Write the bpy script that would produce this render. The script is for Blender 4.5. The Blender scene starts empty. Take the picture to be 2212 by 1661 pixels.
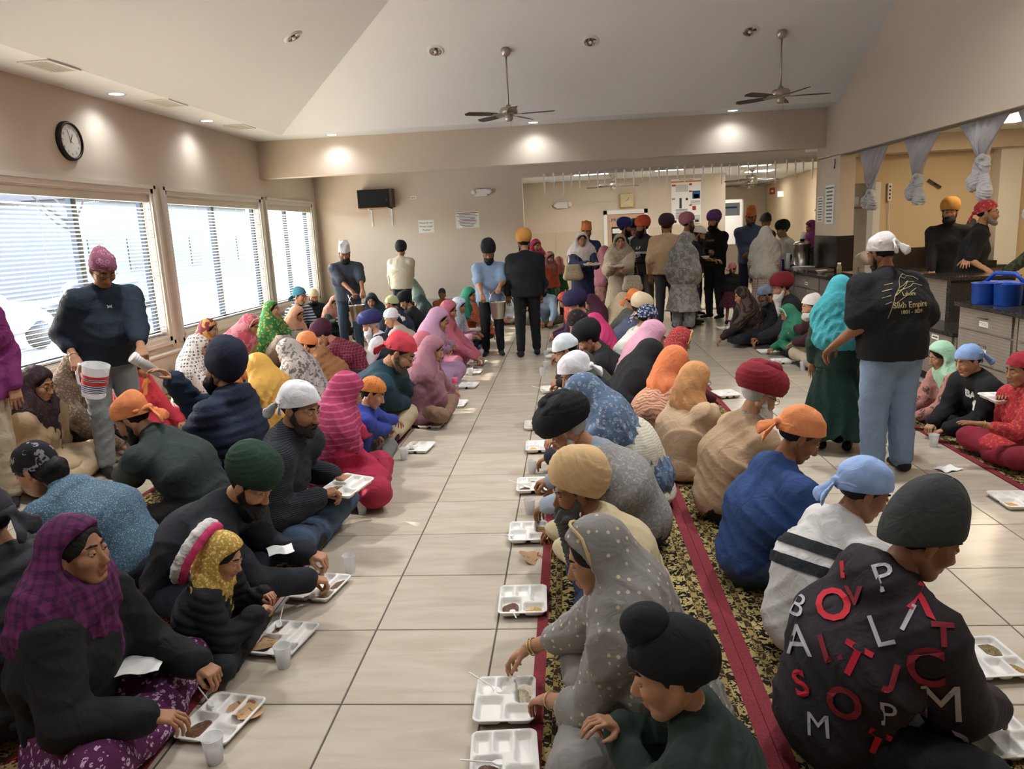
import bpy, bmesh, math, random
import numpy as np
from mathutils import Vector, Matrix, Euler
from mathutils.bvhtree import BVHTree

random.seed(7)
PI = math.pi
SC = bpy.context.scene
COL = SC.collection

# ------------------------------------------------------------------ camera
FPX, PITCH, YAW, ROLL = 1636.34, 0.199595, -0.081209, 0.049325
CAMZ = 1.80776
_cy, _sy, _cp, _sp, _cr, _sr = math.cos(YAW), math.sin(YAW), math.cos(PITCH), math.sin(PITCH), math.cos(ROLL), math.sin(ROLL)
CR = (np.array([[_cr, 0, -_sr], [0, 1, 0], [_sr, 0, _cr]]) @ np.array([[1, 0, 0], [0, _cp, -_sp], [0, _sp, _cp]])
      @ np.array([[_cy, -_sy, 0], [_sy, _cy, 0], [0, 0, 1]]))
cam_d = bpy.data.cameras.new('camera')
cam = bpy.data.objects.new('camera', cam_d)
COL.objects.link(cam)
_rt, _fw, _up = CR
_m = Matrix(((_rt[0], _up[0], -_fw[0], 0), (_rt[1], _up[1], -_fw[1], 0), (_rt[2], _up[2], -_fw[2], CAMZ), (0, 0, 0, 1)))
cam.matrix_world = _m
cam_d.sensor_width = 36.0
cam_d.lens = FPX / 2212 * 36
cam_d.clip_start = 0.05
cam_d.clip_end = 300
SC.camera = cam

def at(u, v, z=None, x=None, y=None):
    """the point of the room that a photograph pixel shows, on a plane of known height, x or y"""
    d = CR.T @ np.array([(u - 1106) / FPX, 1.0, -(v - 830.5) / FPX])
    if z is not None: t = (z - CAMZ) / d[2]
    elif x is not None: t = x / d[0]
    else: t = y / d[1]
    return np.array([0, 0, CAMZ]) + t * d

# ------------------------------------------------------------------ world, sun, exposure
SC.view_settings.view_transform = 'Standard'
SC.view_settings.look = 'None'
SC.view_settings.gamma = 1.0
SC.view_settings.use_curve_mapping = False
SC.view_settings.exposure = 0.74
wd = bpy.data.worlds.new('sky'); SC.world = wd
wd.use_nodes = True
_n = wd.node_tree.nodes; _l = wd.node_tree.links
_bg = _n['Background']
_sk = _n.new('ShaderNodeTexSky'); _sk.sky_type = 'NISHITA'
_sk.sun_disc = False; _sk.sun_elevation = math.radians(30); _sk.sun_rotation = math.radians(-75)
_sk.air_density = 1.0; _sk.dust_density = 1.5
_l.new(_sk.outputs[0], _bg.inputs[0])
_bg.inputs[1].default_value = 2.6
SUN_DIR = Vector((0.80, -0.24, -0.44)).normalized()
sun_d = bpy.data.lights.new('sun', 'SUN'); sun_d.energy = 13; sun_d.angle = 0.012; sun_d.color = (1, .93, .82)
sun = bpy.data.objects.new('sun', sun_d); COL.objects.link(sun)
sun.rotation_euler = SUN_DIR.to_track_quat('-Z', 'Y').to_euler()
SC.cycles.max_bounces = 6
SC.cycles.diffuse_bounces = 3
SC.cycles.glossy_bounces = 2
SC.cycles.transmission_bounces = 4
SC.cycles.transparent_max_bounces = 8
SC.cycles.adaptive_threshold = 0.08
SC.cycles.adaptive_min_samples = 16
SC.cycles.caustics_reflective = False
SC.cycles.caustics_refractive = False
SC.cycles.sample_clamp_indirect = 6.0

# ------------------------------------------------------------------ colours and materials
def lin(c):
    if isinstance(c, str):
        c = c.lstrip('#'); c = [int(c[i:i + 2], 16) / 255 for i in (0, 2, 4)]
        return tuple((x / 12.92 if x <= .04045 else ((x + .055) / 1.055) ** 2.4) for x in c)
    return tuple(c)

_mats = {}
def _new(name):
    m = bpy.data.materials.new(name); m.use_nodes = True
    nt = m.node_tree; b = nt.nodes['Principled BSDF']
    return m, nt, b

def soft(c, k=.16):
    c = lin(c); y = .2126 * c[0] + .7152 * c[1] + .0722 * c[2]; return tuple(a * (1 - k) + y * k + .004 for a in c)
def _rgba(c, k=1.0): c = lin(c); return (min(1, c[0] * k), min(1, c[1] * k), min(1, c[2] * k), 1)

def plain(col, rough=.6, metal=0.0, name='paint', bump=0, bscale=60, spec=.5, alpha=1.0, trans=0.0, emit=0, ior=1.45):
    key = ('plain', col, rough, metal, bump, bscale, spec, alpha, trans, emit)
    if key in _mats: return _mats[key]
    m, nt, b = _new(name)
    b.inputs['Base Color'].default_value = _rgba(col)
    b.inputs['Roughness'].default_value = rough
    b.inputs['Metallic'].default_value = metal
    b.inputs['Specular IOR Level'].default_value = spec
    b.inputs['Alpha'].default_value = alpha
    b.inputs['Transmission Weight'].default_value = trans
    b.inputs['IOR'].default_value = ior
    if emit:
        b.inputs['Emission Color'].default_value = _rgba(col); b.inputs['Emission Strength'].default_value = emit
    if bump:
        tc = nt.nodes.new('ShaderNodeTexCoord'); ns = nt.nodes.new('ShaderNodeTexNoise'); bp = nt.nodes.new('ShaderNodeBump')
        ns.inputs['Scale'].default_value = bscale; ns.inputs['Detail'].default_value = 4
        nt.links.new(tc.outputs['Object'], ns.inputs['Vector']); nt.links.new(ns.outputs['Fac'], bp.inputs['Height'])
        bp.inputs['Strength'].default_value = bump; bp.inputs['Distance'].default_value = .01
        nt.links.new(bp.outputs['Normal'], b.inputs['Normal'])
    _mats[key] = m
    return m

def fab(col, pat='plain', col2=None, scale=1.0, rough=.85, bump=.35, thr=None, name='fabric', col3=None, sheen=.0):
    """cloth: base colour, fine weave, soft creases and an optional printed pattern in the cloth's own coordinates"""
    key = ('fab', col, pat, col2, scale, rough, bump, thr, col3, sheen)
    if key in _mats: return _mats[key]
    m, nt, b = _new(name)
    col = soft(col); col2 = soft(col2) if col2 else None; col3 = soft(col3) if col3 else None
    N, L = nt.nodes, nt.links
    tc = N.new('ShaderNodeTexCoord')
    b.inputs['Roughness'].default_value = rough
    b.inputs['Specular IOR Level'].default_value = .25
    b.inputs['Sheen Weight'].default_value = sheen
    def math_(op, a, bb=None, c=None):
        n = N.new('ShaderNodeMath'); n.operation = op
        for i, v in enumerate((a, bb, c)):
            if v is None: continue
            if isinstance(v, (int, float)): n.inputs[i].default_value = v
            else: L.new(v, n.inputs[i])
        return n.outputs[0]
    def mix(fac, a, bcol):
        n = N.new('ShaderNodeMix'); n.data_type = 'RGBA'
        if isinstance(fac, (int, float)): n.inputs[0].default_value = fac
        else: L.new(fac, n.inputs[0])
        for i, v in ((6, a), (7, bcol)):
            if isinstance(v, tuple): n.inputs[i].default_value = v
            else: L.new(v, n.inputs[i])
        return n.outputs[2]
    def noise(s, d=3, dist=0):
        n = N.new('ShaderNodeTexNoise'); n.inputs['Scale'].default_value = s; n.inputs['Detail'].default_value = d
        n.inputs['Distortion'].default_value = dist
        L.new(tc.outputs['Object'], n.inputs['Vector']); return n.outputs['Fac']
    def vor(s, feature='F1', rnd=1.0):
        n = N.new('ShaderNodeTexVoronoi'); n.feature = feature; n.inputs['Scale'].default_value = s
        n.inputs['Randomness'].default_value = rnd
        L.new(tc.outputs['Object'], n.inputs['Vector']); return n.outputs['Distance']
    def wave(axis, s, dist=0):
        n = N.new('ShaderNodeTexWave'); n.bands_direction = axis; n.inputs['Scale'].default_value = s
        n.inputs['Distortion'].default_value = dist
        L.new(tc.outputs['Object'], n.inputs['Vector']); return n.outputs['Fac']
    big = noise(7, 1, .3)
    base = mix(big, _rgba(col, .86), _rgba(col, 1.12))
    c2 = _rgba(col2) if col2 else None
    c3 = _rgba(col3) if col3 else None
    s = scale
    if pat == 'dots':
        base = mix(math_('LESS_THAN', vor(26 * s, 'F1', .25), thr or .30), base, c2)
    elif pat == 'specks':
        base = mix(math_('GREATER_THAN', noise(60 * s, 2), thr or .56), base, c2)
    elif pat == 'floral':
        f = math_('LESS_THAN', vor(14 * s, 'SMOOTH_F1', 1), thr or .33)
        g = math_('GREATER_THAN', noise(38 * s, 3), .47)
        base = mix(math_('MULTIPLY', f, g), base, c2)
        if c3: base = mix(math_('LESS_THAN', vor(9 * s, 'F1', 1), .22), base, c3)
    elif pat == 'blocks':
        f = math_('LESS_THAN', vor(30 * s, 'F1', .1), .36)
        g = math_('GREATER_THAN', vor(30 * s, 'F1', .1), .16)
        base = mix(math_('MULTIPLY', f, g), base, c2)
    elif pat == 'paisley':
        f = math_('GREATER_THAN', wave('DIAGONAL', 6 * s, 9), .62)
        base = mix(f, base, c2)
        if c3: base = mix(math_('LESS_THAN', vor(10 * s, 'F1', 1), .25), base, c3)
    elif pat == 'stripes':
        base = mix(math_('GREATER_THAN', wave('Z', 7 * s, 0), thr or .6), base, c2)
    elif pat == 'vstripes':
        base = mix(math_('GREATER_THAN', wave('Y', 7 * s, .6), thr or .6), base, c2)
    elif pat == 'plaid':
        f = math_('GREATER_THAN', wave('Z', 3.2 * s, .3), .72)
        g = math_('GREATER_THAN', wave('Y', 3.2 * s, .3), .72)
        k = math_('GREATER_THAN', wave('X', 3.2 * s, .3), .72)
        base = mix(math_('MULTIPLY', math_('ADD', math_('ADD', f, g), k), .4), base, c2)
    elif pat == 'ombre':
        base = mix(math_('GREATER_THAN', noise(9 * s, 2, 1), thr or .5), base, c2)
        if c3: base = mix(math_('LESS_THAN', vor(12 * s, 'F1', 1), .2), base, c3)
    elif pat == 'lines':
        base = mix(math_('GREATER_THAN', wave('Z', 9 * s, 2.0), .86), base, c2)
    elif pat == 'bandana':
        base = mix(math_('LESS_THAN', math_('ABSOLUTE', math_('SUBTRACT', vor(22 * s, 'F1', .8), .33)), .055), base, c2)
    L.new(base, b.inputs['Base Color'])
    # creases + weave
    cr = noise(13, 2, 1.6)
    h = cr
    if pat == 'knit' or pat == 'stripes_knit':
        h = math_('ADD', h, math_('MULTIPLY', wave('Z', 30, 1.5), .5))
    bp = N.new('ShaderNodeBump'); bp.inputs['Strength'].default_value = bump; bp.inputs['Distance'].default_value = .02
    L.new(h, bp.inputs['Height']); L.new(bp.outputs['Normal'], b.inputs['Normal'])
    _mats[key] = m
    return m

# ------------------------------------------------------------------ mesh helpers
def mesh_np(name, V, F, mi=None, mats=(), smooth=True):
    """V (n,3) array; F (m,4) quads or list of (k,3|4) arrays"""
    me = bpy.data.meshes.new(name)
    V = np.asarray(V, dtype=np.float32)
    if isinstance(F, list):
        Fs = [np.asarray(f, dtype=np.int32) for f in F if len(f)]
    else:
        Fs = [np.asarray(F, dtype=np.int32)]
    me.vertices.add(len(V)); me.vertices.foreach_set('co', V.ravel())
    loops = np.concatenate([f.ravel() for f in Fs]) if Fs else np.zeros(0, np.int32)
    tot = np.concatenate([np.full(len(f), f.shape[1], np.int32) for f in Fs]) if Fs else np.zeros(0, np.int32)
    start = np.concatenate([[0], np.cumsum(tot)[:-1]]).astype(np.int32)
    me.loops.add(len(loops)); me.loops.foreach_set('vertex_index', loops)
    me.polygons.add(len(tot)); me.polygons.foreach_set('loop_start', start)
    for m in mats: me.materials.append(m)
    if mi is not None: me.polygons.foreach_set('material_index', np.asarray(mi, np.int32))
    me.polygons.foreach_set('use_smooth', np.full(len(tot), smooth))
    me.update(calc_edges=True)
    return me

def link(name, me, parent=None, loc=None, rot=None):
    o = bpy.data.objects.new(name, me); COL.objects.link(o)
    if parent is not None: o.parent = parent
    if loc is not None: o.location = tuple(float(a) for a in loc)
    if rot is not None: o.rotation_euler = rot
    return o

def empty(name, loc=(0, 0, 0), rz=0, parent=None):
    o = link(name, None, parent, loc, (0, 0, rz)); o.empty_display_size = .1
    return o

def tag(o, label, cat, group=None, kind=None):
    o['label'] = label; o['category'] = cat
    if group: o['group'] = group
    if kind: o['kind'] = kind
    return o

def struct(o): o['kind'] = 'structure'; return o

class MB:
    """collects simple shapes into one mesh"""
    def __init__(s): s.v = []; s.f = []; s.m = []; s.cur = 0
    def add(s, vs, fs):
        k = len(s.v); s.v += [tuple(map(float, v)) for v in vs]; s.f += [tuple(i + k for i in f) for f in fs]; s.m += [s.cur] * len(fs)
        return s
    def box(s, x0, x1, y0, y1, z0, z1, mtx=None):
        vs = [(x, y, z) for z in (z0, z1) for y in (y0, y1) for x in (x0, x1)]
        if mtx is not None: vs = [tuple(mtx @ Vector(v)) for v in vs]
        return s.add(vs, [(0, 2, 3, 1), (4, 5, 7, 6), (0, 1, 5, 4), (2, 6, 7, 3), (0, 4, 6, 2), (1, 3, 7, 5)])
    def poly(s, pts): return s.add(pts, [tuple(range(len(pts)))])
    def lathe(s, prof, c=(0, 0, 0), n=24, mtx=None, close=False):
        vs = []; m = len(prof)
        for i in range(n):
            a = 2 * PI * i / n
            for r, z in prof:
                v = Vector((r * math.cos(a), r * math.sin(a), z))
                if mtx is not None: v = mtx @ v
                vs.append((v[0] + c[0], v[1] + c[1], v[2] + c[2]))
        fs = []
        for i in range(n):
            j = (i + 1) % n
            for k in range(m - 1):
                fs.append((i * m + k, j * m + k, j * m + k + 1, i * m + k + 1))
        if close: fs.append(tuple(i * m for i in range(n))[::-1]); fs.append(tuple(i * m + m - 1 for i in range(n)))
        return s.add(vs, fs)
    def tube(s, pts, r, n=8, r1=None, caps=True):
        P = [Vector(p) for p in pts]; k = len(P); vs = []
        R = [r + ((r1 if r1 is not None else r) - r) * i / max(1, k - 1) for i in range(k)] if not isinstance(r, (list, tuple)) else r
        up = Vector((0, 0, 1))
        for i, p in enumerate(P):
            t = (P[min(i + 1, k - 1)] - P[max(i - 1, 0)]).normalized()
            a = t.cross(up)
            if a.length < 1e-3: a = t.cross(Vector((0, 1, 0)))
            a.normalize(); b = t.cross(a).normalized()
            for j in range(n):
                q = 2 * PI * j / n
                vs.append(tuple(p + (a * math.cos(q) + b * math.sin(q)) * R[i]))
        fs = [(i * n + j, i * n + (j + 1) % n, (i + 1) * n + (j + 1) % n, (i + 1) * n + j) for i in range(k - 1) for j in range(n)]
        if caps: fs += [tuple(range(n))[::-1], tuple(range((k - 1) * n, k * n))]
        return s.add(vs, fs)
    def mesh(s, name, *mats, smooth=False):
        me = bpy.data.meshes.new(name); me.from_pydata(s.v, [], s.f)
        for m in mats: me.materials.append(m)
        if len(mats) > 1: me.polygons.foreach_set('material_index', np.array(s.m, np.int32))
        if smooth: me.polygons.foreach_set('use_smooth', np.full(len(s.f), True))
        me.update(); return me
    def obj(s, name, mat, parent=None, smooth=False, loc=None, rot=None):
        mats = mat if isinstance(mat, (list, tuple)) else [mat]
        return link(name, s.mesh(name, *mats, smooth=smooth), parent, loc, rot)

def part(name, mat, parent, *boxes, loc=None):
    m = MB()
    for b in boxes: m.box(*b)
    return m.obj(name, mat, parent, loc=loc)

_txt = {}
def text_mesh(body, size=1.0, align='CENTER', bold=0.0, shear=0.0):
    """flat lettering as triangles in the xy plane"""
    key = (body, size, align, bold, shear)
    if key in _txt: return _txt[key]
    cu = bpy.data.curves.new('lettering', 'FONT'); cu.body = body; cu.size = size; cu.align_x = align; cu.align_y = 'CENTER'
    cu.offset = bold; cu.shear = shear; cu.resolution_u = 3
    o = bpy.data.objects.new('lettering', cu); COL.objects.link(o)
    bpy.context.view_layer.update()
    me = o.to_mesh()
    V = np.array([v.co[:] for v in me.vertices]).reshape(-1, 3)
    F = np.array([tuple(p.vertices) for p in me.polygons if len(p.vertices) == 3]).reshape(-1, 3)
    if len(me.polygons) and len(F) < len(me.polygons):
        me.calc_loop_triangles(); F = np.array([tuple(t.vertices) for t in me.loop_triangles])
    o.to_mesh_clear(); bpy.data.objects.remove(o); bpy.data.curves.remove(cu)
    _txt[key] = (V, F); return V, F

def lettering(body, size, mat, parent, origin, ux, uy, name='lettering', align='CENTER', bold=0.0):
    """lettering printed on a flat face: origin point, direction of reading, direction of up"""
    V, F = text_mesh(body, size, align, bold)
    o = np.array(origin, float); P = o + V[:, :1] * np.array(ux, float) + V[:, 1:2] * np.array(uy, float)
    return link(name, mesh_np(name, P, [F], mats=[mat], smooth=False), parent)
# ------------------------------------------------------------------ the room
XL, XR, YB, YBEAM = -5.3, 4.28, 16.15, 13.3
ZS = 3.53
M_wall = plain('#d6c7b5', .75, name='wall paint', bump=.05, bscale=90)
M_warm = plain('#ddc8a6', .75, name='warm wall paint', bump=.05, bscale=90)
M_ceil = plain('#eff2f4', .85, name='ceiling paint', bump=.04, bscale=120)
M_trim = plain('#e0d9ce', .5, name='trim paint')
M_white = plain('#ecebe6', .5, name='white paint')
M_black = plain('#141414', .5, name='black plastic')
M_steel = plain('#b9b4aa', .28, 1.0, name='brushed steel')
M_nickel = plain('#b5aea2', .38, .8, name='brushed nickel')
M_paper = plain('#f1f1ec', .7, name='paper')
M_ink = plain('#26282b', .8, name='ink')
M_granite = fab('#24211f', 'specks', '#57504a', 3.0, rough=.12, bump=0, name='dark granite')

def tile_mat():
    m, nt, b = _new('porcelain tile'); N, L = nt.nodes, nt.links
    tc = N.new('ShaderNodeTexCoord'); oi = N.new('ShaderNodeObjectInfo')
    mp = N.new('ShaderNodeMapping'); mp.inputs['Scale'].default_value = (1.2, 5.5, 1)
    ad = N.new('ShaderNodeVectorMath'); ad.operation = 'ADD'
    sc = N.new('ShaderNodeMath'); sc.operation = 'MULTIPLY'; sc.inputs[1].default_value = 37
    L.new(oi.outputs['Random'], sc.inputs[0]); L.new(tc.outputs['Object'], ad.inputs[0]); L.new(sc.outputs[0], ad.inputs[1])
    L.new(ad.outputs[0], mp.inputs[0])
    n1 = N.new('ShaderNodeTexNoise'); n1.inputs['Scale'].default_value = 2.2; n1.inputs['Detail'].default_value = 6; n1.inputs['Distortion'].default_value = .8
    L.new(mp.outputs[0], n1.inputs[0])
    cr = N.new('ShaderNodeValToRGB'); L.new(n1.outputs['Fac'], cr.inputs[0])
    e = cr.color_ramp.elements
    e[0].position = .30; e[0].color = _rgba('#bdb19d'); e[1].position = .62; e[1].color = _rgba('#cbc0ae')
    mx = N.new('ShaderNodeMix'); mx.data_type = 'RGBA'; mx.blend_type = 'MULTIPLY'; mx.inputs[0].default_value = .10
    L.new(cr.outputs[0], mx.inputs[6]); L.new(oi.outputs['Random'], mx.inputs[7])
    L.new(mx.outputs[2], b.inputs['Base Color'])
    b.inputs['Roughness'].default_value = .22; b.inputs['Specular IOR Level'].default_value = .45
    return m

# floor: grout bed with single tiles laid on it
TS, TX0, TY0 = 0.57, -0.95862, 2.63724
floor = struct(part('floor', plain('#57524b', .9, name='grout'), None, (-6, 9.5, -3.2, 30, -.08, -.004)))
g = .0035
tm = MB(); c = .0025; h = TS / 2 - g
tm.add([(-h, -h, -.004), (h, -h, -.004), (h, h, -.004), (-h, h, -.004), (-h, -h, -c), (h, -h, -c), (h, h, -c), (-h, h, -c),
        (-h + c, -h + c, 0), (h - c, -h + c, 0), (h - c, h - c, 0), (-h + c, h - c, 0)],
       [(8, 9, 10, 11), (4, 5, 9, 8), (5, 6, 10, 9), (6, 7, 11, 10), (7, 4, 8, 11), (0, 1, 5, 4), (1, 2, 6, 5), (2, 3, 7, 6), (3, 0, 4, 7)])
M_tile = tile_mat()
tile_me = tm.mesh('tile', M_tile)
cells = []
for i in range(-9, 16):
    for j in range(-10, 43):
        x, y = TX0 + (i + .5) * TS, TY0 + (j + .5) * TS
        if not (XL - .1 < x < 9 and -3 < y < 27): continue
        dq = x * x + y * y
        w = -dq
        if y < 1.6 or abs(x - .55) > .2 + .62 * y + .3: w -= 500        # outside the view
        cells.append((w, x, y))
cells.sort(reverse=True)
for k, (w, x, y) in enumerate(cells[:300]): link('tile', tile_me, floor, (x, y, 0))
rest = MB()
for w, x, y in cells[300:]:
    rest.add([(x - h, y - h, 0), (x + h, y - h, 0), (x + h, y + h, 0), (x - h, y + h, 0)], [(0, 1, 2, 3)])
ro = rest.obj('tile_field', M_tile, floor); ro['kind'] = 'stuff'

# left wall with three windows
WIN = [(5.3, 9.69), (9.88, 13.18), (13.32, 15.88)]
WZ0, WZ1 = .66, 2.50
wl = MB(); th = .18
wl.box(XL - th, XL, -3, YB + .2, -.02, WZ0); wl.box(XL - th, XL, -3, YB + .2, WZ1, 3.75)
ys = [-3] + [v for w in WIN for v in (w[0] + .09, w[1] - .09)] + [YB + .2]
for a, b in zip(ys[::2], ys[1::2]): wl.box(XL - th, XL, a, b, WZ0, WZ1)
wall_left = struct(wl.obj('wall_left', M_wall))
struct(part('trim_1', M_trim, None, (XL - .01, XL + .13, -3, YB, 0, .46), (XL - .01, XL + .15, -3, YB, .46, .485)))

def glass_mat():
    m = bpy.data.materials.new('window glass'); m.use_nodes = True; nt = m.node_tree; nt.nodes.clear()
    o = nt.nodes.new('ShaderNodeOutputMaterial'); t = nt.nodes.new('ShaderNodeBsdfTransparent'); gl = nt.nodes.new('ShaderNodeBsdfGlossy')
    mx = nt.nodes.new('ShaderNodeMixShader'); fr = nt.nodes.new('ShaderNodeFresnel'); gl.inputs['Roughness'].default_value = .02
    fr.inputs[0].default_value = 1.35
    nt.links.new(fr.outputs[0], mx.inputs[0]); nt.links.new(t.outputs[0], mx.inputs[1]); nt.links.new(gl.outputs[0], mx.inputs[2])
    nt.links.new(mx.outputs[0], o.inputs[0]); return m
M_glass = glass_mat()

def slat_mat():
    m, nt, b = _new('blind slat'); N, L = nt.nodes, nt.links
    b.inputs['Base Color'].default_value = _rgba('#ddd5c2'); b.inputs['Roughness'].default_value = .45
    tr = N.new('ShaderNodeBsdfTranslucent'); tr.inputs[0].default_value = _rgba('#efe6cc')
    mx = N.new('ShaderNodeMixShader'); mx.inputs[0].default_value = .06
    out = N['Material Output']
    L.new(b.outputs[0], mx.inputs[1]); L.new(tr.outputs[0], mx.inputs[2]); L.new(mx.outputs[0], out.inputs[0]); return m
M_slat = slat_mat()
M_alu = plain('#3a3f45', .5, .6, name='window frame')
for wi, (a, b) in enumerate(WIN):
    a0, b0 = a + .09, b - .09
    w = MB()                                  # moulded casing on the wall, two steps
    for d0, d1, p in ((0, .045, .045), (.045, .10, .025)):
        w.box(XL, XL + p, a + d0 - .01, a + d1, WZ0 - .1 + d0, WZ1 + .1 - d0); w.box(XL, XL + p, b - d1, b - d0 + .01, WZ0 - .1 + d0, WZ1 + .1 - d0)
        w.box(XL, XL + p, a + d0, b - d0, WZ1 + .1 - d1, WZ1 + .1 - d0); w.box(XL, XL + p, a + d0, b - d0, WZ0 - .1 + d0, WZ0 - .1 + d1)
    wo = struct(w.obj('window_%d' % (wi + 1), M_trim))
    rv = MB()
    rv.box(XL - th, XL, a0, a0 + .02, WZ0, WZ1); rv.box(XL - th, XL, b0 - .02, b0, WZ0, WZ1)
    rv.box(XL - th, XL, a0, b0, WZ1 - .02, WZ1); rv.box(XL - th, XL + .01, a0, b0, WZ0, WZ0 + .02)
    rv.obj('reveal', M_trim, wo)
    n = 3 if wi == 0 else 2
    fr = MB(); px = XL - .13
    for k in range(n + 1):
        y = a0 + .02 + (b0 - a0 - .04) * k / n
        fr.box(px - .03, px + .03, y - .045, y + .045, WZ0 + .02, WZ1 - .02)
    fr.box(px - .03, px + .03, a0, b0, WZ0 + .02, WZ0 + .08); fr.box(px - .03, px + .03, a0, b0, WZ1 - .08, WZ1 - .02)
    fr.obj('window_frame', M_alu, wo)
    for k in range(n):
        y0 = a0 + .065 + (b0 - a0 - .04) * k / n; y1 = a0 - .025 + (b0 - a0 - .04) * (k + 1) / n
        MB().poly([(px, y0, WZ0 + .08), (px, y1, WZ0 + .08), (px, y1, WZ1 - .08), (px, y0, WZ1 - .08)]).obj('pane', M_glass, wo)
    # venetian blind
    bl = empty('window_blind', (XL - .05, (a0 + b0) / 2, 0))
    tag(bl, ['white venetian blind on the widest window behind the man with the pitcher', 'white venetian blind on the middle window above the lime green kurta',
             'white venetian blind on the window next to the back wall corner'][wi], 'blind', 'venetian blinds')
    W = (b0 - a0) / 2 - .03
    part('headrail', M_slat, bl, (-.035, .035, -W, W, WZ1 - .11, WZ1 - .02))
    part('bottom_rail', M_slat, bl, (-.026, .026, -W, W, WZ0 + .045, WZ0 + .065))
    sl = MB(); prof = [(-.025, -.003), (-.012, .0015), (0, .003), (.012, .0015), (.025, -.003)]
    tl = math.radians(14)
    vs = []
    for yy in (-W, W):
        for (px_, pz_) in prof: vs.append((px_ * math.cos(tl) - pz_ * math.sin(tl), yy, px_ * math.sin(tl) + pz_ * math.cos(tl)))
    sl.add(vs, [(k, k + 1, k + 6, k + 5) for k in range(4)])
    slm = sl.mesh('slat', M_slat, smooth=True)
    z = WZ0 + .10; ns = int((WZ1 - .13 - z) / .0445)
    for k in range(ns): link('slat', slm, bl, (0, random.uniform(-.003, .003), z + k * .0445))
    for k in range(5):
        y = -W + .15 + (2 * W - .3) * k / 4
        part('ladder_cord', M_slat, bl, (.026, .0275, y - .0015, y + .0015, WZ0 + .06, WZ1 - .1))
    cd = MB(); cd.tube([(.035, W - .1, WZ1 - .1), (.037, W - .1, 1.45)], .0025, 5); cd.lathe([(.002, .02), (.008, -.02)], (.037, W - .1, 1.44), 8, close=True)
    cd.obj('pull_cord', plain('#a89878', .6, name='cord'), bl)

# back wall, opening header, deep room
bw = MB(); bw.box(XL - .2, -.9, YB, YB + .2, -.02, 3.3); bw.box(-.9, 6.2, YB, YB + .2, 2.88, 3.3)
wall_back = struct(bw.obj('wall_back', M_wall))
struct(part('trim_2', M_trim, None, (XL, -.95, YB - .12, YB, 0, .46), (XL, -.95, YB - .14, YB, .46, .485)))
struct(part('wall_beam', M_wall, None, (XL, XR, YBEAM, YBEAM + .28, 2.91, ZS)))
struct(part('ceiling_back', M_ceil, None, (XL, 6.3, YBEAM + .28, YB + .1, 3.12, 3.2)))
struct(part('ceiling_deep', M_ceil, None, (-1.2, 8, YB + .2, 27.2, 2.98, 3.06)))
struct(part('wall_deep', M_wall, None, (-1.3, 1.0, 20, 20.2, 0, 3), (1.99, 4.0, 20, 20.2, 0, 3), (1.0, 1.99, 20, 20.2, 2.14, 3)))
struct(part('wall_deep_side', M_wall, None, (-1.35, -1.15, YB + .2, 20.1, 0, 3)))
struct(part('wall_corridor', M_wall, None, (3.85, 4.0, 20.2, 27, 0, 3)))
struct(part('wall_corridor_end', M_wall, None, (4.0, 8, 27, 27.2, 0, 1.0), (4.0, 4.9, 27, 27.2, 1, 3), (6.0, 8, 27, 27.2, 1, 3), (4.9, 6, 27, 27.2, 2.5, 3)))
# the warm side wall of the passage to the right
ws = MB(); p0, p1 = (5.75, 13.8), (6.75, 27.1)
ws.add([(p0[0], p0[1], 0), (p1[0], p1[1], 0), (p1[0], p1[1], 3.1), (p0[0], p0[1], 3.1)], [(0, 1, 2, 3)])
ws.add([(p0[0] + .15, p0[1], 0), (p1[0] + .15, p1[1], 0), (p1[0] + .15, p1[1], 3.1), (p0[0] + .15, p0[1], 3.1)], [(3, 2, 1, 0)])
struct(ws.obj('wall_passage', M_warm))
struct(part('floor_strip', plain('#4a3b33', .6, name='dark threshold'), None, (-.9, 5.6, 16.1, 16.4, 0, .006)))
# tiled wainscot of the deep wall: two courses of stone panels
wsc = plain('#cdbfa8', .4, name='stone panel', bump=.1, bscale=14)
wd_ = bpy.data.objects['wall_deep']
for k in range(6):
    x0 = -1.15 + k * .84
    for zz in (0, .86):
        if x0 + .84 < 1.0 or x0 > 1.99 or True:
            xa, xb = x0 + .004, min(x0 + .836, 3.99)
            if xa < 1.99 and xb > 1.0:
                if xa < 1.0: xb = .93
                else: xa = 2.06
                if xb - xa < .1: continue
            part('panel', wsc, wd_, (xa, xb, 19.985, 20, zz + .004, zz + .856))

# right wall with the kitchen opening, column
rw = MB(); rw.box(XR, XR + .22, -3, 13.75, 2.73, 6.2); rw.box(XR, XR + .22, -3, 4.2, 0, 2.73)
wall_right = struct(rw.obj('wall_right', M_wall))
col_o = struct(part('wall_column', M_wall, None, (XR, XR + .24, 12.62, 13.75, 0, 2.74)))
for y0, y1 in ((12.6, 12.62),): part('tile', plain('#2c2624', .25, name='dark wall tile'), col_o, (XR - .01, XR + .25, y0, y1, .92, 1.48))
for k in range(2): part('tile', plain('#2c2624', .25, name='dark wall tile'), col_o, (XR - .012, XR, 12.62 + k * .565, 13.18 + k * .565, .92, 1.48))
struct(part('wall_rear', M_wall, None, (XL - .2, XR + .2, -3.2, -3, 0, 6.2)))

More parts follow.
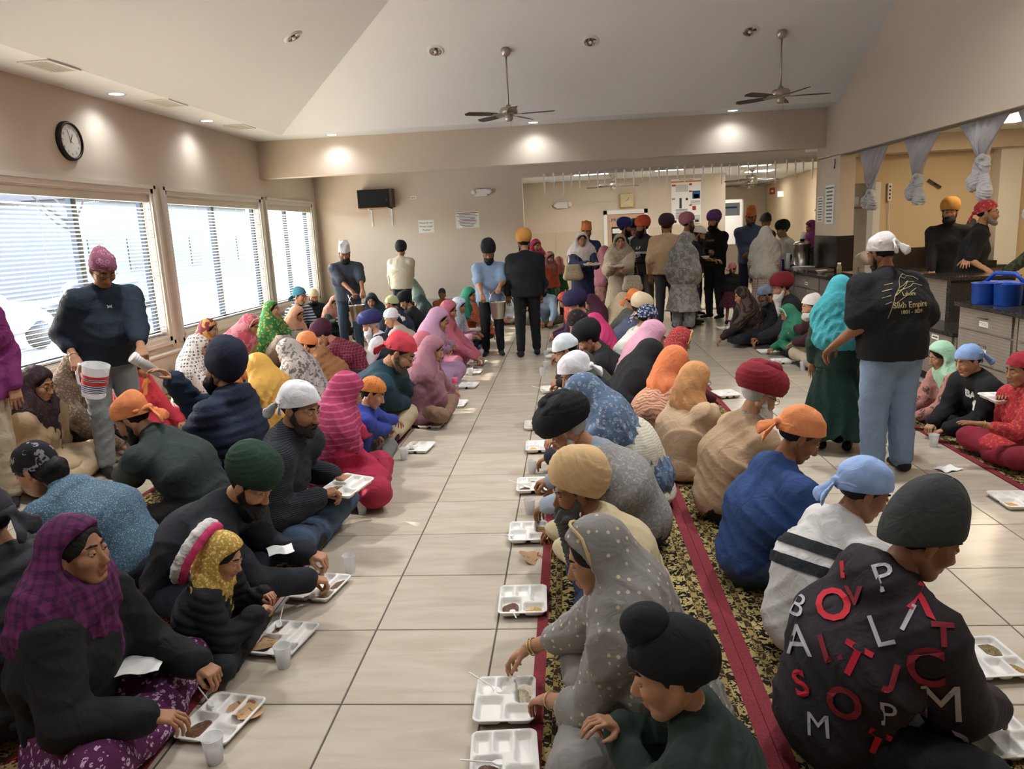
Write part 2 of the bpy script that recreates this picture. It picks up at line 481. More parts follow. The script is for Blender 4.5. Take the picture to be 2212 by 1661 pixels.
# vaulted ceiling: flat soffits and two slopes meeting in a hip
XS, YS, sl_ = -4.63, 12.72, .49
ZC = 5.6; tt = (ZC - ZS) / sl_
cl = MB()
cl.poly([(XL - .1, -3, ZS), (XL - .1, YBEAM + .05, ZS), (XS, YBEAM + .05, ZS), (XS, -3, ZS)])
cl.poly([(XS, YS, ZS), (XS, YBEAM + .05, ZS), (XR + .1, YBEAM + .05, ZS), (XR + .1, YS, ZS)])
cl.poly([(XS, -3, ZS), (XS, YS, ZS), (XS + tt, YS - tt, ZC), (XS + tt, -3, ZC)])
cl.poly([(XS, YS, ZS), (XR + .1, YS, ZS), (XR + .1, YS - tt, ZC), (XS + tt, YS - tt, ZC)])
cl.poly([(XS + tt, -3, ZC), (XS + tt, YS - tt, ZC), (XR + .1, YS - tt, ZC), (XR + .1, -3, ZC)])
struct(cl.obj('ceiling', M_ceil))
def slope(x, y): return min(ZS + sl_ * (YS - y), ZS + sl_ * (x - XS), ZC)

# kitchen behind the opening
KY = 13.2
struct(part('wall_kitchen', M_warm, None, (5.12, 6.86, KY, KY + .2, 0, 3), (7.2, 9.2, KY, KY + .2, 0, 3), (4.5, 5.12, KY, KY + .2, 2.3, 3)))
struct(part('trim_3', M_white, None, (5.02, 5.13, KY - .03, KY + .22, 0, 2.3)))
struct(part('trim_4', M_white, None, (6.86, 7.2, KY - .25, KY + .2, 0, 3)))
struct(part('wall_kitchen_side', M_warm, None, (9.2, 9.4, 3, KY + .2, 0, 3)))
struct(part('wall_kitchen_near', M_warm, None, (XR, 9.4, 3, 3.2, 0, 3)))
struct(part('wall_closet', M_wall, None, (4.8, 5.7, 15, 15.1, 0, 3)))
struct(part('ceiling_kitchen', M_ceil, None, (XR + .2, 9.4, 3, 15.1, 2.98, 3.05)))
struct(part('wall_kitchen_soffit', M_wall, None, (4.55, 9.2, KY - .45, KY, 2.72, 2.98)))
struct(part('wall_kitchen_splash', plain('#332b27', .3, name='dark splashback'), None, (5.13, 6.86, KY - .02, KY, .92, 1.22)))
kc = tag(empty('kitchen_counter', (6.1, 12.9, 0)), 'dark kitchen back counter under the beige kitchen wall', 'counter')
part('cabinet_body', plain('#6d6259', .6, name='laminate'), kc, (-.95, .75, -.3, .28, 0, .88)); part('worktop', M_granite, kc, (-.97, .77, -.33, .28, .88, .92))
# ------------------------------------------------------------------ people: smooth bodies and clothes from distance fields
def nrm(v): v = np.asarray(v, float); return v / (np.linalg.norm(v) + 1e-9)
def A3(*v): return np.array(v, float)
def rotz(a): c, s = math.cos(a), math.sin(a); return np.array([[c, -s, 0], [s, c, 0], [0, 0, 1]])
def roty(a): c, s = math.cos(a), math.sin(a); return np.array([[c, 0, s], [0, 1, 0], [-s, 0, c]])
def rotx(a): c, s = math.cos(a), math.sin(a); return np.array([[1, 0, 0], [0, c, -s], [0, s, c]])
RAD = math.radians

def folds(ph, amp, kind='cloth'):
    """creases: narrow warped ridges that come and go over the cloth"""
    def fn(X, Y, Z):
        if kind == 'drape':
            q1 = 30 * Y + 22 * X + 13 * Z + 1.8 * np.sin(6 * Z + ph[0]) + 1.0 * np.sin(11 * X + ph[1]); q2 = 26 * Z - 20 * X + 17 * np.abs(Y) + 1.6 * np.sin(8 * Y + ph[2])
        else:
            q1 = 36 * Z + 15 * X + 11 * np.abs(Y) + 1.7 * np.sin(9 * Y + ph[0]) + 1.2 * np.sin(12 * X + ph[1]); q2 = 25 * Y + 21 * Z - 12 * X + 1.9 * np.sin(9 * Z + ph[2])
        m = np.clip(.5 + .9 * np.sin(6.5 * X + 5.5 * Y + 7 * Z + ph[3]), 0, 1)
        r1 = (1 - np.abs(np.sin(q1))) ** 2; r2 = (1 - np.abs(np.sin(q2 + ph[4]))) ** 2
        return (amp * (.45 - 1.25 * r1 * m - 1.1 * r2 * (1.05 - m))).astype(np.float32)
    return fn

class Field:
    def __init__(s, lo, hi, h):
        s.lo = np.asarray(lo, float) - 2 * h; s.h = h
        n = np.ceil((np.asarray(hi, float) + 2 * h - s.lo) / h).astype(int) + 1
        s.ax = [s.lo[i] + h * np.arange(n[i]) for i in range(3)]
        s.D = np.full(n, 1.0, np.float32)
    def _sub(s, lo, hi):
        sl = []; ax = []
        for i in range(3):
            a = int(np.searchsorted(s.ax[i], lo[i])); b = int(np.searchsorted(s.ax[i], hi[i]))
            sl.append(slice(a, b)); ax.append(s.ax[i][a:b].astype(np.float32))
        return tuple(sl), ax[0][:, None, None], ax[1][None, :, None], ax[2][None, None, :]
    def _put(s, sl, d, k, sub=False):
        D = s.D[sl]
        if D.size == 0: return
        if sub:
            d = -d
            h = np.clip(.5 - .5 * (D - d) / k, 0, 1); s.D[sl] = D * (1 - h) + d * h + k * h * (1 - h)
        else:
            h = np.clip(.5 + .5 * (D - d) / k, 0, 1); s.D[sl] = D * (1 - h) + d * h - k * h * (1 - h)
    def cone(s, a, b, ra, rb, k=.03, w=None, q=1.0, sub=False):
        a = np.asarray(a, float); b = np.asarray(b, float); m = max(ra, rb) / min(q, 1) + k + 3 * s.h
        sl, X, Y, Z = s._sub(np.minimum(a, b) - m, np.maximum(a, b) + m)
        px, py, pz = X - a[0], Y - a[1], Z - a[2]; ba = b - a
        t = np.clip((px * ba[0] + py * ba[1] + pz * ba[2]) / (ba @ ba + 1e-9), 0, 1)
        px, py, pz = px - t * ba[0], py - t * ba[1], pz - t * ba[2]
        d2 = px * px + py * py + pz * pz
        if w is not None:
            l = px * w[0] + py * w[1] + pz * w[2]; d2 = d2 + l * l * (q * q - 1)
        s._put(sl, np.sqrt(np.maximum(d2, 0)) - (ra + t * (rb - ra)), k, sub)
    def ell(s, c, r, R=None, k=.03, sub=False):
        r = np.asarray(r, float); m = r.max() + k + 3 * s.h; c = np.asarray(c, float)
        sl, X, Y, Z = s._sub(c - m, c + m); X, Y, Z = X - c[0], Y - c[1], Z - c[2]
        if R is not None:
            X, Y, Z = (R[0, 0] * X + R[1, 0] * Y + R[2, 0] * Z, R[0, 1] * X + R[1, 1] * Y + R[2, 1] * Z, R[0, 2] * X + R[1, 2] * Y + R[2, 2] * Z)
        k0 = np.sqrt((X / r[0]) ** 2 + (Y / r[1]) ** 2 + (Z / r[2]) ** 2)
        k1 = np.sqrt((X / r[0] ** 2) ** 2 + (Y / r[1] ** 2) ** 2 + (Z / r[2] ** 2) ** 2)
        s._put(sl, k0 * (k0 - 1) / (k1 + 1e-6), k, sub)
    def plane(s, p, n):                      # keep the side the normal points away from
        X, Y, Z = s.ax[0][:, None, None], s.ax[1][None, :, None], s.ax[2][None, None, :]
        s.D = np.maximum(s.D, ((X - p[0]) * n[0] + (Y - p[1]) * n[1] + (Z - p[2]) * n[2]).astype(np.float32))
    def add(s, fn):
        X, Y, Z = (s.ax[0][:, None, None].astype(np.float32), s.ax[1][None, :, None].astype(np.float32), s.ax[2][None, None, :].astype(np.float32))
        s.D = s.D + fn(X, Y, Z)
    def net(s):
        F = s.D; S = F < 0; h = s.h
        if not S.any(): return np.zeros((0, 3)), np.zeros((0, 4), np.int32)
        cs = [S[i:F.shape[0] - 1 + i, j:F.shape[1] - 1 + j, k:F.shape[2] - 1 + k] for i in (0, 1) for j in (0, 1) for k in (0, 1)]
        cnt = sum(c.astype(np.int8) for c in cs); mask = (cnt > 0) & (cnt < 8)
        I = np.argwhere(mask); n = len(I)
        idx = np.full(mask.shape, -1, np.int64); idx[mask] = np.arange(n)
        off = np.array([(i, j, k) for i in (0, 1) for j in (0, 1) for k in (0, 1)])
        val = np.stack([F[I[:, 0] + o[0], I[:, 1] + o[1], I[:, 2] + o[2]] for o in off], 1)
        pos = np.zeros((n, 3)); num = np.zeros(n)
        for a in range(8):
            for b in range(a + 1, 8):
                if np.abs(off[a] - off[b]).sum() != 1: continue
                fa, fb = val[:, a], val[:, b]; cr = (fa < 0) != (fb < 0)
                t = np.where(cr, fa / np.where(fa == fb, 1, fa - fb), 0)
                pos += cr[:, None] * (off[a] + t[:, None] * (off[b] - off[a])); num += cr
        V = s.lo + (I + pos / num[:, None]) * h
        Q = []
        for ax in range(3):
            u, w = [(1, 2), (2, 0), (0, 1)][ax]
            n0 = [slice(None)] * 3; n1 = [slice(None)] * 3
            n0[ax] = slice(0, -1); n1[ax] = slice(1, None)
            for q in (u, w): n0[q] = slice(1, -1); n1[q] = slice(1, -1)
            A, B = S[tuple(n0)], S[tuple(n1)]
            E = np.argwhere(A != B)
            if len(E) == 0: continue
            fl = A[E[:, 0], E[:, 1], E[:, 2]]
            E = E.copy()
            for q in (u, w): E[:, q] += 1
            def cell(du, dw):
                C = E.copy(); C[:, u] += du; C[:, w] += dw; return idx[C[:, 0], C[:, 1], C[:, 2]]
            q4 = np.stack([cell(-1, -1), cell(0, -1), cell(0, 0), cell(-1, 0)], 1)
            q4 = np.where(fl[:, None], q4, q4[:, ::-1]); Q.append(q4)
        return V, np.concatenate(Q).astype(np.int32)

class Shell:
    """several surfaces gathered into one mesh with material slots"""
    def __init__(s): s.V = []; s.F = []; s.M = []; s.n = 0
    def add(s, V, F, m=0):
        if len(V) == 0: return
        s.V.append(np.asarray(V)); s.F.append(np.asarray(F) + s.n); s.M.append(np.full(len(F), m) if np.isscalar(m) else np.asarray(m)); s.n += len(V)
    def mesh(s, name, mats):
        Fq = [f for f in s.F]
        return mesh_np(name, np.concatenate(s.V), Fq, np.concatenate(s.M), mats)

def cube_sphere(n):
    V = []; F = []
    for ax in range(3):
        for sg in (-1, 1):
            k = len(V)
            for i in range(n + 1):
                for j in range(n + 1):
                    p = [0, 0, 0]; p[ax] = sg; p[(ax + 1) % 3] = math.tan((i / n - .5) * PI / 2) ; p[(ax + 2) % 3] = math.tan((j / n - .5) * PI / 2)
                    V.append(nrm(p))
            for i in range(n):
                for j in range(n):
                    f = (k + i * (n + 1) + j, k + (i + 1) * (n + 1) + j, k + (i + 1) * (n + 1) + j + 1, k + i * (n + 1) + j + 1)
                    F.append(f if sg > 0 else f[::-1])
    return np.array(V), np.array(F)

_tpl = {}
def head_tpl(h, sex):
    key = ('head', h, sex)
    if key in _tpl: return _tpl[key]
    f = Field((-.13, -.1, -.15), (.14, .1, .13), h); m = sex == 'm'
    f.ell((-.012, 0, .028), (.094, .074, .086), k=.02)
    f.ell((.028, 0, -.035), (.064, .060 if m else .057, .080), k=.03)
    f.cone((.066, -.01, -.100), (.066, .01, -.100), .020 if m else .016, .020 if m else .016, .03)
    for s in (-1, 1):
        f.cone((-.005, s * .055, -.05), (.055, s * .02, -.100), .018, .016, .03)
        f.ell((.062, s * .040, -.03), (.026, .024, .024), k=.03)
        f.cone((.084, s * .014, .020), (.068, s * .048, .016), .0095 if m else .007, .008, .015)
        f.ell((.099, s * .031, .0005), (.017, .017, .0115), k=.012, sub=True)
        f.ell((-.004, s * .079, -.010), (.019, .009, .032), rotz(-s * .35), k=.008)
        f.ell((.008, s * .088, -.006), (.008, .006, .016), k=.006, sub=True)
        f.ell((.099, s * .0115, -.046), (.011, .0085, .008), k=.008)
    f.cone((.084, 0, .006), (.110, 0, -.040), .0075, .0125 if m else .0105, .012)
    f.cone((.087, -.017, -.0695), (.087, .017, -.0695), .0075, .0075, .008)
    f.cone((.0955, -.005, -.0685), (.0955, .005, -.0685), .006, .006, .01)
    f.cone((.086, -.014, -.0805), (.086, .014, -.0805), .008, .008, .008)
    f.ell((.088, 0, -.092), (.012, .022, .006), k=.008, sub=True)
    V, F = f.net()
    c = V[F].mean(1)
    mi = np.where((np.abs(c[:, 1]) < .026) & (c[:, 2] > -.0865) & (c[:, 2] < -.0625) & (c[:, 0] > .0865), 1, 0)
    sh = Shell(); sh.add(V, F, mi)
    E, EF = cube_sphere(6)
    for s in (-1, 1):
        d = nrm((1, 0, -.22)); fc = E[EF].mean(1); fc /= np.linalg.norm(fc, axis=1)[:, None]
        dd = fc @ d
        sh.add(E * .0135 + A3(.0805, s * .0305, .001), EF, np.where(dd > .90, 3, 2))
        up = fc[:, 2] > .10
        sh.add(E * .0150 + A3(.0800, s * .0305, .001), EF[up], 0)
        lo = fc[:, 2] < -.48
        sh.add(E * .0146 + A3(.0800, s * .0305, .001), EF[lo], 0)
        bf = Field((.05, -.07, .0), (.11, .07, .05), min(h, .004))
        bf.cone((.0935, s * .012, .0225), (.0875, s * .034, .0275), .0045, .004, .004); bf.cone((.0875, s * .034, .0275), (.068, s * .052, .021), .004, .002, .004)
        sh.add(*bf.net(), 4)
    r = (np.concatenate(sh.V), np.concatenate(sh.F), np.concatenate(sh.M)); _tpl[key] = r
    return r

def hair_tpl(h, kind):
    key = ('hair', h, kind)
    if key in _tpl: return _tpl[key]
    f = Field((-.16, -.12, -.2), (.13, .12, .15), h)
    f.ell((-.014, 0, .030), (.104, .084, .096), k=.02)
    if kind in ('f', 'braid'):
        f.ell((-.05, 0, -.05), (.055, .07, .08), k=.04)
        f.ell((.105, 0, -.03), (.062, .070, .108), k=.012, sub=True)
        f.ell((.05, 0, -.10), (.09, .1, .055), k=.01, sub=True)
        if kind == 'braid':
            f.ell((-.095, 0, -.05), (.05, .055, .05), k=.03)
            f.cone((-.09, 0, -.06), (-.09, .02, -.16), .035, .02, .03)
        f.add(lambda X, Y, Z: .0025 * np.sin(90 * Z + 40 * np.abs(Y)) + .004 * np.exp(-(Y / .006) ** 2) * (Z > .08))
    else:
        f.ell((.075, 0, -.055), (.085, .10, .115), k=.01, sub=True)
        f.ell((0, 0, -.12), (.14, .12, .075), k=.01, sub=True)
        f.add(lambda X, Y, Z: .002 * np.sin(120 * X + 60 * Y) * np.sin(100 * Z))
    r = f.net(); _tpl[key] = r
    return r

def beard_tpl(h, kind):
    key = ('beard', h, kind)
    if key in _tpl: return _tpl[key]
    L = {'stubble': 0, 'short': .012, 'full': .035, 'long': .15, 'verylong': .24, 'goatee': 0}[kind]
    f = Field((-.05, -.11, -.42), (.17, .11, .05), h); k = .02
    t = .008 if kind == 'stubble' else .014
    for s in (-1, 1):
        if kind != 'goatee':
            f.cone((.008, s * .066, .0), (.018, s * .060, -.05), .008, .014, k); f.cone((.018, s * .060, -.05), (.055, s * .036, -.098), .014 + t * .4, .016 + t, k)
        f.cone((.055, s * .036, -.098), (.086, 0, -.112), .016 + t, .018 + t, k)
        f.cone((.104, s * .006, -.060), (.092, s * .032, -.072), .0085, .0075, .008)
        f.cone((.092, s * .032, -.072), (.082, s * .034, -.095), .0085, .011, .01)
    if L: f.cone((.078, 0, -.110), (.075 + .03 * (L > .1), 0, -.12 - L), .035 + t, .022 if L > .1 else .03, .03, (0, 1, 0), .75)
    f.cone((.098, -.014, -.0735), (.098, .014, -.0735), .0065, .0065, .006, sub=True)
    if L > .1: f.add(lambda X, Y, Z: .004 * np.sin(150 * Y + 25 * np.sin(18 * Z)) * (Z < -.1) + .003 * np.sin(260 * Y + 130 * X))
    else: f.add(lambda X, Y, Z: .0015 * np.sin(300 * Y + 200 * Z))
    r = f.net(); _tpl[key] = r
    return r

HANDP = {   # curl per joint for four fingers, thumb (out, curl), spread
    'relax': ((22, 30, 20), (26, 34, 22), (30, 36, 24), (34, 36, 24), .5, 20),
    'pinch': ((48, 50, 25), (54, 52, 28), (62, 58, 30), (66, 60, 30), .95, 34),
    'grip': ((62, 80, 45), (64, 82, 45), (66, 82, 45), (68, 80, 45), .9, 45),
    'flat': ((6, 10, 6), (8, 10, 6), (10, 12, 6), (12, 12, 8), .35, 10),
    'hold': ((30, 22, 14), (32, 22, 14), (34, 24, 14), (36, 26, 14), .8, 12),
    'point': ((8, 10, 6), (50, 60, 30), (60, 66, 30), (64, 66, 30), .8, 30),
}
def hand_tpl(h, kind, right):
    key = ('hand', h, kind, right)
    if key in _tpl: return _tpl[key]
    P = HANDP[kind]; f = Field((-.05, -.08, -.12), (.2, .09, .05), h)
    f.cone((-.035, 0, 0), (.005, 0, 0), .024, .023, .015, (0, 1, 0), .8)
    for i in range(4):
        y = (.029, .010, -.010, -.029)[i]; f.cone((.012, y * .72, 0), (.082 - .004 * abs(i - 1), y, -.002), .0135, .0105, .014)
    f.ell((.028, .02, -.010), (.032, .018, .013), k=.015)
    for i in range(4):
        y = (.030, .010, -.011, -.030)[i]; p = A3(.084 - .004 * abs(i - 1), y, -.002); ang = 0; sp = (.10, .02, -.05, -.14)[i]
        Ls = [(.040, .026, .021), (.045, .029, .022), (.041, .027, .021), (.032, .021, .019)][i]
        for j in range(3):
            ang += RAD(P[i][j]); d = A3(math.cos(ang) * math.cos(sp), math.cos(ang) * math.sin(sp), -math.sin(ang))
            q = p + d * Ls[j]; r0 = .0092 - .0009 * j - (.001 if i == 3 else 0); f.cone(p, q, r0, r0 - .0009, .004); p = q
    out, cu = P[4], P[5]
    p = A3(.022, .028, -.006); a = 1.05 - .55 * out; z = -.25 - .5 * out
    for j, L in enumerate((.036, .030, .024)):
        d = nrm((math.cos(a), math.sin(a), z)); q = p + d * L; f.cone(p, q, .0125 - .0015 * j, .0105 - .0015 * j, .006); p = q; a -= RAD(cu); 
    V, F = f.net()
    if not right: V = V * A3(1, -1, 1); F = F[:, ::-1]
    _tpl[key] = (V, F); return V, F

def dome(c, r, rim, nt, nth, disp=None, pw=1.0, rimfn=None):
    """draped cap: part of an ellipsoid above a tilted rim"""
    th = np.linspace(0, 2 * PI, nth, endpoint=False); t = np.linspace(0, 1, nt)
    T, TH = np.meshgrid(t, th, indexing='ij')
    f0 = RAD(rim[0]) * (.5 + .5 * np.cos(TH)) + RAD(rim[1]) * (.5 - .5 * np.cos(TH))
    if len(rim) > 2: f0 = f0 + RAD(rim[2]) * np.sin(TH) ** 2
    PH = f0 + (PI / 2 - f0) * T
    cp = np.sign(np.cos(PH)) * np.abs(np.cos(PH)) ** pw; sp = np.sin(PH)
    P = np.stack([cp * np.cos(TH), cp * np.sin(TH), sp], -1)
    d = np.ones_like(T) if disp is None else 1 + disp(P, TH, T)
    V = np.array(c) + P * np.array(r) * d[..., None]
    V = V.reshape(-1, 3); I = np.arange(nt * nth).reshape(nt, nth)
    a, b = I[:-1], I[1:]
    F = np.stack([a, np.roll(a, -1, 1), np.roll(b, -1, 1), b], -1).reshape(-1, 4)
    return V, F

def saw(x): x = x - np.floor(x); return x * (x < .85) + (1 - x) * .85 / .15 * (x >= .85)

def headwear(kind, lod, seed=0, **o):
    """returns surfaces (V,F) in head coordinates"""
    rs = np.random.RandomState(seed); out = []
    nt, nth = ((46, 96), (30, 60), (18, 36))[lod]
    k = o.get('big', 1.0)
    if kind == 'turban':
        sl = o.get('slant', .75); n = o.get('n', 9); wide = o.get('wide', 1.0); tall = o.get('tall', 1.0)
        ph = rs.rand(3) * 6
        def disp(P, TH, T):
            q = P[..., 2] * .52 + sl * np.abs(P[..., 1] + .05) * .42 - .50 * P[..., 0] + .04 * np.sin(3 * TH + ph[1])
            fade = np.clip((1 - T) * 5, 0, 1)
            fr = np.exp(-((TH if True else 0) - 0) ** 2 * 6) + np.exp(-(TH - 2 * PI) ** 2 * 6)
            return .027 * (saw(q * n * .75) - .5) * fade + .016 * np.sin(3 * TH + ph[0] + 4 * T) * fade + .05 * fr * np.clip(T * 2.2, 0, 1) * (1 - T) - .06 * (T > .9) * fade
        out.append(dome((-.018, 0, .080), A3(.136 * wide, .114 * wide, .112 * tall) * k, o.get('rim', (-22, -58)), nt, nth, disp, .82))
        if o.get('swirl'):
            f = Field((-.2, -.2, .05), (.2, .2, .3), .009 if lod < 2 else .014)
            for j in range(4):
                a = j * 1.45 + .4; rr = .085 - .015 * j
                p = [A3(-.02 + rr * 1.15 * math.cos(a + w), rr * math.sin(a + w), .150 * tall + .012 * j) for w in (0, .7, 1.4, 2.1)]
                for x, y in zip(p, p[1:]): f.cone(x, y, .026, .026, .012)
            out.append(f.net())
    elif kind == 'patka':
        ph = rs.rand(3) * 6
        out.append(dome((-.012, 0, .030), A3(.112, .090, .106) * k, (14, -34), nt, nth, lambda P, TH, T: .016 * np.sin(9 * P[..., 2] + 7 * np.abs(P[..., 1]) * 2 + ph[0]) * (1 - T), 1))
        f = Field((-.1, -.1, .05), (.15, .1, .24), .007 if lod < 2 else .012); kx = o.get('kx', .035)
        f.ell((kx, 0, .142), (.056, .050, .046), k=.03); f.cone((kx, 0, .1), (kx - .02, 0, .12), .05, .05, .03)
        f.add(lambda X, Y, Z: .003 * np.sin(110 * Z + 60 * Y))
        out.append(f.net())
    elif kind == 'beanie':
        def disp(P, TH, T):
            return .05 * np.exp(-(T / .16) ** 2) + .03 * np.exp(-((T - .95) / .2) ** 2) * np.abs(np.cos(1.5 * TH)) + .012 * np.sin(5 * TH + 3 * T)
        out.append(dome((-.016, 0, .034), A3(.112, .092, .128 * o.get('tall', 1)) * k, o.get('rim', (6, -36)), nt, nth, disp, .92))
    else:   # cloth tied round the head
        ph = rs.rand(6) * 6; pk = o.get('peak', .0)
        def disp(P, TH, T):
            w = .016 * np.sin(4 * TH + 5 * T + ph[0]) + .012 * np.sin(9 * TH - 6 * T + ph[1]) * (1 - T) + .010 * np.sin(14 * T + 2 * TH + ph[2])
            back = np.exp(-((TH - PI) / .9) ** 2)
            w += .05 * np.exp(-(T / .12) ** 2) * .5 + pk * np.exp(-((TH - PI) / .7) ** 2) * np.exp(-((T - .62) / .25) ** 2)
            return w + .03 * back * np.sin(16 * T + ph[3]) * (1 - T)
        out.append(dome((-.014, 0, .032), A3(.110, .088, .102) * k, o.get('rim', (15, -38, -2)), nt, nth, disp, .9))
        if o.get('crown'):     # loose cloth standing up like a bag
            f = Field((-.16, -.13, .06), (.13, .13, .24), .009 if lod < 2 else .014)
            f.cone((0, 0, .075), (-.008, 0, .100), .096, .088, .03, (0, 1, 0), 1.12)
            for s in (-1, 1):
                for sx in (-1, 1): f.cone((sx * .03 - .01, s * .03, .115), (sx * .062 - .012, s * .058, .172 - .012 * rs.rand()), .042, .009, .03)
            f.add(lambda X, Y, Z: .004 * np.sin(70 * Y + 40 * X) )
            out.append(f.net())
        if o.get('knot', 1):
            f = Field((-.26, -.13, -.22), (-.04, .13, .1), .0065 if lod < 2 else .011); s0 = o.get('kz', -.01)
            f.ell((-.118, 0, s0), (.022, .026, .020), k=.012)
            for s in (-1, 1):
                e = A3(-.138 - .02 * rs.rand(), s * (.028 + .025 * rs.rand()), s0 - .065 - .025 * rs.rand())
                f.cone((-.122, s * .006, s0 - .002), e, .012, .036, .010, nrm(A3(1, s * .3, .35)), 4.0)
                f.cone((-.11, s * .02, s0 + .004), (-.07, s * .07, s0 + .02), .014, .012, .012)
            f.add(lambda X, Y, Z: .002 * np.sin(160 * Y + 90 * Z))
            out.append(f.net())
    return out

M_eye = plain('#d9d2c8', .3, name='eye white'); M_iris = plain('#20130d', .2, name='iris')
def skin(c):
    key = ('skin', c)
    if key in _mats: return _mats[key]
    m = plain(c, .55, name='skin', bump=.12, bscale=240, spec=.35); _mats[key] = m
    b = m.node_tree.nodes['Principled BSDF']
    b.inputs['Subsurface Weight'].default_value = .0
    return m
def lipm(c): r = lin(c); return plain((r[0] * .86, r[1] * .58, r[2] * .58), .45, name='lips')
def hairm(c): return fab(c, 'plain', rough=.6, bump=.5, name='hair')
SKINS = ['#a5775a', '#946649', '#b58768', '#8a5c41', '#ad7f5f']

COUNT = [0]
PEOPLE = {}
def person(key, label, uv, yaw, pose='sit', sc=1.0, lean=24, side=0, tw=0, hy=0, hp=25, hr=0, sex='m', skin_i=0,
           R=None, L=None, Rpx=None, Lpx=None, rk='pinch', lk='relax', rroll=0, lroll=0, top=None, bot=None, hat=None, veil=None,
           beard=None, hair=None, glasses=False, feet=None, z0=0.0, loc=None, fat=1.0, lap=None, hs=None, legs=None, group=None, shoe='#1c1b1c', bare=False, Y=None, Rw=None, Lw=None, By=None):
    COUNT[0] += 1; seed = COUNT[0]; rs = np.random.RandomState(seed * 13 + 5)
    yawr = RAD(yaw); sit = pose == 'sit'
    ln = RAD(lean)
    # skeleton in the person's own frame: x forward, y left, z up
    pz = .125 if sit else .94
    Pv = A3(0, 0, pz); sd = RAD(side)
    T1 = rotz(RAD(tw) * .5)
    def up(a, f): v = A3(math.sin(a) , math.sin(sd) * f, math.cos(a)); return nrm(v)
    Ch = Pv + .25 * (T1 @ up(ln * .75, .7))
    Nk = Ch + .23 * (rotz(RAD(tw)) @ up(ln * 1.12, 1))
    latc = rotz(RAD(tw)) @ nrm(A3(0, math.cos(sd), -math.sin(sd)))
    fwd = nrm(np.cross(latc, rotz(RAD(tw)) @ up(ln, 1)))
    hdir = rotz(RAD(tw)) @ up(ln * .9 + .12 + RAD(hp) * .25, 1)
    H = Nk + .165 * hdir
    Rh = rotz(RAD(tw + hy)) @ roty(RAD(hp)) @ rotx(RAD(hr))
    hs_ = hs
    if hs is None: hs = sc ** .55 if sc < 1 else sc
    P = {}
    sh = .185 if sex == 'm' else .165
    if Y is not None:                        # standing at a known depth: height follows
        w = at(uv[0], uv[1], y=Y); sc = float((w[2] - z0) / H[2]); off = rotz(yawr) @ (H * sc); root = A3(w[0] - off[0], w[1] - off[1], z0)
        if hs_ is None: hs = sc ** .55 if sc < 1 else sc
    elif By is not None:                     # seated at a known depth
        for _ in range(4):
            off = rotz(yawr) @ (H * sc); w = at(uv[0], uv[1], y=By + off[1]); sc = float((w[2] - z0) / H[2])
        off = rotz(yawr) @ (H * sc); root = A3(w[0] - off[0], By, z0)
        if hs_ is None: hs = sc ** .55 if sc < 1 else sc
    elif loc is None:
        zt = H[2] * sc + z0
        w = at(uv[0], uv[1], z=zt); off = rotz(yawr) @ (H * sc); root = A3(w[0] - off[0], w[1] - off[1], z0)
    else: root = A3(loc[0], loc[1], z0)
    dist = math.hypot(root[0], root[1]); lod = 0 if dist < 5.6 else (1 if dist < 9.5 else 2)
    hB = (.016, .020, .026)[lod]; hG = (.0125, .017, .023)[lod]; hH = (.0052, .0068, .010)[lod]; hHd = (.0042, .0052, .0075)[lod]
    R3 = rotz(yawr)
    def toloc(px): wv = at(px[0], px[1], z=px[2]); return (R3.T @ (wv - root)) / sc
    Sh = {}; El = {}; Wr = {}
    for s, tgt, px, pw_ in ((-1, R, Rpx, Rw), (1, L, Lpx, Lw)):
        S = Nk + latc * s * sh + A3(0, 0, -.082) + fwd * (.02 if sit else .005)
        if px is not None: t = toloc(px)
        elif pw_ is not None: t = (R3.T @ (at(pw_[0], pw_[1], y=pw_[2]) - root)) / sc
        elif tgt is not None: t = A3(*tgt)
        elif sit: t = A3(.50, s * .10, .13)
        else: t = S + A3(.04, s * .07, -.50)
        d = t - S; D = np.linalg.norm(d); a, b = .285, .255
        if D > .535: t = S + d / D * .535; d = t - S; D = .535
        D = max(D, .12)
        ca = np.clip((a * a + D * D - b * b) / (2 * a * D), -1, 1); dn = d / D
        pole = A3(-.30, s * .50, -.80) if sit else A3(-.55, s * .26, -.85)
        pl = nrm(pole - dn * (pole @ dn)); E = S + dn * a * ca + pl * a * math.sqrt(max(0, 1 - ca * ca))
        Sh[s], El[s], Wr[s] = S, E, t
    if sit:
        kn = {}; an = {}; hip = {}
        for s in (-1, 1):
            hip[s] = A3(.02, s * .10, .115); kn[s] = A3(.29, s * .31, .125); an[s] = A3(.255 + .03 * s, -s * .06, .06)
        if legs:
            for s in (-1, 1):
                if s in legs: kn[s], an[s] = A3(*legs[s][0]), A3(*legs[s][1])
    else:
        st = feet or (0, 0)
        hip = {s: A3(0, s * .09, .90) for s in (-1, 1)}; kn = {s: A3(.02 + st[0 if s < 0 else 1] * .6, s * .105, .49) for s in (-1, 1)}
        an = {s: A3(-.01 + st[0 if s < 0 else 1], s * .115, .085) for s in (-1, 1)}
        if legs:
            for s in (-1, 1):
                if s in legs: kn[s], an[s] = A3(*legs[s][0]), A3(*legs[s][1])
    root_o = empty('person', root, yawr); tag(root_o, label, 'person', group)
    sm = skin(SKINS[skin_i % 5]); hc = hair or '#15100e'
    def fin(V): return np.asarray(V) * sc
    def headp(V): return (np.asarray(V) * hs) @ Rh.T + H * sc
    lo = A3(-.45, -.75, 0); hi = A3(1.0, .75, 1.1 if sit else 1.75)
    ext = np.array([Pv, Ch, Nk, H, *El.values(), *Wr.values(), *kn.values(), *an.values()])
    lo = ext.min(0) - .24; hi = ext.max(0) + .24
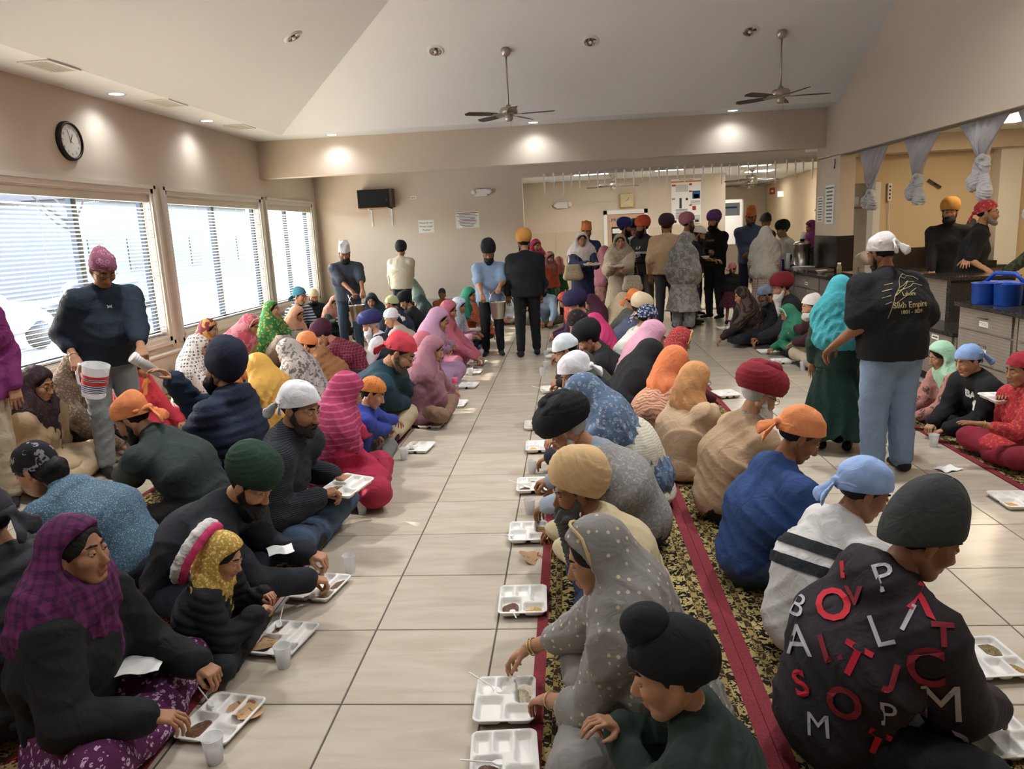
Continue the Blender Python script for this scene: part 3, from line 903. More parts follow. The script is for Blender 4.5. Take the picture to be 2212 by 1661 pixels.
    lo[2] = max(lo[2], -.01)
    # --- body (skin)
    f = Field(lo, hi, hB)
    f.cone(Pv, Ch, .10, .105, .05, latc, .72); f.cone(Ch, Nk - .04 * hdir, .105, .075, .05, latc, .62)
    f.cone(Nk - .03 * hdir, H - .05 * hdir, .056 if sex == 'm' else .048, .050 if sex == 'm' else .044, .04)
    for s in (-1, 1):
        f.cone(Nk + A3(0, 0, -.045), Sh[s], .045, .050, .03); f.cone(Sh[s], El[s], .046 * fat, .039 * fat, .02); f.cone(El[s], Wr[s], .039 * fat, .027, .02)
        f.cone(hip[s], kn[s], .08, .055, .03); f.cone(kn[s], an[s], .052, .036, .02)
    sb = Shell(); V, F = f.net(); sb.add(fin(V), F, 0)
    hv, hf, hm = head_tpl(hH, sex); sb.add(headp(hv), hf, hm)
    for s, kd, rl in ((-1, rk, rroll), (1, lk, lroll)):
        if kd is None: continue
        fa = nrm(Wr[s] - El[s]); hv2, hf2 = hand_tpl(hHd, kd, s < 0)
        x = nrm(fa + A3(0, 0, -.12)) ; z = A3(0, 0, 1) - x * x[2]
        if np.linalg.norm(z) < .35: z = -fwd if x[2] < 0 else fwd; z = z - x * (z @ x)
        z = nrm(z); y = np.cross(z, x); M = np.stack([x, y, z], 1) @ rotx(RAD(rl))
        sb.add((hv2 * (1.0 if sex == 'm' else .92)) @ M.T * sc + Wr[s] * sc, hf2, 0)
    # feet
    ft = {}
    for s in (-1, 1):
        if sit: d = nrm((an[s] - kn[s]) * A3(1, 1, 0) + A3(.06, 0, 0)); ft[s] = (an[s] - A3(0, 0, .005), an[s] + d * .13 + A3(0, 0, -.022))
        else: ft[s] = (an[s] + A3(-.035, 0, -.04), an[s] + A3(.155, s * .03, -.055))
    ff = Field(lo - .1, hi * A3(1, 1, 0) + A3(.25, .1, .4), .012 if lod == 0 else .018)
    for s in (-1, 1):
        ff.cone(ft[s][0], ft[s][1], .043, .032, .02, A3(0, 0, 1), 1.15); ff.cone(an[s], ft[s][0], .04, .043, .02)
    fv, ffc = ff.net()
    if len(fv): fv[:, 2] = np.maximum(fv[:, 2], .004)
    if bare: sb.add(fin(fv), ffc, 0)
    body = link('body', sb.mesh('body', [sm, lipm(SKINS[skin_i % 5]), M_eye, M_iris, hairm(hc)]), root_o)
    if not bare and len(fv): link('socks' if sit else 'shoes', mesh_np('socks' if sit else 'shoes', fin(fv), ffc, mats=[fab(shoe, rough=.7)]), root_o)
    # --- trousers or skirt
    bt = dict(col='#23252b', loose=.014, kind='trousers'); bt.update(bot or {})
    bm = bt.get('mat') or fab(bt['col'], bt.get('pat', 'plain'), bt.get('col2'), bt.get('scale', 1), name='trouser cloth', rough=bt.get('rough', .85))
    g_ = bt['loose']; ph = rs.rand(6) * 6; fat0 = fat; fat = 1 + (fat - 1) * .4
    f = Field(lo, A3(hi[0], hi[1], pz + .3), hG)
    if bt['kind'] == 'trousers':
        f.cone(Pv + A3(0, -.05, 0), Pv + A3(0, .05, 0), .125 * fat + g_ * .5, .125 * fat + g_ * .5, .05)
        if not sit: f.cone(Pv + A3(0, 0, .0), Pv + A3(.0, 0, .06), .118 * fat + g_ * .5, .108 * fat + g_ * .5, .04, A3(0, 1, 0), .75)
        for s in (-1, 1):
            e = an[s] + (kn[s] - an[s]) * (.06 if not sit else .12)
            f.cone(hip[s], kn[s], .088 * fat + g_, .064 + g_, .03); f.cone(kn[s], e, .064 + g_, .046 + g_ * 1.1, .02)
    else:
        hem = bt.get('hem', .10)
        if sit:
            f.ell((.13, 0, .06), (.26, .34, .09), k=.05)
            for s in (-1, 1): f.cone(hip[s], kn[s], .10 + g_, .08 + g_, .05); f.cone(kn[s], an[s], .075 + g_, .07, .05)
        else:
            fl = bt.get('flare', .26)
            f.cone(Pv + A3(0, 0, .1), A3(0, 0, hem), .12 * fat, fl, .05, A3(0, 1, 0), .85)
            f.plane(A3(0, 0, hem + .01), A3(0, 0, -1))
    amp = bt.get('fold', .006)
    if bt['kind'] == 'skirt' and not sit:
        f.add(lambda X, Y, Z: (.012 * np.sin(np.arctan2(Y, X) * 11 + 2 * np.sin(6 * Z + ph[0])) * np.clip((pz + .05 - Z) * 2, 0, 1)).astype(np.float32))
    else:
        f.add(folds(ph, amp * 1.3))
    V, F = f.net(); V[:, 2] = np.maximum(V[:, 2], .006) if len(V) else 0
    bname = bt.get('name') or ('trousers' if bt['kind'] == 'trousers' else 'skirt')
    if len(V): link(bname, mesh_np(bname, fin(V), F, mats=[bm]), root_o)
    # --- upper garment
    fat = fat0
    tp = dict(col='#333333', loose=.02, sleeve=1.93, kind='shirt', fold=.006); tp.update(top or {})
    tmn = tp.get('mat') or fab(tp['col'], tp.get('pat', 'plain'), tp.get('col2'), tp.get('scale', 1), bump=tp.get('bump', .35), thr=tp.get('thr'), col3=tp.get('col3'), name='garment cloth', rough=tp.get('rough', .85), sheen=tp.get('sheen', 0))
    g_ = tp['loose']; hemz = tp.get('hem'); fw = fat
    f = Field(lo, hi, hG); ph = rs.rand(8) * 6
    f.cone(Pv + A3(0, 0, .02), Ch, .118 * fw + g_, .122 * fw + g_, .06, latc, .73); f.cone(Ch, Nk - .055 * hdir, .120 * fw + g_, .075 + g_ * .6, .06, latc, .58)
    if fat > 1.05: f.ell(Pv * .45 + Ch * .55 + fwd * .07 * fat, (.13 * fat, .15 * fat, .14), k=.06)
    f.cone(Nk - .05 * hdir, Nk + .005 * hdir, .068 + g_ * .4, .060 + g_ * .3 + tp.get('collar', 0) * .4, .03)
    for s in (-1, 1):
        f.cone(Nk + A3(0, 0, -.06), Sh[s], .046 + g_ * .5, .056 + g_ * .9, .06)
        sl = tp['sleeve']
        if sl <= 1: f.cone(Sh[s], Sh[s] + (El[s] - Sh[s]) * sl, .060 * fw + g_, .052 * fw + g_ * 1.2, .03)
        elif sl > 0:
            f.cone(Sh[s], El[s], .060 * fw + g_, .048 * fw + g_, .03); f.cone(El[s], El[s] + (Wr[s] - El[s]) * (sl - 1), .048 * fw + g_, .034 + g_ * .9, .025)
    if sit and (lap or tp['kind'] in ('kurta',)):
        f.ell((.15, 0, .14), (.22, .22, .09), k=.06)
        for s in (-1, 1): f.cone(hip[s], hip[s] * .3 + kn[s] * .7, .102, .082, .04)
    if sit and tp['kind'] == 'shawl':
        f.ell(Pv * .5 + Ch * .5, (.185, .25, .28), k=.08); f.ell((.06, 0, .08), (.26, .30, .11), k=.08)
        for s in (-1, 1): f.cone(Sh[s], El[s], .072, .075, .06)
    if not sit and tp['kind'] in ('kurta', 'shawl', 'coat'):
        hz_ = tp.get('hem', .55)
        f.cone(Pv + A3(0, 0, .05), A3(0, 0, hz_), .13 * fat + g_, tp.get('flare', .19), .05, A3(0, 1, 0), .8); f.plane(A3(0, 0, hz_ + .012), A3(0, 0, -1))
        if tp['kind'] == 'shawl':
            for s in (-1, 1): f.cone(Sh[s], El[s], .09, .10, .08); f.cone(El[s], Wr[s] * .6 + El[s] * .4, .10, .09, .08)
    if not sit and tp['kind'] in ('shirt', 'sweater', 'jacket', 'hoodie', 'puffer'):
        f.cone(Pv + A3(0, 0, .08), Pv - A3(0, 0, .10), .122 * fw + g_, .126 * min(fw, 1.18) + g_ + .010, .04, A3(0, 1, 0), .77); f.plane(A3(0, 0, pz - .105), A3(0, 0, -1))
    if tp.get('hood'):
        f.ell(Nk - fwd * .075 + A3(0, 0, -.005), (.060, .125, .075), np.stack([fwd, latc, np.cross(fwd, latc)], 1), k=.04)
        f.cone(Nk - fwd * .05 + latc * .10, Nk + fwd * .05 + latc * .07 + A3(0, 0, -.02), .045, .035, .03); f.cone(Nk - fwd * .05 - latc * .10, Nk + fwd * .05 - latc * .07 + A3(0, 0, -.02), .045, .035, .03)
    if tp['kind'] == 'puffer':
        ax = nrm(Nk - Pv)
        f.add(lambda X, Y, Z: (-.013 * np.abs(np.sin((X * ax[0] + Y * ax[1] + Z * ax[2]) * PI / .062)) + .005 + .004 * np.sin(30 * Y + ph[0])).astype(np.float32))
    else:
        f.add(folds(ph, tp['fold'] * (1.5 if tp['kind'] == 'shawl' else 1.15), 'drape' if tp['kind'] == 'shawl' else 'cloth'))
    V, F = f.net()
    if len(V): V[:, 2] = np.maximum(V[:, 2], .008)
    tn = tp.get('name') or {'shirt': 'shirt', 'sweater': 'sweater', 'puffer': 'puffer_jacket', 'jacket': 'jacket', 'kurta': 'kurta', 'shawl': 'shawl', 'coat': 'coat', 'hoodie': 'hoodie', 'vest': 'vest'}[tp['kind']]
    top_o = link(tn, mesh_np(tn, fin(V), F, mats=[tmn]), root_o)
    # vest over a shirt
    if tp.get('vest'):
        f = Field(lo, hi, hG); vm = fab(tp['vest'], tp.get('vpat', 'plain'), tp.get('vcol2'), 1, name='vest cloth')
        f.cone(Pv + A3(0, 0, .02), Ch, .128 * fw + g_, .132 * fw + g_, .06, latc, .73); f.cone(Ch, Nk - .065 * hdir, .130 * fw + g_, .08 + g_ * .6, .06, latc, .58)
        for s in (-1, 1):
            f.cone(Nk + A3(0, 0, -.05), Sh[s] - latc * s * .02, .055 + g_ * .5, .058 + g_, .04)
            f.cone(Sh[s] + latc * s * .035, El[s] + latc * s * .1, .05, .07, .02, sub=True)
        if tp.get('vpuff'):
            ax = nrm(Nk - Pv); f.add(lambda X, Y, Z: (-.012 * np.abs(np.sin((X * ax[0] + Z * ax[2]) * PI / .06)) + .004).astype(np.float32))
        V, F = f.net(); V[:, 2] = np.maximum(V[:, 2], .01)
        link('vest', mesh_np('vest', fin(V), F, mats=[vm]), root_o)
    if tp.get('collarc'):
        f = Field(Nk - .2, Nk + .2, hG * .8); f.cone(Nk - .045 * hdir, Nk + .02 * hdir, .074 + g_ * .3, .066, .02); f.cone(Nk + .05 * hdir, Nk + .09 * hdir, .055, .055, .01, sub=True)
        V, F = f.net(); link('collar', mesh_np('collar', fin(V), F, mats=[tp['collarc'] if not isinstance(tp['collarc'], str) else fab(tp['collarc'])]), root_o)
    # --- veil: scarf over the head and shoulders
    if veil:
        vl = dict(col='#b04060', open=.045, drop=.30, wide=1.0, arms=.45, fold=.010, front=1); vl.update(veil)
        vm = vl.get('mat') or fab(vl['col'], vl.get('pat', 'plain'), vl.get('col2'), vl.get('scale', 1), thr=vl.get('thr'), col3=vl.get('col3'), name='scarf cloth', rough=.8)
        q = hs / sc
        def hp_(v): return Rh @ (A3(*v) * q) + H
        lo2 = np.minimum(np.minimum(lo, H - .3), Nk - .5); lo2[2] = max(lo2[2], -.01)
        f = Field(lo2, np.maximum(hi, H + .3), (.0105, .0145, .020)[lod]); w = vl['wide']
        f.ell(hp_((-.012, 0, .032)), A3(.116, .096, .108) * q, Rh, k=.02)
        f.cone(hp_((-.01, 0, 0)), hp_((-.03, 0, -.09)), .094 * q, .105 * q, .05)
        f.cone(hp_((-.03, 0, -.06)), Nk - .03 * hdir, .098 * q, .115, .06, latc, .85)
        f.cone(Nk - .02 * hdir - latc * .1, Nk - .02 * hdir + latc * .1, .095 * w, .095 * w, .06)
        for s in (-1, 1):
            f.cone(Nk - .03 * hdir, Sh[s], .095, .082 * w, .06)
            if vl['arms'] > 0: f.cone(Sh[s], Sh[s] + (El[s] - Sh[s]) * vl['arms'], .082 * w, .080 * w, .06)
        bk = Nk - fwd * .03
        if vl['drop'] > 0: f.cone(bk, bk + (Pv - Nk) / np.linalg.norm(Pv - Nk) * vl['drop'] - fwd * .03, .125, .15 * w, .07, latc, .6)
        if vl['front']: f.cone(Nk + fwd * .04 - .05 * hdir, Ch + fwd * .08 + latc * .05, .085, .085, .06, latc, .75)
        # open it in front of the face
        xo = vl['open']
        xe = .052 - xo
        f.ell(hp_((xe + .30, 0, -.012)), A3(.30, .30, .150) * q, Rh, k=.012, sub=True)
        ph2 = rs.rand(5) * 6; fa_ = vl['fold']
        hx, hy_, hz2 = H
        def vf(X, Y, Z):
            q1 = 40 * (Y - hy_) * (1 + .0 * Z) + 16 * (X - hx) + 1.7 * np.sin(9 * Z + ph2[1]) + ph2[0]; q2 = 34 * (X - hx) + 20 * np.abs(Y - hy_) + 24 * (Z - hz2) + ph2[2]
            k_ = np.clip(.35 + (hz2 - Z) * 3.2, .25, 1)
            return (fa_ * k_ * (.4 - 1.0 * (1 - np.abs(np.sin(q1))) ** 2 - .9 * (1 - np.abs(np.sin(q2))) ** 2)).astype(np.float32)
        f.add(vf)
        V, F = f.net()
        if len(V): V[:, 2] = np.maximum(V[:, 2], .012)
        nm = vl.get('name', 'headscarf'); vo = link(nm, mesh_np(nm, fin(V), F, mats=[vm]), root_o)
        hv2, hf2 = hair_tpl((.007, .009, .013)[lod], 'f')
        link('hair', mesh_np('hair', headp(hv2), hf2, mats=[hairm(vl.get('hairc', '#120e0d'))]), root_o)
        if vl.get('edge'):     # trimmed edge along the face opening
            pts = []
            for k in range(15):
                a = -1.9 + 3.8 * k / 14
                pts.append(headp(A3(.056 - xo + .012 + .10 * max(0, abs(math.cos(a)) - .75), .102 * math.sin(a), .030 + .104 * math.cos(a))))
            MB().tube([tuple(p) for p in pts], .006, 6).obj('trim_edge', fab(vl['edge']), vo)
    # --- headwear
    if hat:
        ht = dict(col='#222222'); ht.update(hat); kd = ht.pop('kind')
        hm_ = ht.get('mat') or fab(ht['col'], ht.get('pat', 'plain'), ht.get('col2'), ht.get('scale', 1), bump=ht.get('bump', .3), thr=ht.get('thr'), name='headwear cloth')
        pr = {k: v for k, v in ht.items() if k in ('big', 'slant', 'n', 'wide', 'tall', 'rim', 'swirl', 'peak', 'crown', 'knot', 'kz', 'kx')}
        sh_ = Shell()
        til = roty(RAD(ht.get('tilt', 0)))
        for V, F in headwear(kd, lod, seed, **pr): sh_.add(headp(V @ til.T), F)
        nm = {'turban': 'turban', 'patka': 'patka', 'beanie': 'beanie'}.get(kd, 'bandana')
        link(nm, sh_.mesh(nm, [hm_]), root_o)
        if ht.get('hair', True):
            hv2, hf2 = hair_tpl((.007, .009, .013)[lod], ht.get('hairk', 'm'))
            link('hair', mesh_np('hair', headp(hv2), hf2, mats=[hairm(ht.get('hairc', hc))]), root_o)
    if beard:
        bv, bf = beard_tpl((.0055, .007, .010)[lod], beard[0])
        link('beard', mesh_np('beard', headp(bv), bf, mats=[hairm(beard[1])]), root_o)
    if glasses:
        m = MB()
        for s in (-1, 1):
            c = A3(.105, s * .032, -.002)
            ring = [tuple(headp(c + A3(-.004 * abs(math.sin(a)), .024 * math.cos(a), .018 * math.sin(a)))) for a in np.linspace(0, 2 * PI, 15)]
            m.tube(ring, .0017, 5, caps=False)
            m.tube([tuple(headp(A3(.100, s * .056, .004))), tuple(headp(A3(.05, s * .078, .006))), tuple(headp(A3(-.01, s * .080, .004)))], .0016, 5)
        m.tube([tuple(headp(A3(.107, -.009, .002))), tuple(headp(A3(.109, 0, .004))), tuple(headp(A3(.107, .009, .002)))], .0016, 5)
        m.obj('glasses', M_black, root_o)
    if sit and z0 == 0: root_o.location.z = root[2] = .009
    J = dict(root=root, yaw=yawr, sc=sc, H=R3 @ (H * sc) + root, Rh=R3 @ Rh, Wr={s: R3 @ (Wr[s] * sc) + root for s in Wr}, El={s: R3 @ (El[s] * sc) + root for s in El}, Nk=R3 @ (Nk * sc) + root,
             Ch=R3 @ (Ch * sc) + root, fwd=R3 @ fwd, lat=R3 @ latc, obj=root_o, top=top_o, R3=R3, label=label)
    PEOPLE[key] = J
    return J

def bvh_of(o):
    me = o.data; M = o.matrix_world if o.parent is None else Matrix.Translation(o.parent.location) @ o.parent.rotation_euler.to_matrix().to_4x4()
    V = [M @ v.co for v in me.vertices]; return BVHTree.FromPolygons(V, [tuple(p.vertices) for p in me.polygons])

def decal(J, o, V, F, origin, ux, uy, n, mat, name, lift=.0035):
    """printed marks laid on a garment: flat outlines pressed onto the cloth along -n"""
    bv = bvh_of(o); ux, uy, n = nrm(ux), nrm(uy), nrm(n); out = []; org = np.array(origin, float); ok = []
    for a in V:
        p = org + a[0] * ux + a[1] * uy + n * .35
        hit = bv.ray_cast(Vector(p), Vector(-n), .8)
        ok.append(hit[0] is not None and abs((np.array(hit[0]) - org) @ n) < .26)
        if hit[0] is None: hit = (Vector(org), Vector(n))
        q = np.array(hit[0]) + np.array(hit[1]) * lift * (1 if np.array(hit[1]) @ n > 0 else -1)
        out.append(J['R3'].T @ (q - J['root']))
    F = np.asarray(F); ok = np.array(ok); out = np.array(out); F = F[ok[F].all(1)]
    e = np.max([np.linalg.norm(out[F[:, i]] - out[F[:, i - 1]], axis=1) for i in range(F.shape[1])], 0); e0 = np.max([np.linalg.norm(np.asarray(V)[F[:, i]] - np.asarray(V)[F[:, i - 1]], axis=1) for i in range(F.shape[1])], 0)
    F = F[e < 3 * e0 + .012]
    if len(F) == 0: return
    return link(name, mesh_np(name, out, [F], mats=[mat], smooth=False), J['obj'])

def strokes(polys, w):
    """polylines -> ribbon quads, subdivided"""
    V = []; F = []
    for pl in polys:
        pts = []
        for a, b in zip(pl, pl[1:]):
            n = max(1, int(math.hypot(b[0] - a[0], b[1] - a[1]) / .02))
            pts += [(a[0] + (b[0] - a[0]) * i / n, a[1] + (b[1] - a[1]) * i / n) for i in range(n)]
        pts.append(pl[-1]); k = len(V)
        for i, p in enumerate(pts):
            q0, q1 = pts[max(0, i - 1)], pts[min(len(pts) - 1, i + 1)]; dx, dy = q1[0] - q0[0], q1[1] - q0[1]; L = math.hypot(dx, dy) + 1e-9
            V += [(p[0] - dy / L * w * c_, p[1] + dx / L * w * c_, 0) for c_ in (.5, .17, -.17, -.5)]
        F += [(k + 4 * i + c_, k + 4 * i + c_ + 1, k + 4 * i + c_ + 5, k + 4 * i + c_ + 4) for i in range(len(pts) - 1) for c_ in range(3)]
    return np.array(V), np.array(F)
# ------------------------------------------------------------------ outside the windows
gr = struct(part('ground_outside', plain('#8e8d8a', .9, name='asphalt', bump=.1, bscale=20), None, (-60, XL - .2, -30, 60, -.35, -.25)))
def outside():
    for k, (x, y0, y1, h_, c) in enumerate(((-24, -12, 6, 4.2, '#77726c'), (-27, 9, 30, 5.0, '#5c5d62'), (-22, 33, 52, 4.4, '#6c6a68'))):
        b = tag(empty('building', (x, (y0 + y1) / 2, -.25)), ['pale building seen through the widest blind', 'grey building seen through the middle blind', 'low building seen through the farthest blind'][k], 'building')
        w = (y1 - y0) / 2
        part('wall', plain(c, .8, name='facade'), b, (-6, 0, -w, w, 0, h_))
        part('roof', plain('#5b5350', .8, name='roof'), b, (-6.4, .4, -w - .4, w + .4, h_, h_ + .35))
        n = int(w * 2 / 3)
        for i in range(n):
            y = -w + 1.5 + i * (2 * w - 3) / max(1, n - 1)
            part('window', plain('#2c3238', .2, name='dark glass'), b, (0, .05, y - .6, y + .6, 1.0, 2.6))
    for k, (x, y, c) in enumerate(((-12, 9.5, '#3a5a8c'), (-12.5, 14.5, '#c9cbce'), (-13, 20.5, '#2b2d30'))):
        cr = tag(empty('parked_car', (x, y, -.25)), ['blue car parked outside the widest window', 'silver car parked outside the middle window', 'black car parked outside the farthest window'][k], 'car')
        f = Field((-.95, -2.3, .15), (.95, 2.3, 1.5), .06); f.cone((0, -1.75, .62), (0, 1.75, .60), .34, .36, .15, A3(1, 0, 0), .42); f.cone((0, -.9, 1.08), (0, .7, 1.08), .28, .3, .25, A3(1, 0, 0), .45)
        link('car_body', mesh_np('car_body', *f.net(), mats=[plain(c, .25, .3, name='car paint')]), cr)
        for wx in (-.78, .78):
            for wy in (-1.35, 1.35):
                MB().lathe([(.0, -.1), (.3, -.1), (.33, 0), (.3, .1), (0, .1)], (wx, wy, .33), 16, Matrix.Rotation(PI / 2, 3, 'Y')).obj('wheel', M_black, cr, smooth=True)
    for k, (x, y, h_) in enumerate(((-17, 4, 5.5), (-18, 13, 6.5), (-16, 24, 6))):
        t = tag(empty('bare_tree', (x, y, -.25)), ['bare tree near the pale building outside', 'bare tree between the outside buildings', 'bare tree outside the farthest window'][k], 'tree')
        m = MB(); m.tube([(0, 0, 0), (.1, .05, h_ * .4), (0, .1, h_)], .22, 8, .05); m.obj('trunk', plain('#4a4038', .9, name='bark'), t)
        m = MB(); rs = random.Random(k)
        for i in range(26):
            a = rs.uniform(0, 6.28); z = h_ * rs.uniform(.3, .95); L = rs.uniform(.8, 2)
            m.tube([(0, .05, z), (L * .5 * math.cos(a), L * .5 * math.sin(a), z + L * .35), (L * math.cos(a), L * math.sin(a), z + L * .9)], .05, 5, .012)
        m.obj('branches', plain('#4a4038', .9, name='bark'), t)
outside()

# ------------------------------------------------------------------ lamps
M_led = plain((.86, .92, 1.0), .5, name='lit diffuser', emit=4)
M_ring = plain('#c9c7c2', .4, .3, name='lamp ring')
def downlight(x, y, z, label, power=60, vis=True):
    o = tag(empty('downlight', (x, y, z)), label, 'light', 'recessed downlights')
    MB().lathe([(.075, 0), (.095, -.004), (.10, 0)], n=24).obj('ring', M_ring, o, smooth=True)
    MB().lathe([(.0, -.001), (.078, -.001)], n=24).obj('diffuser', M_led, o)
    d = bpy.data.lights.new('downlight_bulb', 'SPOT'); d.energy = power; d.spot_size = RAD(150); d.spot_blend = .9; d.shadow_soft_size = .07; d.color = (.90, .95, 1.0)
    l = bpy.data.objects.new('bulb', d); COL.objects.link(l); l.parent = o; l.location = (0, 0, -.03)
    return o
for k, y in enumerate((-.11, 2.08, 4.27, 6.46, 8.66, 10.85)):  # row carried on out of view: those nearer fixtures are added for fill
    downlight(-5.0, y, ZS, ('lit downlight in the window soffit above the wall clock' if k == 4 else 'lit downlight in the window soffit near the hip corner' if k == 5 else 'unseen downlight added along the window soffit to brighten the hall'), 17)
for k, x in enumerate((-3.88, -.5, 2.71)):
    downlight(x, 13.02, ZS, ['lit downlight over the beam near the window corner', 'lit downlight over the middle of the beam', 'lit downlight over the beam by the kitchen column'][k], 17)
M_refl = plain('#cfcdc8', .15, 1.0, name='reflector')
def slope_frame(n):
    z = Vector(n).normalized(); x = Vector((1, 0, 0)); y = z.cross(x)
    if y.length < .1: x = Vector((0, 1, 0)); y = z.cross(x)
    y.normalize(); x = y.cross(z); return Matrix((x, y, z)).transposed()
def vault_light(x, y, label, lit=0):
    z = slope(x, y)
    nb = (0, -sl_, -1) if ZS + sl_ * (YS - y) <= ZS + sl_ * (x - XS) else (sl_, 0, -1)
    if z >= ZC - .01: nb = (0, 0, -1)
    R_ = slope_frame(nb); o = tag(empty('recessed_light', (x, y, z)), label, 'light', 'recessed lights in the vault')
    MB().lathe([(.085, .014), (.10, .018), (.125, 0)], n=28, mtx=R_).obj('ring', M_white, o, smooth=True)
    MB().lathe([(.0, .002), (.03, .0035), (.06, .007), (.085, .016)], n=28, mtx=R_).obj('reflector', M_refl, o, smooth=True)
    MB().lathe([(.0, .003), (.025, .006), (.028, .02), (.016, .034), (0, .038)], n=14, mtx=R_).obj('bulb', plain('#e9e6dc', .2, name='frosted bulb'), o, smooth=True)
    if lit:
        d = bpy.data.lights.new('vault_fill', 'SPOT'); d.energy = lit; d.spot_size = RAD(140); d.spot_blend = .8; d.shadow_soft_size = .15; d.color = (.98, .98, 1.0)
        l = bpy.data.objects.new('lamp', d); COL.objects.link(l); l.parent = o; l.location = tuple(Vector(nb).normalized() * .05)
vault_light(-3.21, 9.56, 'recessed light in the window side slope of the vault')
vault_light(-1.74, 11.13, 'recessed light in the back slope close to the hip line')
vault_light(.40, 11.15, 'recessed light in the back slope between the two fans')
vault_light(2.54, 11.16, 'recessed light in the back slope beside the kitchen side fan')
for k, (x, y) in enumerate(((-3.2, 5.0), (-3.2, 1.0), (.3, 7.0), (.3, 1.8), (2.2, 5.5), (3.0, 1.8))):  # unseen vault lights, added as fill to lift the hall's brightness
    vault_light(x, y, 'unseen recessed light added to brighten the near hall', lit=(100 if y < 3 else 230 if x < 0 else 340))

def panel_light(x0, x1, y0, y1, z, label, e, colr=(1, .97, .92)):
    o = tag(empty('ceiling_light', ((x0 + x1) / 2, (y0 + y1) / 2, z)), label, 'light', 'fluorescent ceiling lights')
    a, b = (x1 - x0) / 2, (y1 - y0) / 2
    part('frame', M_white, o, (-a - .03, a + .03, -b - .03, b + .03, -.012, 0))
    part('diffuser', plain(colr, .5, name='lit panel', emit=e), o, (-a, a, -b, b, -.02, -.012))
panel_light(.2, .95, 17.3, 17.75, 2.98, 'fluorescent ceiling light of the far room behind the first icicles', 26)
panel_light(2.0, 2.6, 17.2, 17.7, 2.98, 'fluorescent ceiling light of the far room above the poster', 26)
panel_light(3.9, 4.5, 17.3, 17.75, 2.98, 'nearer fluorescent ceiling light over the passage', 26)
panel_light(4.5, 5.1, 19.6, 20.1, 2.98, 'farther fluorescent ceiling light over the passage', 26)
panel_light(5.2, 5.8, 23.5, 24.1, 2.98, 'fluorescent ceiling light at the corridor end', 12)
for k, (x, y) in enumerate(((6, 11), (6, 7.6), (8, 9))):
    panel_light(x - .3, x + .3, y - .6, y + .6, 2.975, ['warm ceiling light over the kitchen back wall', 'warm ceiling light over the kitchen counter', 'warm ceiling light at the kitchen side wall'][k], 10, (1, .80, .55))
# ------------------------------------------------------------------ everyone in the hall
def man(key, label, uv, yaw, **k): return person(key, label, uv, yaw, sex='m', **k)
def woman(key, label, uv, yaw, **k):
    k.setdefault('sc', 1.0); return person(key, label, uv, yaw, sex='f', **k)
G1 = 'people seated facing the centre aisle, window side'
G2 = 'people seated facing the windows'
G3 = 'people seated under the windows'
G4 = 'people seated along the centre rug, facing the aisle'
G5 = 'people seated along the centre rug, facing the cabinets'
G6 = 'people seated against the cabinets'
G7 = 'people seated along the back wall'
G8 = 'people standing by the opening to the far room'
G9 = 'people serving or standing among the rows'
BLK = '#16171b'
# --- row facing the aisle
woman('purple', 'woman in purple scarf and black coat eating from the nearest tray', (165, 1195), 2, By=2.4, sc=1.12, lean=10, hp=-2, hy=-4, group=G1, skin_i=0,
      Rpx=(322, 1552, .24), Lpx=(432, 1440, .22), rk='relax', lk='pinch', top=dict(col='#17181c', kind='coat', loose=.035, sleeve=1.9),
      bot=dict(kind='skirt', col='#5b1c50', pat='floral', col2='#c7a6c0', scale=3.2), veil=dict(col='#6a1c5c', pat='plaid', col2='#3a0f38', scale=2.6, drop=.12, arms=0, open=.058, wide=.86))
g_girl = woman('girl', 'girl in gold scarf and black puffer with white fur hood', (482, 1205), 2, By=2.95, sc=.84, lean=20, hp=22, hy=-6, group=G1, skin_i=2, Rpx=(555, 1330, .22), Lpx=(570, 1290, .24), rk='pinch', lk='pinch',
      top=dict(col='#1a1b20', kind='puffer', loose=.035, hood=True, sleeve=1.95), veil=dict(col='#c0961f', pat='specks', col2='#e8cd6a', scale=1.5, drop=0, arms=0, open=.04, wide=.8, front=1))
man('greenturban', 'bearded man in dark green turban and navy jacket bending over his tray', (542, 1045), 0, By=3.45, sc=1.16, lean=40, hp=34, hy=-10, group=G1, skin_i=2, Rpx=(668, 1255, .12), Lpx=(668, 1198, .14), rk='pinch', lk='pinch',
    top=dict(col='#20232c', kind='jacket', loose=.03, collar=.03), bot=dict(col='#1f2532'), hat=dict(kind='turban', col='#1d3b2d', n=10, slant=.5, rim=(-20, -50)), beard=('full', '#120e0d'))
man('whiterumal', 'man in white head cloth and dark knit sweater holding up his tray', (648, 882), -4, By=4.25, sc=1.14, lean=20, hp=18, hy=-12, group=G1, skin_i=0, Rpx=(690, 1075, .34), Lpx=(722, 1030, .32), rk='pinch', lk='hold',
    top=dict(col='#23282f', kind='sweater', pat='knit', loose=.03, collar=.03), bot=dict(col='#3f556e'), hat=dict(kind='rumal', col='#e6e8ec'), beard=('stubble', '#2a2220'))
woman('magenta', 'woman in magenta striped scarf and crimson suit with red bangles', (750, 848), 12, By=5.0, sc=1.1, lean=10, hp=22, hy=10, group=G1, skin_i=0, Rpx=(815, 1003, .18), Lpx=(815, 945, .24), rk='relax', lk='relax',
      top=dict(col='#c01c4e', kind='kurta', sleeve=1.55, loose=.02), bot=dict(col='#a8183f', loose=.04), veil=dict(col='#b02a5c', pat='lines', col2='#c65580', scale=.8, drop=.42, arms=.5, open=-.005))
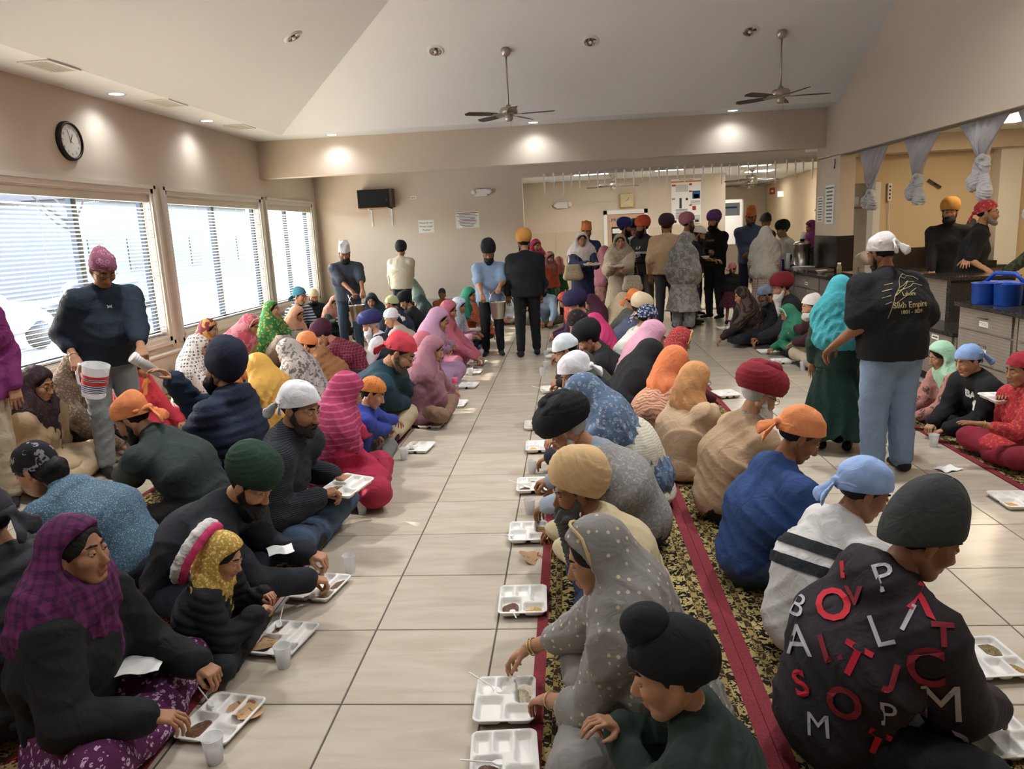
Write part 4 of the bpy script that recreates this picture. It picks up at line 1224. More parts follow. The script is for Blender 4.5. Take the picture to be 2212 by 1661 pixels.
man('orangeboy', 'boy in dotted orange bandana and royal blue hoodie', (806, 850), 4, By=5.65, sc=.9, lean=20, hp=28, group=G1, skin_i=2, Rpx=(862, 935, .17), Lpx=(872, 915, .18),
    top=dict(col='#2b409c', kind='hoodie', loose=.025), bot=dict(col='#6c6c6a'), hat=dict(kind='rumal', col='#d97e1d', pat='dots', col2='#6b3a12', scale=2.2, thr=.22, knot=0, rim=(12, -30)))
man('tealman', 'man with glasses in red bandana and dark teal shirt', (866, 762), -4, By=6.5, sc=1.16, lean=34, hp=36, group=G1, skin_i=2, Rpx=(890, 885, .16), Lpx=(905, 865, .18), lk='pinch', glasses=True,
    top=dict(col='#153c4b', kind='shirt', loose=.028), bot=dict(col='#b3a17e'), hat=dict(kind='rumal', col='#c62b3c', peak=.12, knot=1, rim=(20, -36)), beard=('stubble', '#5a4a44'))
woman('mauve', 'woman wrapped in dusty mauve shawl lifting food to her mouth', (936, 756), 0, By=7.2, sc=1.05, lean=16, hp=22, group=G1, skin_i=2, R=(.24, -.05, .50), Lpx=(985, 850, .14),
      top=dict(col='#93616f', kind='shawl'), bot=dict(col='#8a6a52'), veil=dict(col='#97636f', drop=.4, arms=.9, open=.02))
woman('salmon', 'girl in salmon pink scarf behind the mauve shawl', (914, 742), 0, By=8.15, sc=.85, lean=20, hp=30, group=G1, top=dict(col='#d0657a', kind='kurta'), veil=dict(col='#c46474', drop=.4, arms=.8, open=.0))
woman('lilac', 'woman with glasses in lilac scarf and lilac suit', (948, 692), -4, By=8.9, sc=1.08, lean=16, hp=22, group=G1, skin_i=2, glasses=True, Rpx=(1002, 768, .2), Lpx=(1012, 755, .2),
      top=dict(col='#a37c9c', kind='kurta'), bot=dict(col='#a37c9c', loose=.04), veil=dict(col='#b183a0', drop=.4, arms=.7, open=.03))
woman('coral', 'woman in sheer coral scarf beside the lilac scarf', (970, 672), -4, sc=1.05, lean=12, hp=18, group=G1, top=dict(col='#b3586c', kind='kurta'), bot=dict(col='#b86a86'), veil=dict(col='#b85a6c', drop=.45, arms=.9, open=.03))
woman('lace', 'woman in white lace scarf and pale pink top holding a tray', (992, 662), -6, sc=1.0, lean=14, hp=20, group=G1, Rpx=(1018, 728, .32), Lpx=(1032, 722, .32), lk='hold', rk='hold',
      top=dict(col='#dca0b6', kind='kurta'), veil=dict(col='#c5ced8', pat='specks', col2='#8d9aa8', drop=.3, arms=.3, open=.03))
woman('teal_orange', 'woman in emerald scarf and burnt orange kurta', (1014, 640), -20, sc=1.05, lean=8, hp=10, group=G1, R=(.2, -.05, .62), top=dict(col='#a94a20', kind='kurta', pat='specks', col2='#c9702e'), bot=dict(col='#0f5a4a'),
      veil=dict(col='#0f8c6e', drop=.3, arms=.3, open=.03))
# --- along the back wall
man('greycapboy', 'boy in dark grey cap sitting against the back wall', (955, 636), -85, sc=.8, lean=8, hp=12, group=G7, top=dict(col='#b56b3b'), hat=dict(kind='rumal', col='#3b3f42'), skin_i=1)
woman('sage', 'woman in sage green scarf and black top by the cream shirted man', (889, 618), -150, By=15.3, sc=1.0, lean=10, hp=20, group=G7, top=dict(col='#202327', kind='kurta'), veil=dict(col='#7f9d87', drop=.3, arms=.2, open=.04))
woman('whitepink', 'person in white kurta with bright pink feet behind the bucket', (1100, 628), -90, sc=1.0, lean=30, hp=45, group=G7, top=dict(col='#d9d5cd', kind='kurta'), bot=dict(col='#d8d2c8'), shoe='#e0607c', veil=dict(col='#d9d5cd'))
man('skyshirt', 'man in pale blue shirt and olive trousers behind the black suited server', (1172, 622), -80, By=14.5, sc=1.08, lean=18, hp=30, group=G7, top=dict(col='#9fb6cb'), bot=dict(col='#6c6653'), hat=dict(kind='turban', col='#2c3350'), beard=('short', '#1a1412'))
woman('darkteal', 'woman in dark teal scarf and slate top facing the camera', (803, 650), -85, By=13.3, sc=1.05, lean=14, hp=18, group=G7, skin_i=0, top=dict(col='#4a5668', kind='kurta'), veil=dict(col='#1c3540', drop=.2, arms=.2, open=.04))
woman('rosescarf', 'woman with glasses in rose scarf and dark green top holding a bowl', (724, 655), -55, By=13.9, sc=1.0, lean=20, hp=16, group=G7, skin_i=2, glasses=True, Rpx=(728, 695, .36), Lpx=(742, 692, .36), lk='hold', rk='hold', top=dict(col='#1f3b39', kind='kurta'), veil=dict(col='#cb8a7a', drop=.2, arms=.1, open=.04))
man('creamcap', 'bearded man in cream cap and dark navy coat by the third window', (677, 640), -60, By=14.4, sc=1.08, lean=14, hp=26, group=G7, skin_i=2, top=dict(col='#1a1f2b', kind='jacket'), hat=dict(kind='rumal', col='#d9c7a2', knot=0, rim=(4, -30)), beard=('full', '#15100e'))
man('tealcapboy', 'boy in teal head cloth and striped sweater by the third window', (648, 640), -20, By=13.1, sc=.98, lean=16, hp=15, group=G7, skin_i=2, top=dict(col='#2c4566', pat='stripes', col2='#c9d0da', scale=.9), hat=dict(kind='rumal', col='#2d7f96', peak=.12))
# --- row facing the windows
woman('bluefloral', 'woman in small flowered blue dress and black flowered head cloth', (80, 1015), 178, sc=1.12, lean=44, hp=30, group=G2, skin_i=2, L=(.55, .1, .14), top=dict(col='#41647a', pat='specks', col2='#8fa9b8', scale=3, kind='kurta', thr=.6), lap=1,
      bot=dict(col='#2f3a44'), hat=dict(kind='rumal', col='#17171d', pat='floral', col2='#8b8792', scale=1.2, knot=0, rim=(10, -45), hairk='braid'))
man('orangerumal', 'man in orange head cloth and dark green jacket reaching to his tray', (286, 905), 183, sc=1.14, lean=34, hp=34, group=G2, skin_i=0, Lpx=(245, 1042, .16), Rpx=(300, 985, .16), top=dict(col='#2d3a36', kind='jacket', loose=.03, collar=.03, collarc='#23262a'), bot=dict(col='#2b2724'),
    hat=dict(kind='rumal', col='#e27f38', peak=.22, knot=1), beard=('stubble', '#1d1512'))
man('navyturban', 'bearded man in tall navy turban and navy puffer raising a cup', (480, 800), 172, By=5.35, sc=1.16, lean=4, hp=-8, hy=-10, group=G2, skin_i=2, Rw=(372, 822, 5.3), rk='hold', lk='relax', top=dict(col='#1c2a41', kind='puffer', loose=.035, hood=True), bot=dict(col='#20242c'),
    hat=dict(kind='turban', col='#1c2238', tall=1.35, wide=1.02, slant=.9, n=7, tilt=-14), beard=('full', '#120e0d'))
woman('yellow', 'woman fully draped in bright yellow dupatta with gold stripes', (558, 800), 165, By=6.1, sc=1.06, lean=16, hp=20, group=G2, top=dict(col='#cf9718', kind='shawl'), veil=dict(col='#d29b17', drop=.5, arms=1.0, open=.02))
woman('sheer', 'woman in sheer black and cream patterned dupatta', (624, 765), 170, sc=1.05, lean=18, hp=20, group=G2, top=dict(col='#a06c7c', pat='specks', col2='#d9c9c4', kind='kurta'), veil=dict(col='#a89c94', pat='ombre', col2='#5f5c5a', scale=2.6, thr=.55, drop=.35, arms=.5, open=.02))
man('brownpuffer', 'person in orange bandana and quilted brown puffer jacket', (662, 745), 188, sc=1.05, lean=30, hp=12, group=G2, skin_i=2, top=dict(col='#8d5b2b', kind='puffer', hood=True, loose=.04), hat=dict(kind='rumal', col='#e6813c', knot=0))
man('maroonman', 'man in maroon turban and dark plaid top bending low', (700, 724), 182, sc=1.08, lean=42, hp=35, group=G2, top=dict(col='#3c1b2c', pat='plaid', col2='#a02c44', scale=3), hat=dict(kind='turban', col='#4b1a33', slant=.4))
man('navywide', 'old man with white beard in wide navy turban and dark vest', (800, 702), 188, By=9.5, sc=1.1, lean=22, hp=20, group=G2, skin_i=2, top=dict(col='#d6d8da', vest='#2b2e36'), hat=dict(kind='turban', col='#2b2f6a', wide=1.2, tall=.95, slant=.3, tilt=-6), beard=('long', '#d8d6d2'), hair='#c9c5c0')
man('whiteold', 'old man in white head cloth and taupe shawl facing the windows', (845, 688), 182, By=10.4, sc=1.05, lean=22, hp=22, group=G2, skin_i=2, top=dict(col='#b3a899', kind='shawl'), hat=dict(kind='rumal', col='#e2e3e4', peak=.1), hair='#b5b0aa')
man('limebandana', 'person in pale lime bandana and navy quilted jacket', (846, 657), 184, By=12.2, sc=1.0, lean=20, hp=15, group=G2, top=dict(col='#29324a', kind='puffer'), hat=dict(kind='rumal', col='#b9c48a', knot=0))
man('blackhead', 'man in black head cloth and black coat near the cream shirted man', (876, 652), 180, By=12.9, sc=1.0, lean=24, hp=25, group=G2, top=dict(col='#1d2029', kind='coat'), hat=dict(kind='turban', col='#17191f'))
woman('greygreen', 'woman in dark grey green scarf near the back of the row', (906, 652), 180, By=13.3, sc=.98, lean=18, hp=20, group=G2, top=dict(col='#2a3338', kind='kurta'), veil=dict(col='#3f5250', drop=.4, arms=.7, open=.02))
man('edgepuffer', 'person in dark grey puffer jacket behind the purple scarf', (-40, 1130), 178, sc=1.1, lean=14, hp=20, group=G2, Lpx=(20, 1140, .35), top=dict(col='#2b2c30', kind='puffer', loose=.04), hat=dict(kind='rumal', col='#3a3a40'))
# --- under the windows
woman('brownscarf', 'woman with glasses in dark brown scarf and tan shirt under the widest window', (82, 832), 0, By=5.5, sc=1.12, lean=12, hp=14, group=G3, skin_i=2, glasses=True, Rpx=(135, 965, .2), Lpx=(150, 950, .22), top=dict(col='#b59b74', kind='kurta', sleeve=1.5, loose=.035), bot=dict(col='#bfa885', loose=.05),
      veil=dict(col='#34232a', drop=.15, arms=0, wide=.9, open=.03, pat='specks', col2='#4c363a'))
woman('tweed', 'woman in brown tweed shawl half hidden behind the pitcher man', (168, 800), 0, By=6.2, sc=1.02, lean=14, hp=20, group=G3, top=dict(col='#6d5a48', kind='shawl', pat='specks', col2='#8f7c66'), veil=dict(col='#5d4636', drop=.4, arms=.8, pat='specks', col2='#80684f'))
woman('redwindow', 'woman in bright red and orange dupatta beside the pitcher man', (300, 795), -4, By=6.95, sc=1.1, lean=14, hp=16, group=G3, skin_i=0, Rpx=(375, 890, .16), top=dict(col='#b81c38', kind='kurta'), bot=dict(col='#c01f3c', loose=.05), veil=dict(col='#cc2334', pat='ombre', col2='#d9822a', scale=.6, thr=.56, drop=.4, arms=.7, open=.03))
woman('whiteprint', 'woman in white dupatta with dark block print', (428, 752), 4, By=7.6, sc=1.1, lean=10, hp=14, group=G3, top=dict(col='#d8d0c8', pat='blocks', col2='#5b5358', kind='shawl'), veil=dict(col='#dcd5cd', pat='blocks', col2='#4b4a50', scale=1.0, drop=.5, arms=1.0, open=-.01))
woman('maroongold', 'woman in maroon and gold dupatta behind the white print', (452, 714), -2, sc=1.04, lean=10, hp=10, group=G3, skin_i=0, top=dict(col='#c8702c', kind='kurta'), veil=dict(col='#7c2c40', pat='ombre', col2='#cf8f34', scale=.9, drop=.3, arms=.5, open=.03))
woman('lime', 'woman in pink tie dye scarf and lime green kurta', (540, 704), -4, sc=1.1, lean=30, hp=28, group=G3, skin_i=2, Rpx=(578, 765, .2), Lpx=(512, 735, .5), top=dict(col='#a9b83c', kind='kurta'), bot=dict(col='#c43a44', loose=.05), veil=dict(col='#da5470', pat='ombre', col2='#e7909a', scale=1.2, drop=.1, arms=0, open=.02, edge='#d9c8a0'))
woman('greenwindow', 'woman in bright green dupatta with orange embroidery looking up', (588, 672), -8, sc=1.08, lean=4, hp=-6, group=G3, skin_i=2, top=dict(col='#128a40', kind='kurta', pat='floral', col2='#dba032', scale=1.6), bot=dict(col='#a99d92', loose=.05), legs={-1: ((.30, -.22, .38), (.42, -.18, .08)), 1: ((.30, .22, .38), (.42, .18, .08))},
      veil=dict(col='#128c40', pat='floral', col2='#e0a236', scale=1.6, drop=.35, arms=.9, open=.04))
woman('peach', 'woman in peach dupatta seated by the second window edge', (642, 680), -6, By=11.3, sc=1.06, lean=14, hp=20, group=G3, skin_i=2, top=dict(col='#e2a07c', kind='shawl'), veil=dict(col='#eaa784', drop=.4, arms=.9, open=.03))
# --- centre rug, facing the aisle
man('patkaboy', 'boy in black patka and dark green sweater at the front of the centre rug', (1452, 1450), 172, By=1.85, sc=.9, lean=16, hp=16, hy=4, group=G4, skin_i=2, Lpx=(1330, 1590, .30), Rpx=(1335, 1570, .34), lk='pinch', rk='relax', top=dict(col='#22332b', kind='sweater', loose=.025), bot=dict(col='#aeb4bb'),
    hat=dict(kind='patka', col='#15161a', big=1.06), hs=1.06)
woman('greydupatta', 'woman in grey dupatta with gold border reaching for her tray', (1290, 1205), 176, By=2.36, sc=1.14, lean=20, hp=18, hy=8, group=G4, skin_i=2, Lpx=(1185, 1515, .14), Rpx=(1140, 1405, .16), lk='relax', rk='relax', top=dict(col='#8f8b86', kind='kurta', sleeve=1.45, pat='dots', col2='#cdbf96', scale=1.2, thr=.2, loose=.03), bot=dict(col='#8d8884', loose=.045),
      veil=dict(col='#8c8883', pat='dots', col2='#d2c294', scale=1.2, thr=.2, drop=.5, arms=1.0, open=.045, edge='#c9ad72'))
man('tanturban', 'man with long grey beard in tan turban and khaki shirt', (1243, 1062), 184, By=3.3, sc=1.14, lean=30, hp=12, hy=10, group=G4, skin_i=1, Lpx=(1195, 1185, .18), Rpx=(1190, 1150, .18), rk='hold', lk='hold', top=dict(col='#c9b78c', kind='shirt', loose=.03), bot=dict(col='#2c3f5c'),
    hat=dict(kind='turban', col='#d9b277', n=8, slant=.6, wide=1.1, tall=1.22, tilt=-16, rim=(-14, -58)), beard=('verylong', '#4c4a4a'), hair='#3a3836')
man('blackturban', 'old man in broad black turban and grey tweed vest', (1226, 930), 182, By=4.15, sc=1.12, lean=36, hp=34, group=G4, skin_i=0, Lpx=(1180, 1095, .16), Rpx=(1190, 1040, .2), top=dict(col='#8d9aa8', vest='#8f8d89', vpat='specks', vcol2='#a5a39e'), bot=dict(col='#2f3c50'),
    hat=dict(kind='turban', col='#17181c', wide=1.18, tall=.95, slant=.35, swirl=1, rim=(-24, -52)), beard=('short', '#b9b5b0'), hair='#a8a4a0')
woman('blueshawl', 'woman in slate blue patterned shawl over cream knit', (1262, 858), 180, By=4.8, sc=1.08, lean=30, hp=30, group=G4, top=dict(col='#d8d2bd', kind='shawl', pat='stripes', col2='#c5bea6', scale=3), veil=dict(col='#56708f', pat='floral', col2='#8ea0b4', scale=2.4, col3='#6a5560', drop=.45, arms=.8, open=.02, wide=1.0))
man('whitecap', 'man in white cap cloth and dark hooded jacket', (1242, 808), 182, sc=1.1, lean=28, hp=30, group=G4, skin_i=0, R=(.45, -.1, .2), top=dict(col='#20262f', kind='jacket', hood=True, loose=.035), hat=dict(kind='rumal', col='#e3e2e8', peak=.12, big=1.05))
man('olive', 'man in pale blue head band and olive hooded jacket', (1222, 757), 182, sc=1.08, lean=28, hp=32, group=G4, skin_i=0, top=dict(col='#3b4031', kind='hoodie', hood=True, loose=.035), hat=dict(kind='rumal', col='#cddce2', rim=(6, -30), knot=0))
man('blackcoat', 'person in black knit hat and long black coat', (1272, 735), 180, sc=1.08, lean=28, hp=28, group=G4, top=dict(col='#191a1d', kind='coat', loose=.04), hat=dict(kind='turban', col='#141518'))
man('maroonknit', 'person in black and maroon patterned knit cap', (1250, 704), 182, By=8.3, sc=1.0, lean=24, hp=26, group=G4, top=dict(col='#2a1f24', kind='coat'), hat=dict(kind='beanie', col='#1a1214', pat='floral', col2='#5b1c28', scale=1.4))
woman('fuchsia', 'woman in fuchsia scarf with gold edge', (1284, 700), 178, By=9.2, sc=1.02, lean=20, hp=22, group=G4, top=dict(col='#3a3533', kind='kurta'), veil=dict(col='#c7226c', drop=.4, arms=.5, open=.02, edge='#d8a63a'))
man('indigo', 'man in dark indigo turban in the centre row', (1245, 660), 184, By=10.1, sc=1.08, lean=24, hp=24, group=G4, top=dict(col='#4a463f'), hat=dict(kind='turban', col='#26224c', wide=1.1, slant=.4))
woman('redorange', 'woman in red orange printed scarf bending forward', (1220, 650), 184, sc=1.0, lean=28, hp=34, group=G4, skin_i=2, top=dict(col='#4d2a4a', kind='kurta'), veil=dict(col='#c93a30', pat='floral', col2='#d98a6a', scale=2, drop=.3, arms=.4, open=.03))
woman('wine', 'woman in wine coloured scarf beside the indigo turban', (1278, 656), 180, By=11.2, sc=1.0, lean=18, hp=20, group=G4, top=dict(col='#3a2030', kind='kurta'), veil=dict(col='#4c1c36', drop=.4, arms=.6, open=.02))
# --- centre rug, facing the cabinets
man('beanie', 'man in grey beanie and black jacket printed with letters', (1995, 1160), 4, By=2.36, sc=1.2, lean=22, hp=26, hy=-6, group=G5, skin_i=1, Rpx=(2130, 1530, .14), Lpx=(2010, 1345, .30), lk='pinch', rk='relax', top=dict(col='#2c262b', kind='coat', hood=True, loose=.045, name='printed_jacket'), bot=dict(col='#1d2024'),
    hat=dict(kind='beanie', col='#3e4140', tall=1.16, rim=(8, -40)), hair='#15100e')
man('stripes', 'man in pale blue head cloth and light grey sweatshirt with two black bands', (1866, 1062), 8, By=3.0, sc=1.16, lean=22, hp=26, hy=-10, group=G5, skin_i=0, R=(.46, -.12, .22), top=dict(col='#cdcbc8', kind='sweater', loose=.035, collar=.02), bot=dict(col='#2a2d35'), hat=dict(kind='rumal', col='#94b5ea', big=1.04))
man('bluepolo', 'man in orange head cloth and blue polo shirt', (1728, 942), 6, By=3.66, sc=1.2, lean=20, hp=34, hy=-10, group=G5, skin_i=3, R=(.42, -.14, .22), top=dict(col='#24467f', kind='shirt', sleeve=1.05, loose=.028), bot=dict(col='#27364c'), hat=dict(kind='rumal', col='#ef8b45', knot=1, kz=.0, peak=.06))
man('redturban', 'old man with white beard in crimson turban and beige sweater', (1640, 855), 14, By=4.5, sc=1.14, lean=20, hp=26, group=G5, skin_i=2, glasses=True, top=dict(col='#b8966e', kind='sweater', loose=.03, collarc=fab('#5e79ad', 'vstripes', '#dfe3ea', 5)), bot=dict(col='#1f2126'), hat=dict(kind='turban', col='#8c1226', wide=1.16, tall=.95, slant=.25, swirl=1, rim=(-24, -50)), beard=('long', '#c9c6c2'), hair='#b9b6b2')
woman('tanshawl', 'woman with glasses in ochre scarf and wide tan shawl', (1502, 822), 22, By=5.35, sc=1.12, lean=12, hp=18, group=G5, skin_i=0, glasses=True, Rpx=(1560, 880, .3), top=dict(col='#c7a57d', kind='shawl', loose=.03), bot=dict(col='#1c1a1b'), veil=dict(col='#cb8c4c', drop=.0, arms=0, open=.01, wide=.75))
woman('paisley', 'woman in orange scarf and rust paisley shawl', (1456, 786), 20, By=5.85, sc=1.1, lean=18, hp=22, group=G5, top=dict(col='#c89a72', kind='shawl', pat='paisley', col2='#a5604a', scale=2.2), veil=dict(col='#e07634', drop=.0, arms=0, open=.0, wide=.8))
woman('blackhood', 'woman covered in plain black shawl', (1404, 770), 10, By=6.3, sc=1.1, lean=26, hp=26, group=G5, top=dict(col='#1a1a1d', kind='shawl'), veil=dict(col='#18181b', drop=.45, arms=1.0, open=.0))
woman('bandhani', 'woman in red tie dyed dotted scarf with gold border', (1470, 738), 10, By=7.25, sc=1.06, lean=16, hp=22, group=G5, top=dict(col='#5a2430', kind='kurta'), veil=dict(col='#a3232a', pat='dots', col2='#d9a08a', scale=2.6, thr=.24, drop=.3, arms=.4, open=.02, edge='#d8b04a'))
woman('pinkveil', 'woman in soft pink chiffon scarf and pink suit', (1410, 728), 10, By=6.95, sc=1.1, lean=20, hp=22, group=G5, top=dict(col='#c98aa3', kind='kurta'), bot=dict(col='#c05a7c'), veil=dict(col='#cf92ab', drop=.5, arms=.9, open=.01))
man('navybandana', 'man in navy paisley bandana and cream sweater', (1398, 688), 12, sc=1.1, lean=22, hp=26, group=G5, skin_i=0, top=dict(col='#d8d5ca', kind='sweater', loose=.03, collarc='#c98a98'), hat=dict(kind='rumal', col='#202d55', pat='bandana', col2='#d8dde6', scale=1.5))
man('quiltvest', 'man in cream turban and slate quilted vest', (1384, 668), 10, By=9.6, sc=1.08, lean=24, hp=24, group=G5, top=dict(col='#2f3d52', vest='#465068', vpuff=1), hat=dict(kind='turban', col='#dac59c', slant=.4))
man('brightorange', 'man in bright orange turban and charcoal green jacket', (1372, 650), 12, By=10.4, sc=1.06, lean=20, hp=22, group=G5, top=dict(col='#565b54', kind='jacket'), hat=dict(kind='rumal', col='#ee7d1e', peak=.15))
woman('beigefloral', 'woman in beige scarf and floral pink brown kurta', (1346, 652), 30, By=11.1, sc=1.06, lean=14, hp=20, group=G5, top=dict(col='#c39c88', kind='kurta', pat='floral', col2='#7c4a3c', scale=1.8), veil=dict(col='#c7aa82', drop=.3, arms=.3, open=.01))
# --- against the cabinets
woman('animal', 'woman in brown animal print scarf eating with her hand', (1602, 640), 186, By=11.3, sc=1.1, lean=14, hp=16, group=G6, skin_i=0, R=(.22, -.06, .52), top=dict(col='#2c2220', kind='kurta'), veil=dict(col='#4e3a2a', pat='paisley', col2='#1e1512', scale=1.2, drop=.4, arms=.9, open=.02))
man('greyrumal', 'man with glasses and grey beard in slate blue head cloth', (1652, 638), 184, By=11.5, sc=1.08, lean=30, hp=32, group=G6, skin_i=0, glasses=True, top=dict(col='#202126', kind='jacket'), hat=dict(kind='rumal', col='#7d8ba8', peak=.1, knot=0), beard=('short', '#6a6460'))
man('redturbanR', 'old man with very long white beard in deep red turban', (1688, 622), 186, By=11.0, sc=1.1, lean=20, hp=16, group=G6, skin_i=0, top=dict(col='#1d1f26', kind='puffer', loose=.04), bot=dict(col='#28344c'), hat=dict(kind='turban', col='#7c1226', wide=1.08, slant=.5, tilt=-8), beard=('verylong', '#c9c4bc'))
woman('greenchild', 'child wrapped in dark green scarf reaching to a tray', (1702, 678), 186, By=10.15, sc=.82, lean=26, hp=24, group=G6, Lpx=(1655, 740, .08), top=dict(col='#0e7a5a', kind='kurta'), veil=dict(col='#0f7d5c', drop=.4, arms=.7, open=.0, edge='#d9c9a4'))
man('whiteoldR', 'old man with white beard in white head cloth and maroon sweater', (1752, 662), 186, By=9.3, sc=1.08, lean=22, hp=14, group=G6, skin_i=2, Lpx=(1700, 750, .2), Rpx=(1690, 720, .25), rk='hold', lk='flat', top=dict(col='#421d24', kind='sweater'), bot=dict(col='#b9a78a'), hat=dict(kind='rumal', col='#ded8d2', peak=.16), beard=('short', '#c2bcb5'))
woman('rosebrown', 'woman in faded rose shawl behind the man in jeans', (2032, 770), 182, By=6.5, sc=1.05, lean=20, hp=20, group=G6, top=dict(col='#b1776c', kind='shawl', pat='floral', col2='#6d4a40', scale=1.2), veil=dict(col='#9fd0ae', drop=.0, arms=0, wide=.8))
man('bluecapboy', 'boy in light blue cap and black hoodie with white letters', (2092, 780), 190, By=6.15, sc=.98, lean=24, hp=18, group=G6, skin_i=2, top=dict(col='#18191d', kind='hoodie', loose=.035), hat=dict(kind='rumal', col='#82a8de', kz=.02, rim=(10, -32)))
woman('redright', 'woman in crimson suit with raised open hand at the image edge', (2206, 800), 186, By=5.5, sc=1.08, lean=8, hp=10, group=G6, skin_i=0, Lw=(2118, 918, 5.35), Rw=(2165, 868, 5.65), lk='flat', rk='hold', top=dict(col='#b51b30', kind='kurta', pat='specks', col2='#c9502e', scale=.8, sleeve=1.6), bot=dict(col='#8c1830', loose=.03), hat=dict(kind='rumal', col='#a81c2e'))
# --- standing and serving
man('pitcherman', 'man in plum bandana and navy sweatshirt pouring from a striped pitcher', (222, 580), -38, Y=5.7, pose='stand', lean=14, hp=38, hy=0, group=G9, skin_i=0, fat=1.14, glasses=True, Rw=(160, 772, 5.5), Lw=(305, 752, 5.55), rk='grip', lk='grip', top=dict(col='#1e2b3a', kind='sweater', sleeve=1.55, loose=.03), bot=dict(col='#7f858b', loose=.018),
    hat=dict(kind='rumal', col='#8c4a66', pat='bandana', col2='#b98a9c', scale=1.3, peak=.22, knot=0, rim=(8, -34)))
man('greypolo', 'man in white head cloth and charcoal shirt carrying a steel bucket', (744, 545), -72, Y=11.6, pose='stand', lean=8, hp=32, group=G9, skin_i=1, Rw=(768, 638, 11.3), Lw=(784, 632, 11.3), rk='grip', lk='grip', top=dict(col='#3b4350', sleeve=.85), bot=dict(col='#33475e'), hat=dict(kind='rumal', col='#dfe1e2', crown=1, knot=0), beard=('full', '#1a1412'))
man('creamback', 'man in cream shirt and dark turban seen from behind at the back wall', (866, 541), 84, Y=14.6, pose='stand', lean=8, hp=24, group=G9, Rw=(885, 620, 14.9), Lw=(846, 620, 14.9), top=dict(col='#c6b99c', loose=.035), bot=dict(col='#242d3c'), hat=dict(kind='turban', col='#1d2a2a', tall=1.1, slant=1.1))
man('bluepolo_server', 'bearded man in black turban and light blue polo with steel bucket', (1055, 545), -84, Y=11.1, pose='stand', lean=6, hp=22, group=G9, skin_i=0, fat=1.16, glasses=True, Rw=(1042, 642, 10.75), Lw=(1078, 622, 10.75), rk='grip', lk='grip', top=dict(col='#7d96b6', sleeve=.75), bot=dict(col='#15161b'), hat=dict(kind='turban', col='#1b1d22', tall=1.2, slant=1.0), beard=('full', '#15100e'))
man('blacksuit', 'man in marigold turban and black suit walking away up the aisle', (1132, 522), 96, Y=11.05, pose='stand', lean=3, hp=6, group=G9, feet=(.08, -.05), Rw=(1168, 640, 11.2), Lw=(1098, 640, 11.2), top=dict(col='#16181d', loose=.03), bot=dict(col='#15161a'), hat=dict(kind='turban', col='#d4922a', slant=1.2), beard=('short', '#1a1412'))
woman('navydress', 'woman in white scarf and navy dotted dress holding a tray', (1257, 518), -80, Y=13.4, pose='stand', lean=2, hp=6, group=G8, skin_i=0, Rw=(1270, 568, 13.0), Lw=(1288, 568, 13.0), rk='hold', lk='hold', top=dict(col='#20284a', kind='kurta', hem=.35, pat='dots', col2='#7f8aa8', scale=2, thr=.15), bot=dict(col='#232a44'), veil=dict(col='#d5c7c4', drop=.25, arms=.0, open=.05))
man('orangecap_back', 'man in orange head cloth and navy jacket behind the white scarf', (1267, 500), -70, Y=14.6, pose='stand', lean=4, hp=10, group=G8, top=dict(col='#33446c', kind='jacket'), hat=dict(kind='rumal', col='#e8873a', crown=1, knot=0))
woman('rosestand', 'woman in dusty rose scarf standing with her face turned away', (1306, 545), 40, Y=14.2, pose='stand', lean=4, hp=10, group=G8, top=dict(col='#a56a5c', kind='kurta', hem=.5, pat='floral', col2='#7c4a44'), bot=dict(col='#a83c5c'), veil=dict(col='#b9707e', drop=.45, arms=.6, open=.0))
woman('beigeshawl', 'older woman in beige shawl with handbag holding a tray', (1339, 522), -86, Y=13.0, pose='stand', lean=2, hp=6, group=G8, skin_i=0, Rw=(1322, 572, 12.6), Lw=(1346, 578, 12.6), rk='hold', lk='hold', top=dict(col='#b8a68c', kind='shawl', hem=.42, flare=.24), bot=dict(col='#8f8a80'), veil=dict(col='#a9987f', pat='specks', col2='#80725f', drop=.4, arms=.7, open=.05))
man('orangeturban', 'bearded man in orange turban and black jacket with printed shirt', (1388, 490), -140, Y=14.2, pose='stand', lean=2, hp=8, hy=-20, group=G8, skin_i=0, L=(.3, .1, 1.05), top=dict(col='#1d1f23', kind='jacket', loose=.03), bot=dict(col='#4a4038'), hat=dict(kind='turban', col='#d9532c', slant=1.0), beard=('full', '#15100e'))
man('cobalt', 'man in cobalt blue turban in profile before the door', (1350, 492), 0, Y=15.2, pose='stand', lean=2, hp=8, group=G8, skin_i=1, top=dict(col='#2c3038'), hat=dict(kind='turban', col='#2c2f78', slant=.9), beard=('short', '#15100e'))
man('blackglasses', 'man in black turban and white shirt half hidden before the door', (1372, 494), -110, Y=15.6, pose='stand', lean=2, hp=8, group=G8, skin_i=2, glasses=True, top=dict(col='#c9ccd2'), hat=dict(kind='turban', col='#191a20'))
man('tanback', 'man in plum turban and tan shirt seen from behind', (1440, 487), 80, Y=13.6, pose='stand', lean=2, hp=4, group=G8, top=dict(col='#c1a077', loose=.035), bot=dict(col='#3a3a40'), hat=dict(kind='turban', col='#3f2530', wide=1.1, slant=.3), beard=('short', '#3a3431'))
man('pinkturban', 'man in pink turban with brown beard in profile', (1486, 482), 10, Y=14.8, pose='stand', lean=2, hp=4, group=G8, skin_i=2, top=dict(col='#c9c9cb'), bot=dict(col='#6c8098'), hat=dict(kind='turban', col='#d9869e', slant=.8, tilt=-10), beard=('full', '#4a3020'))
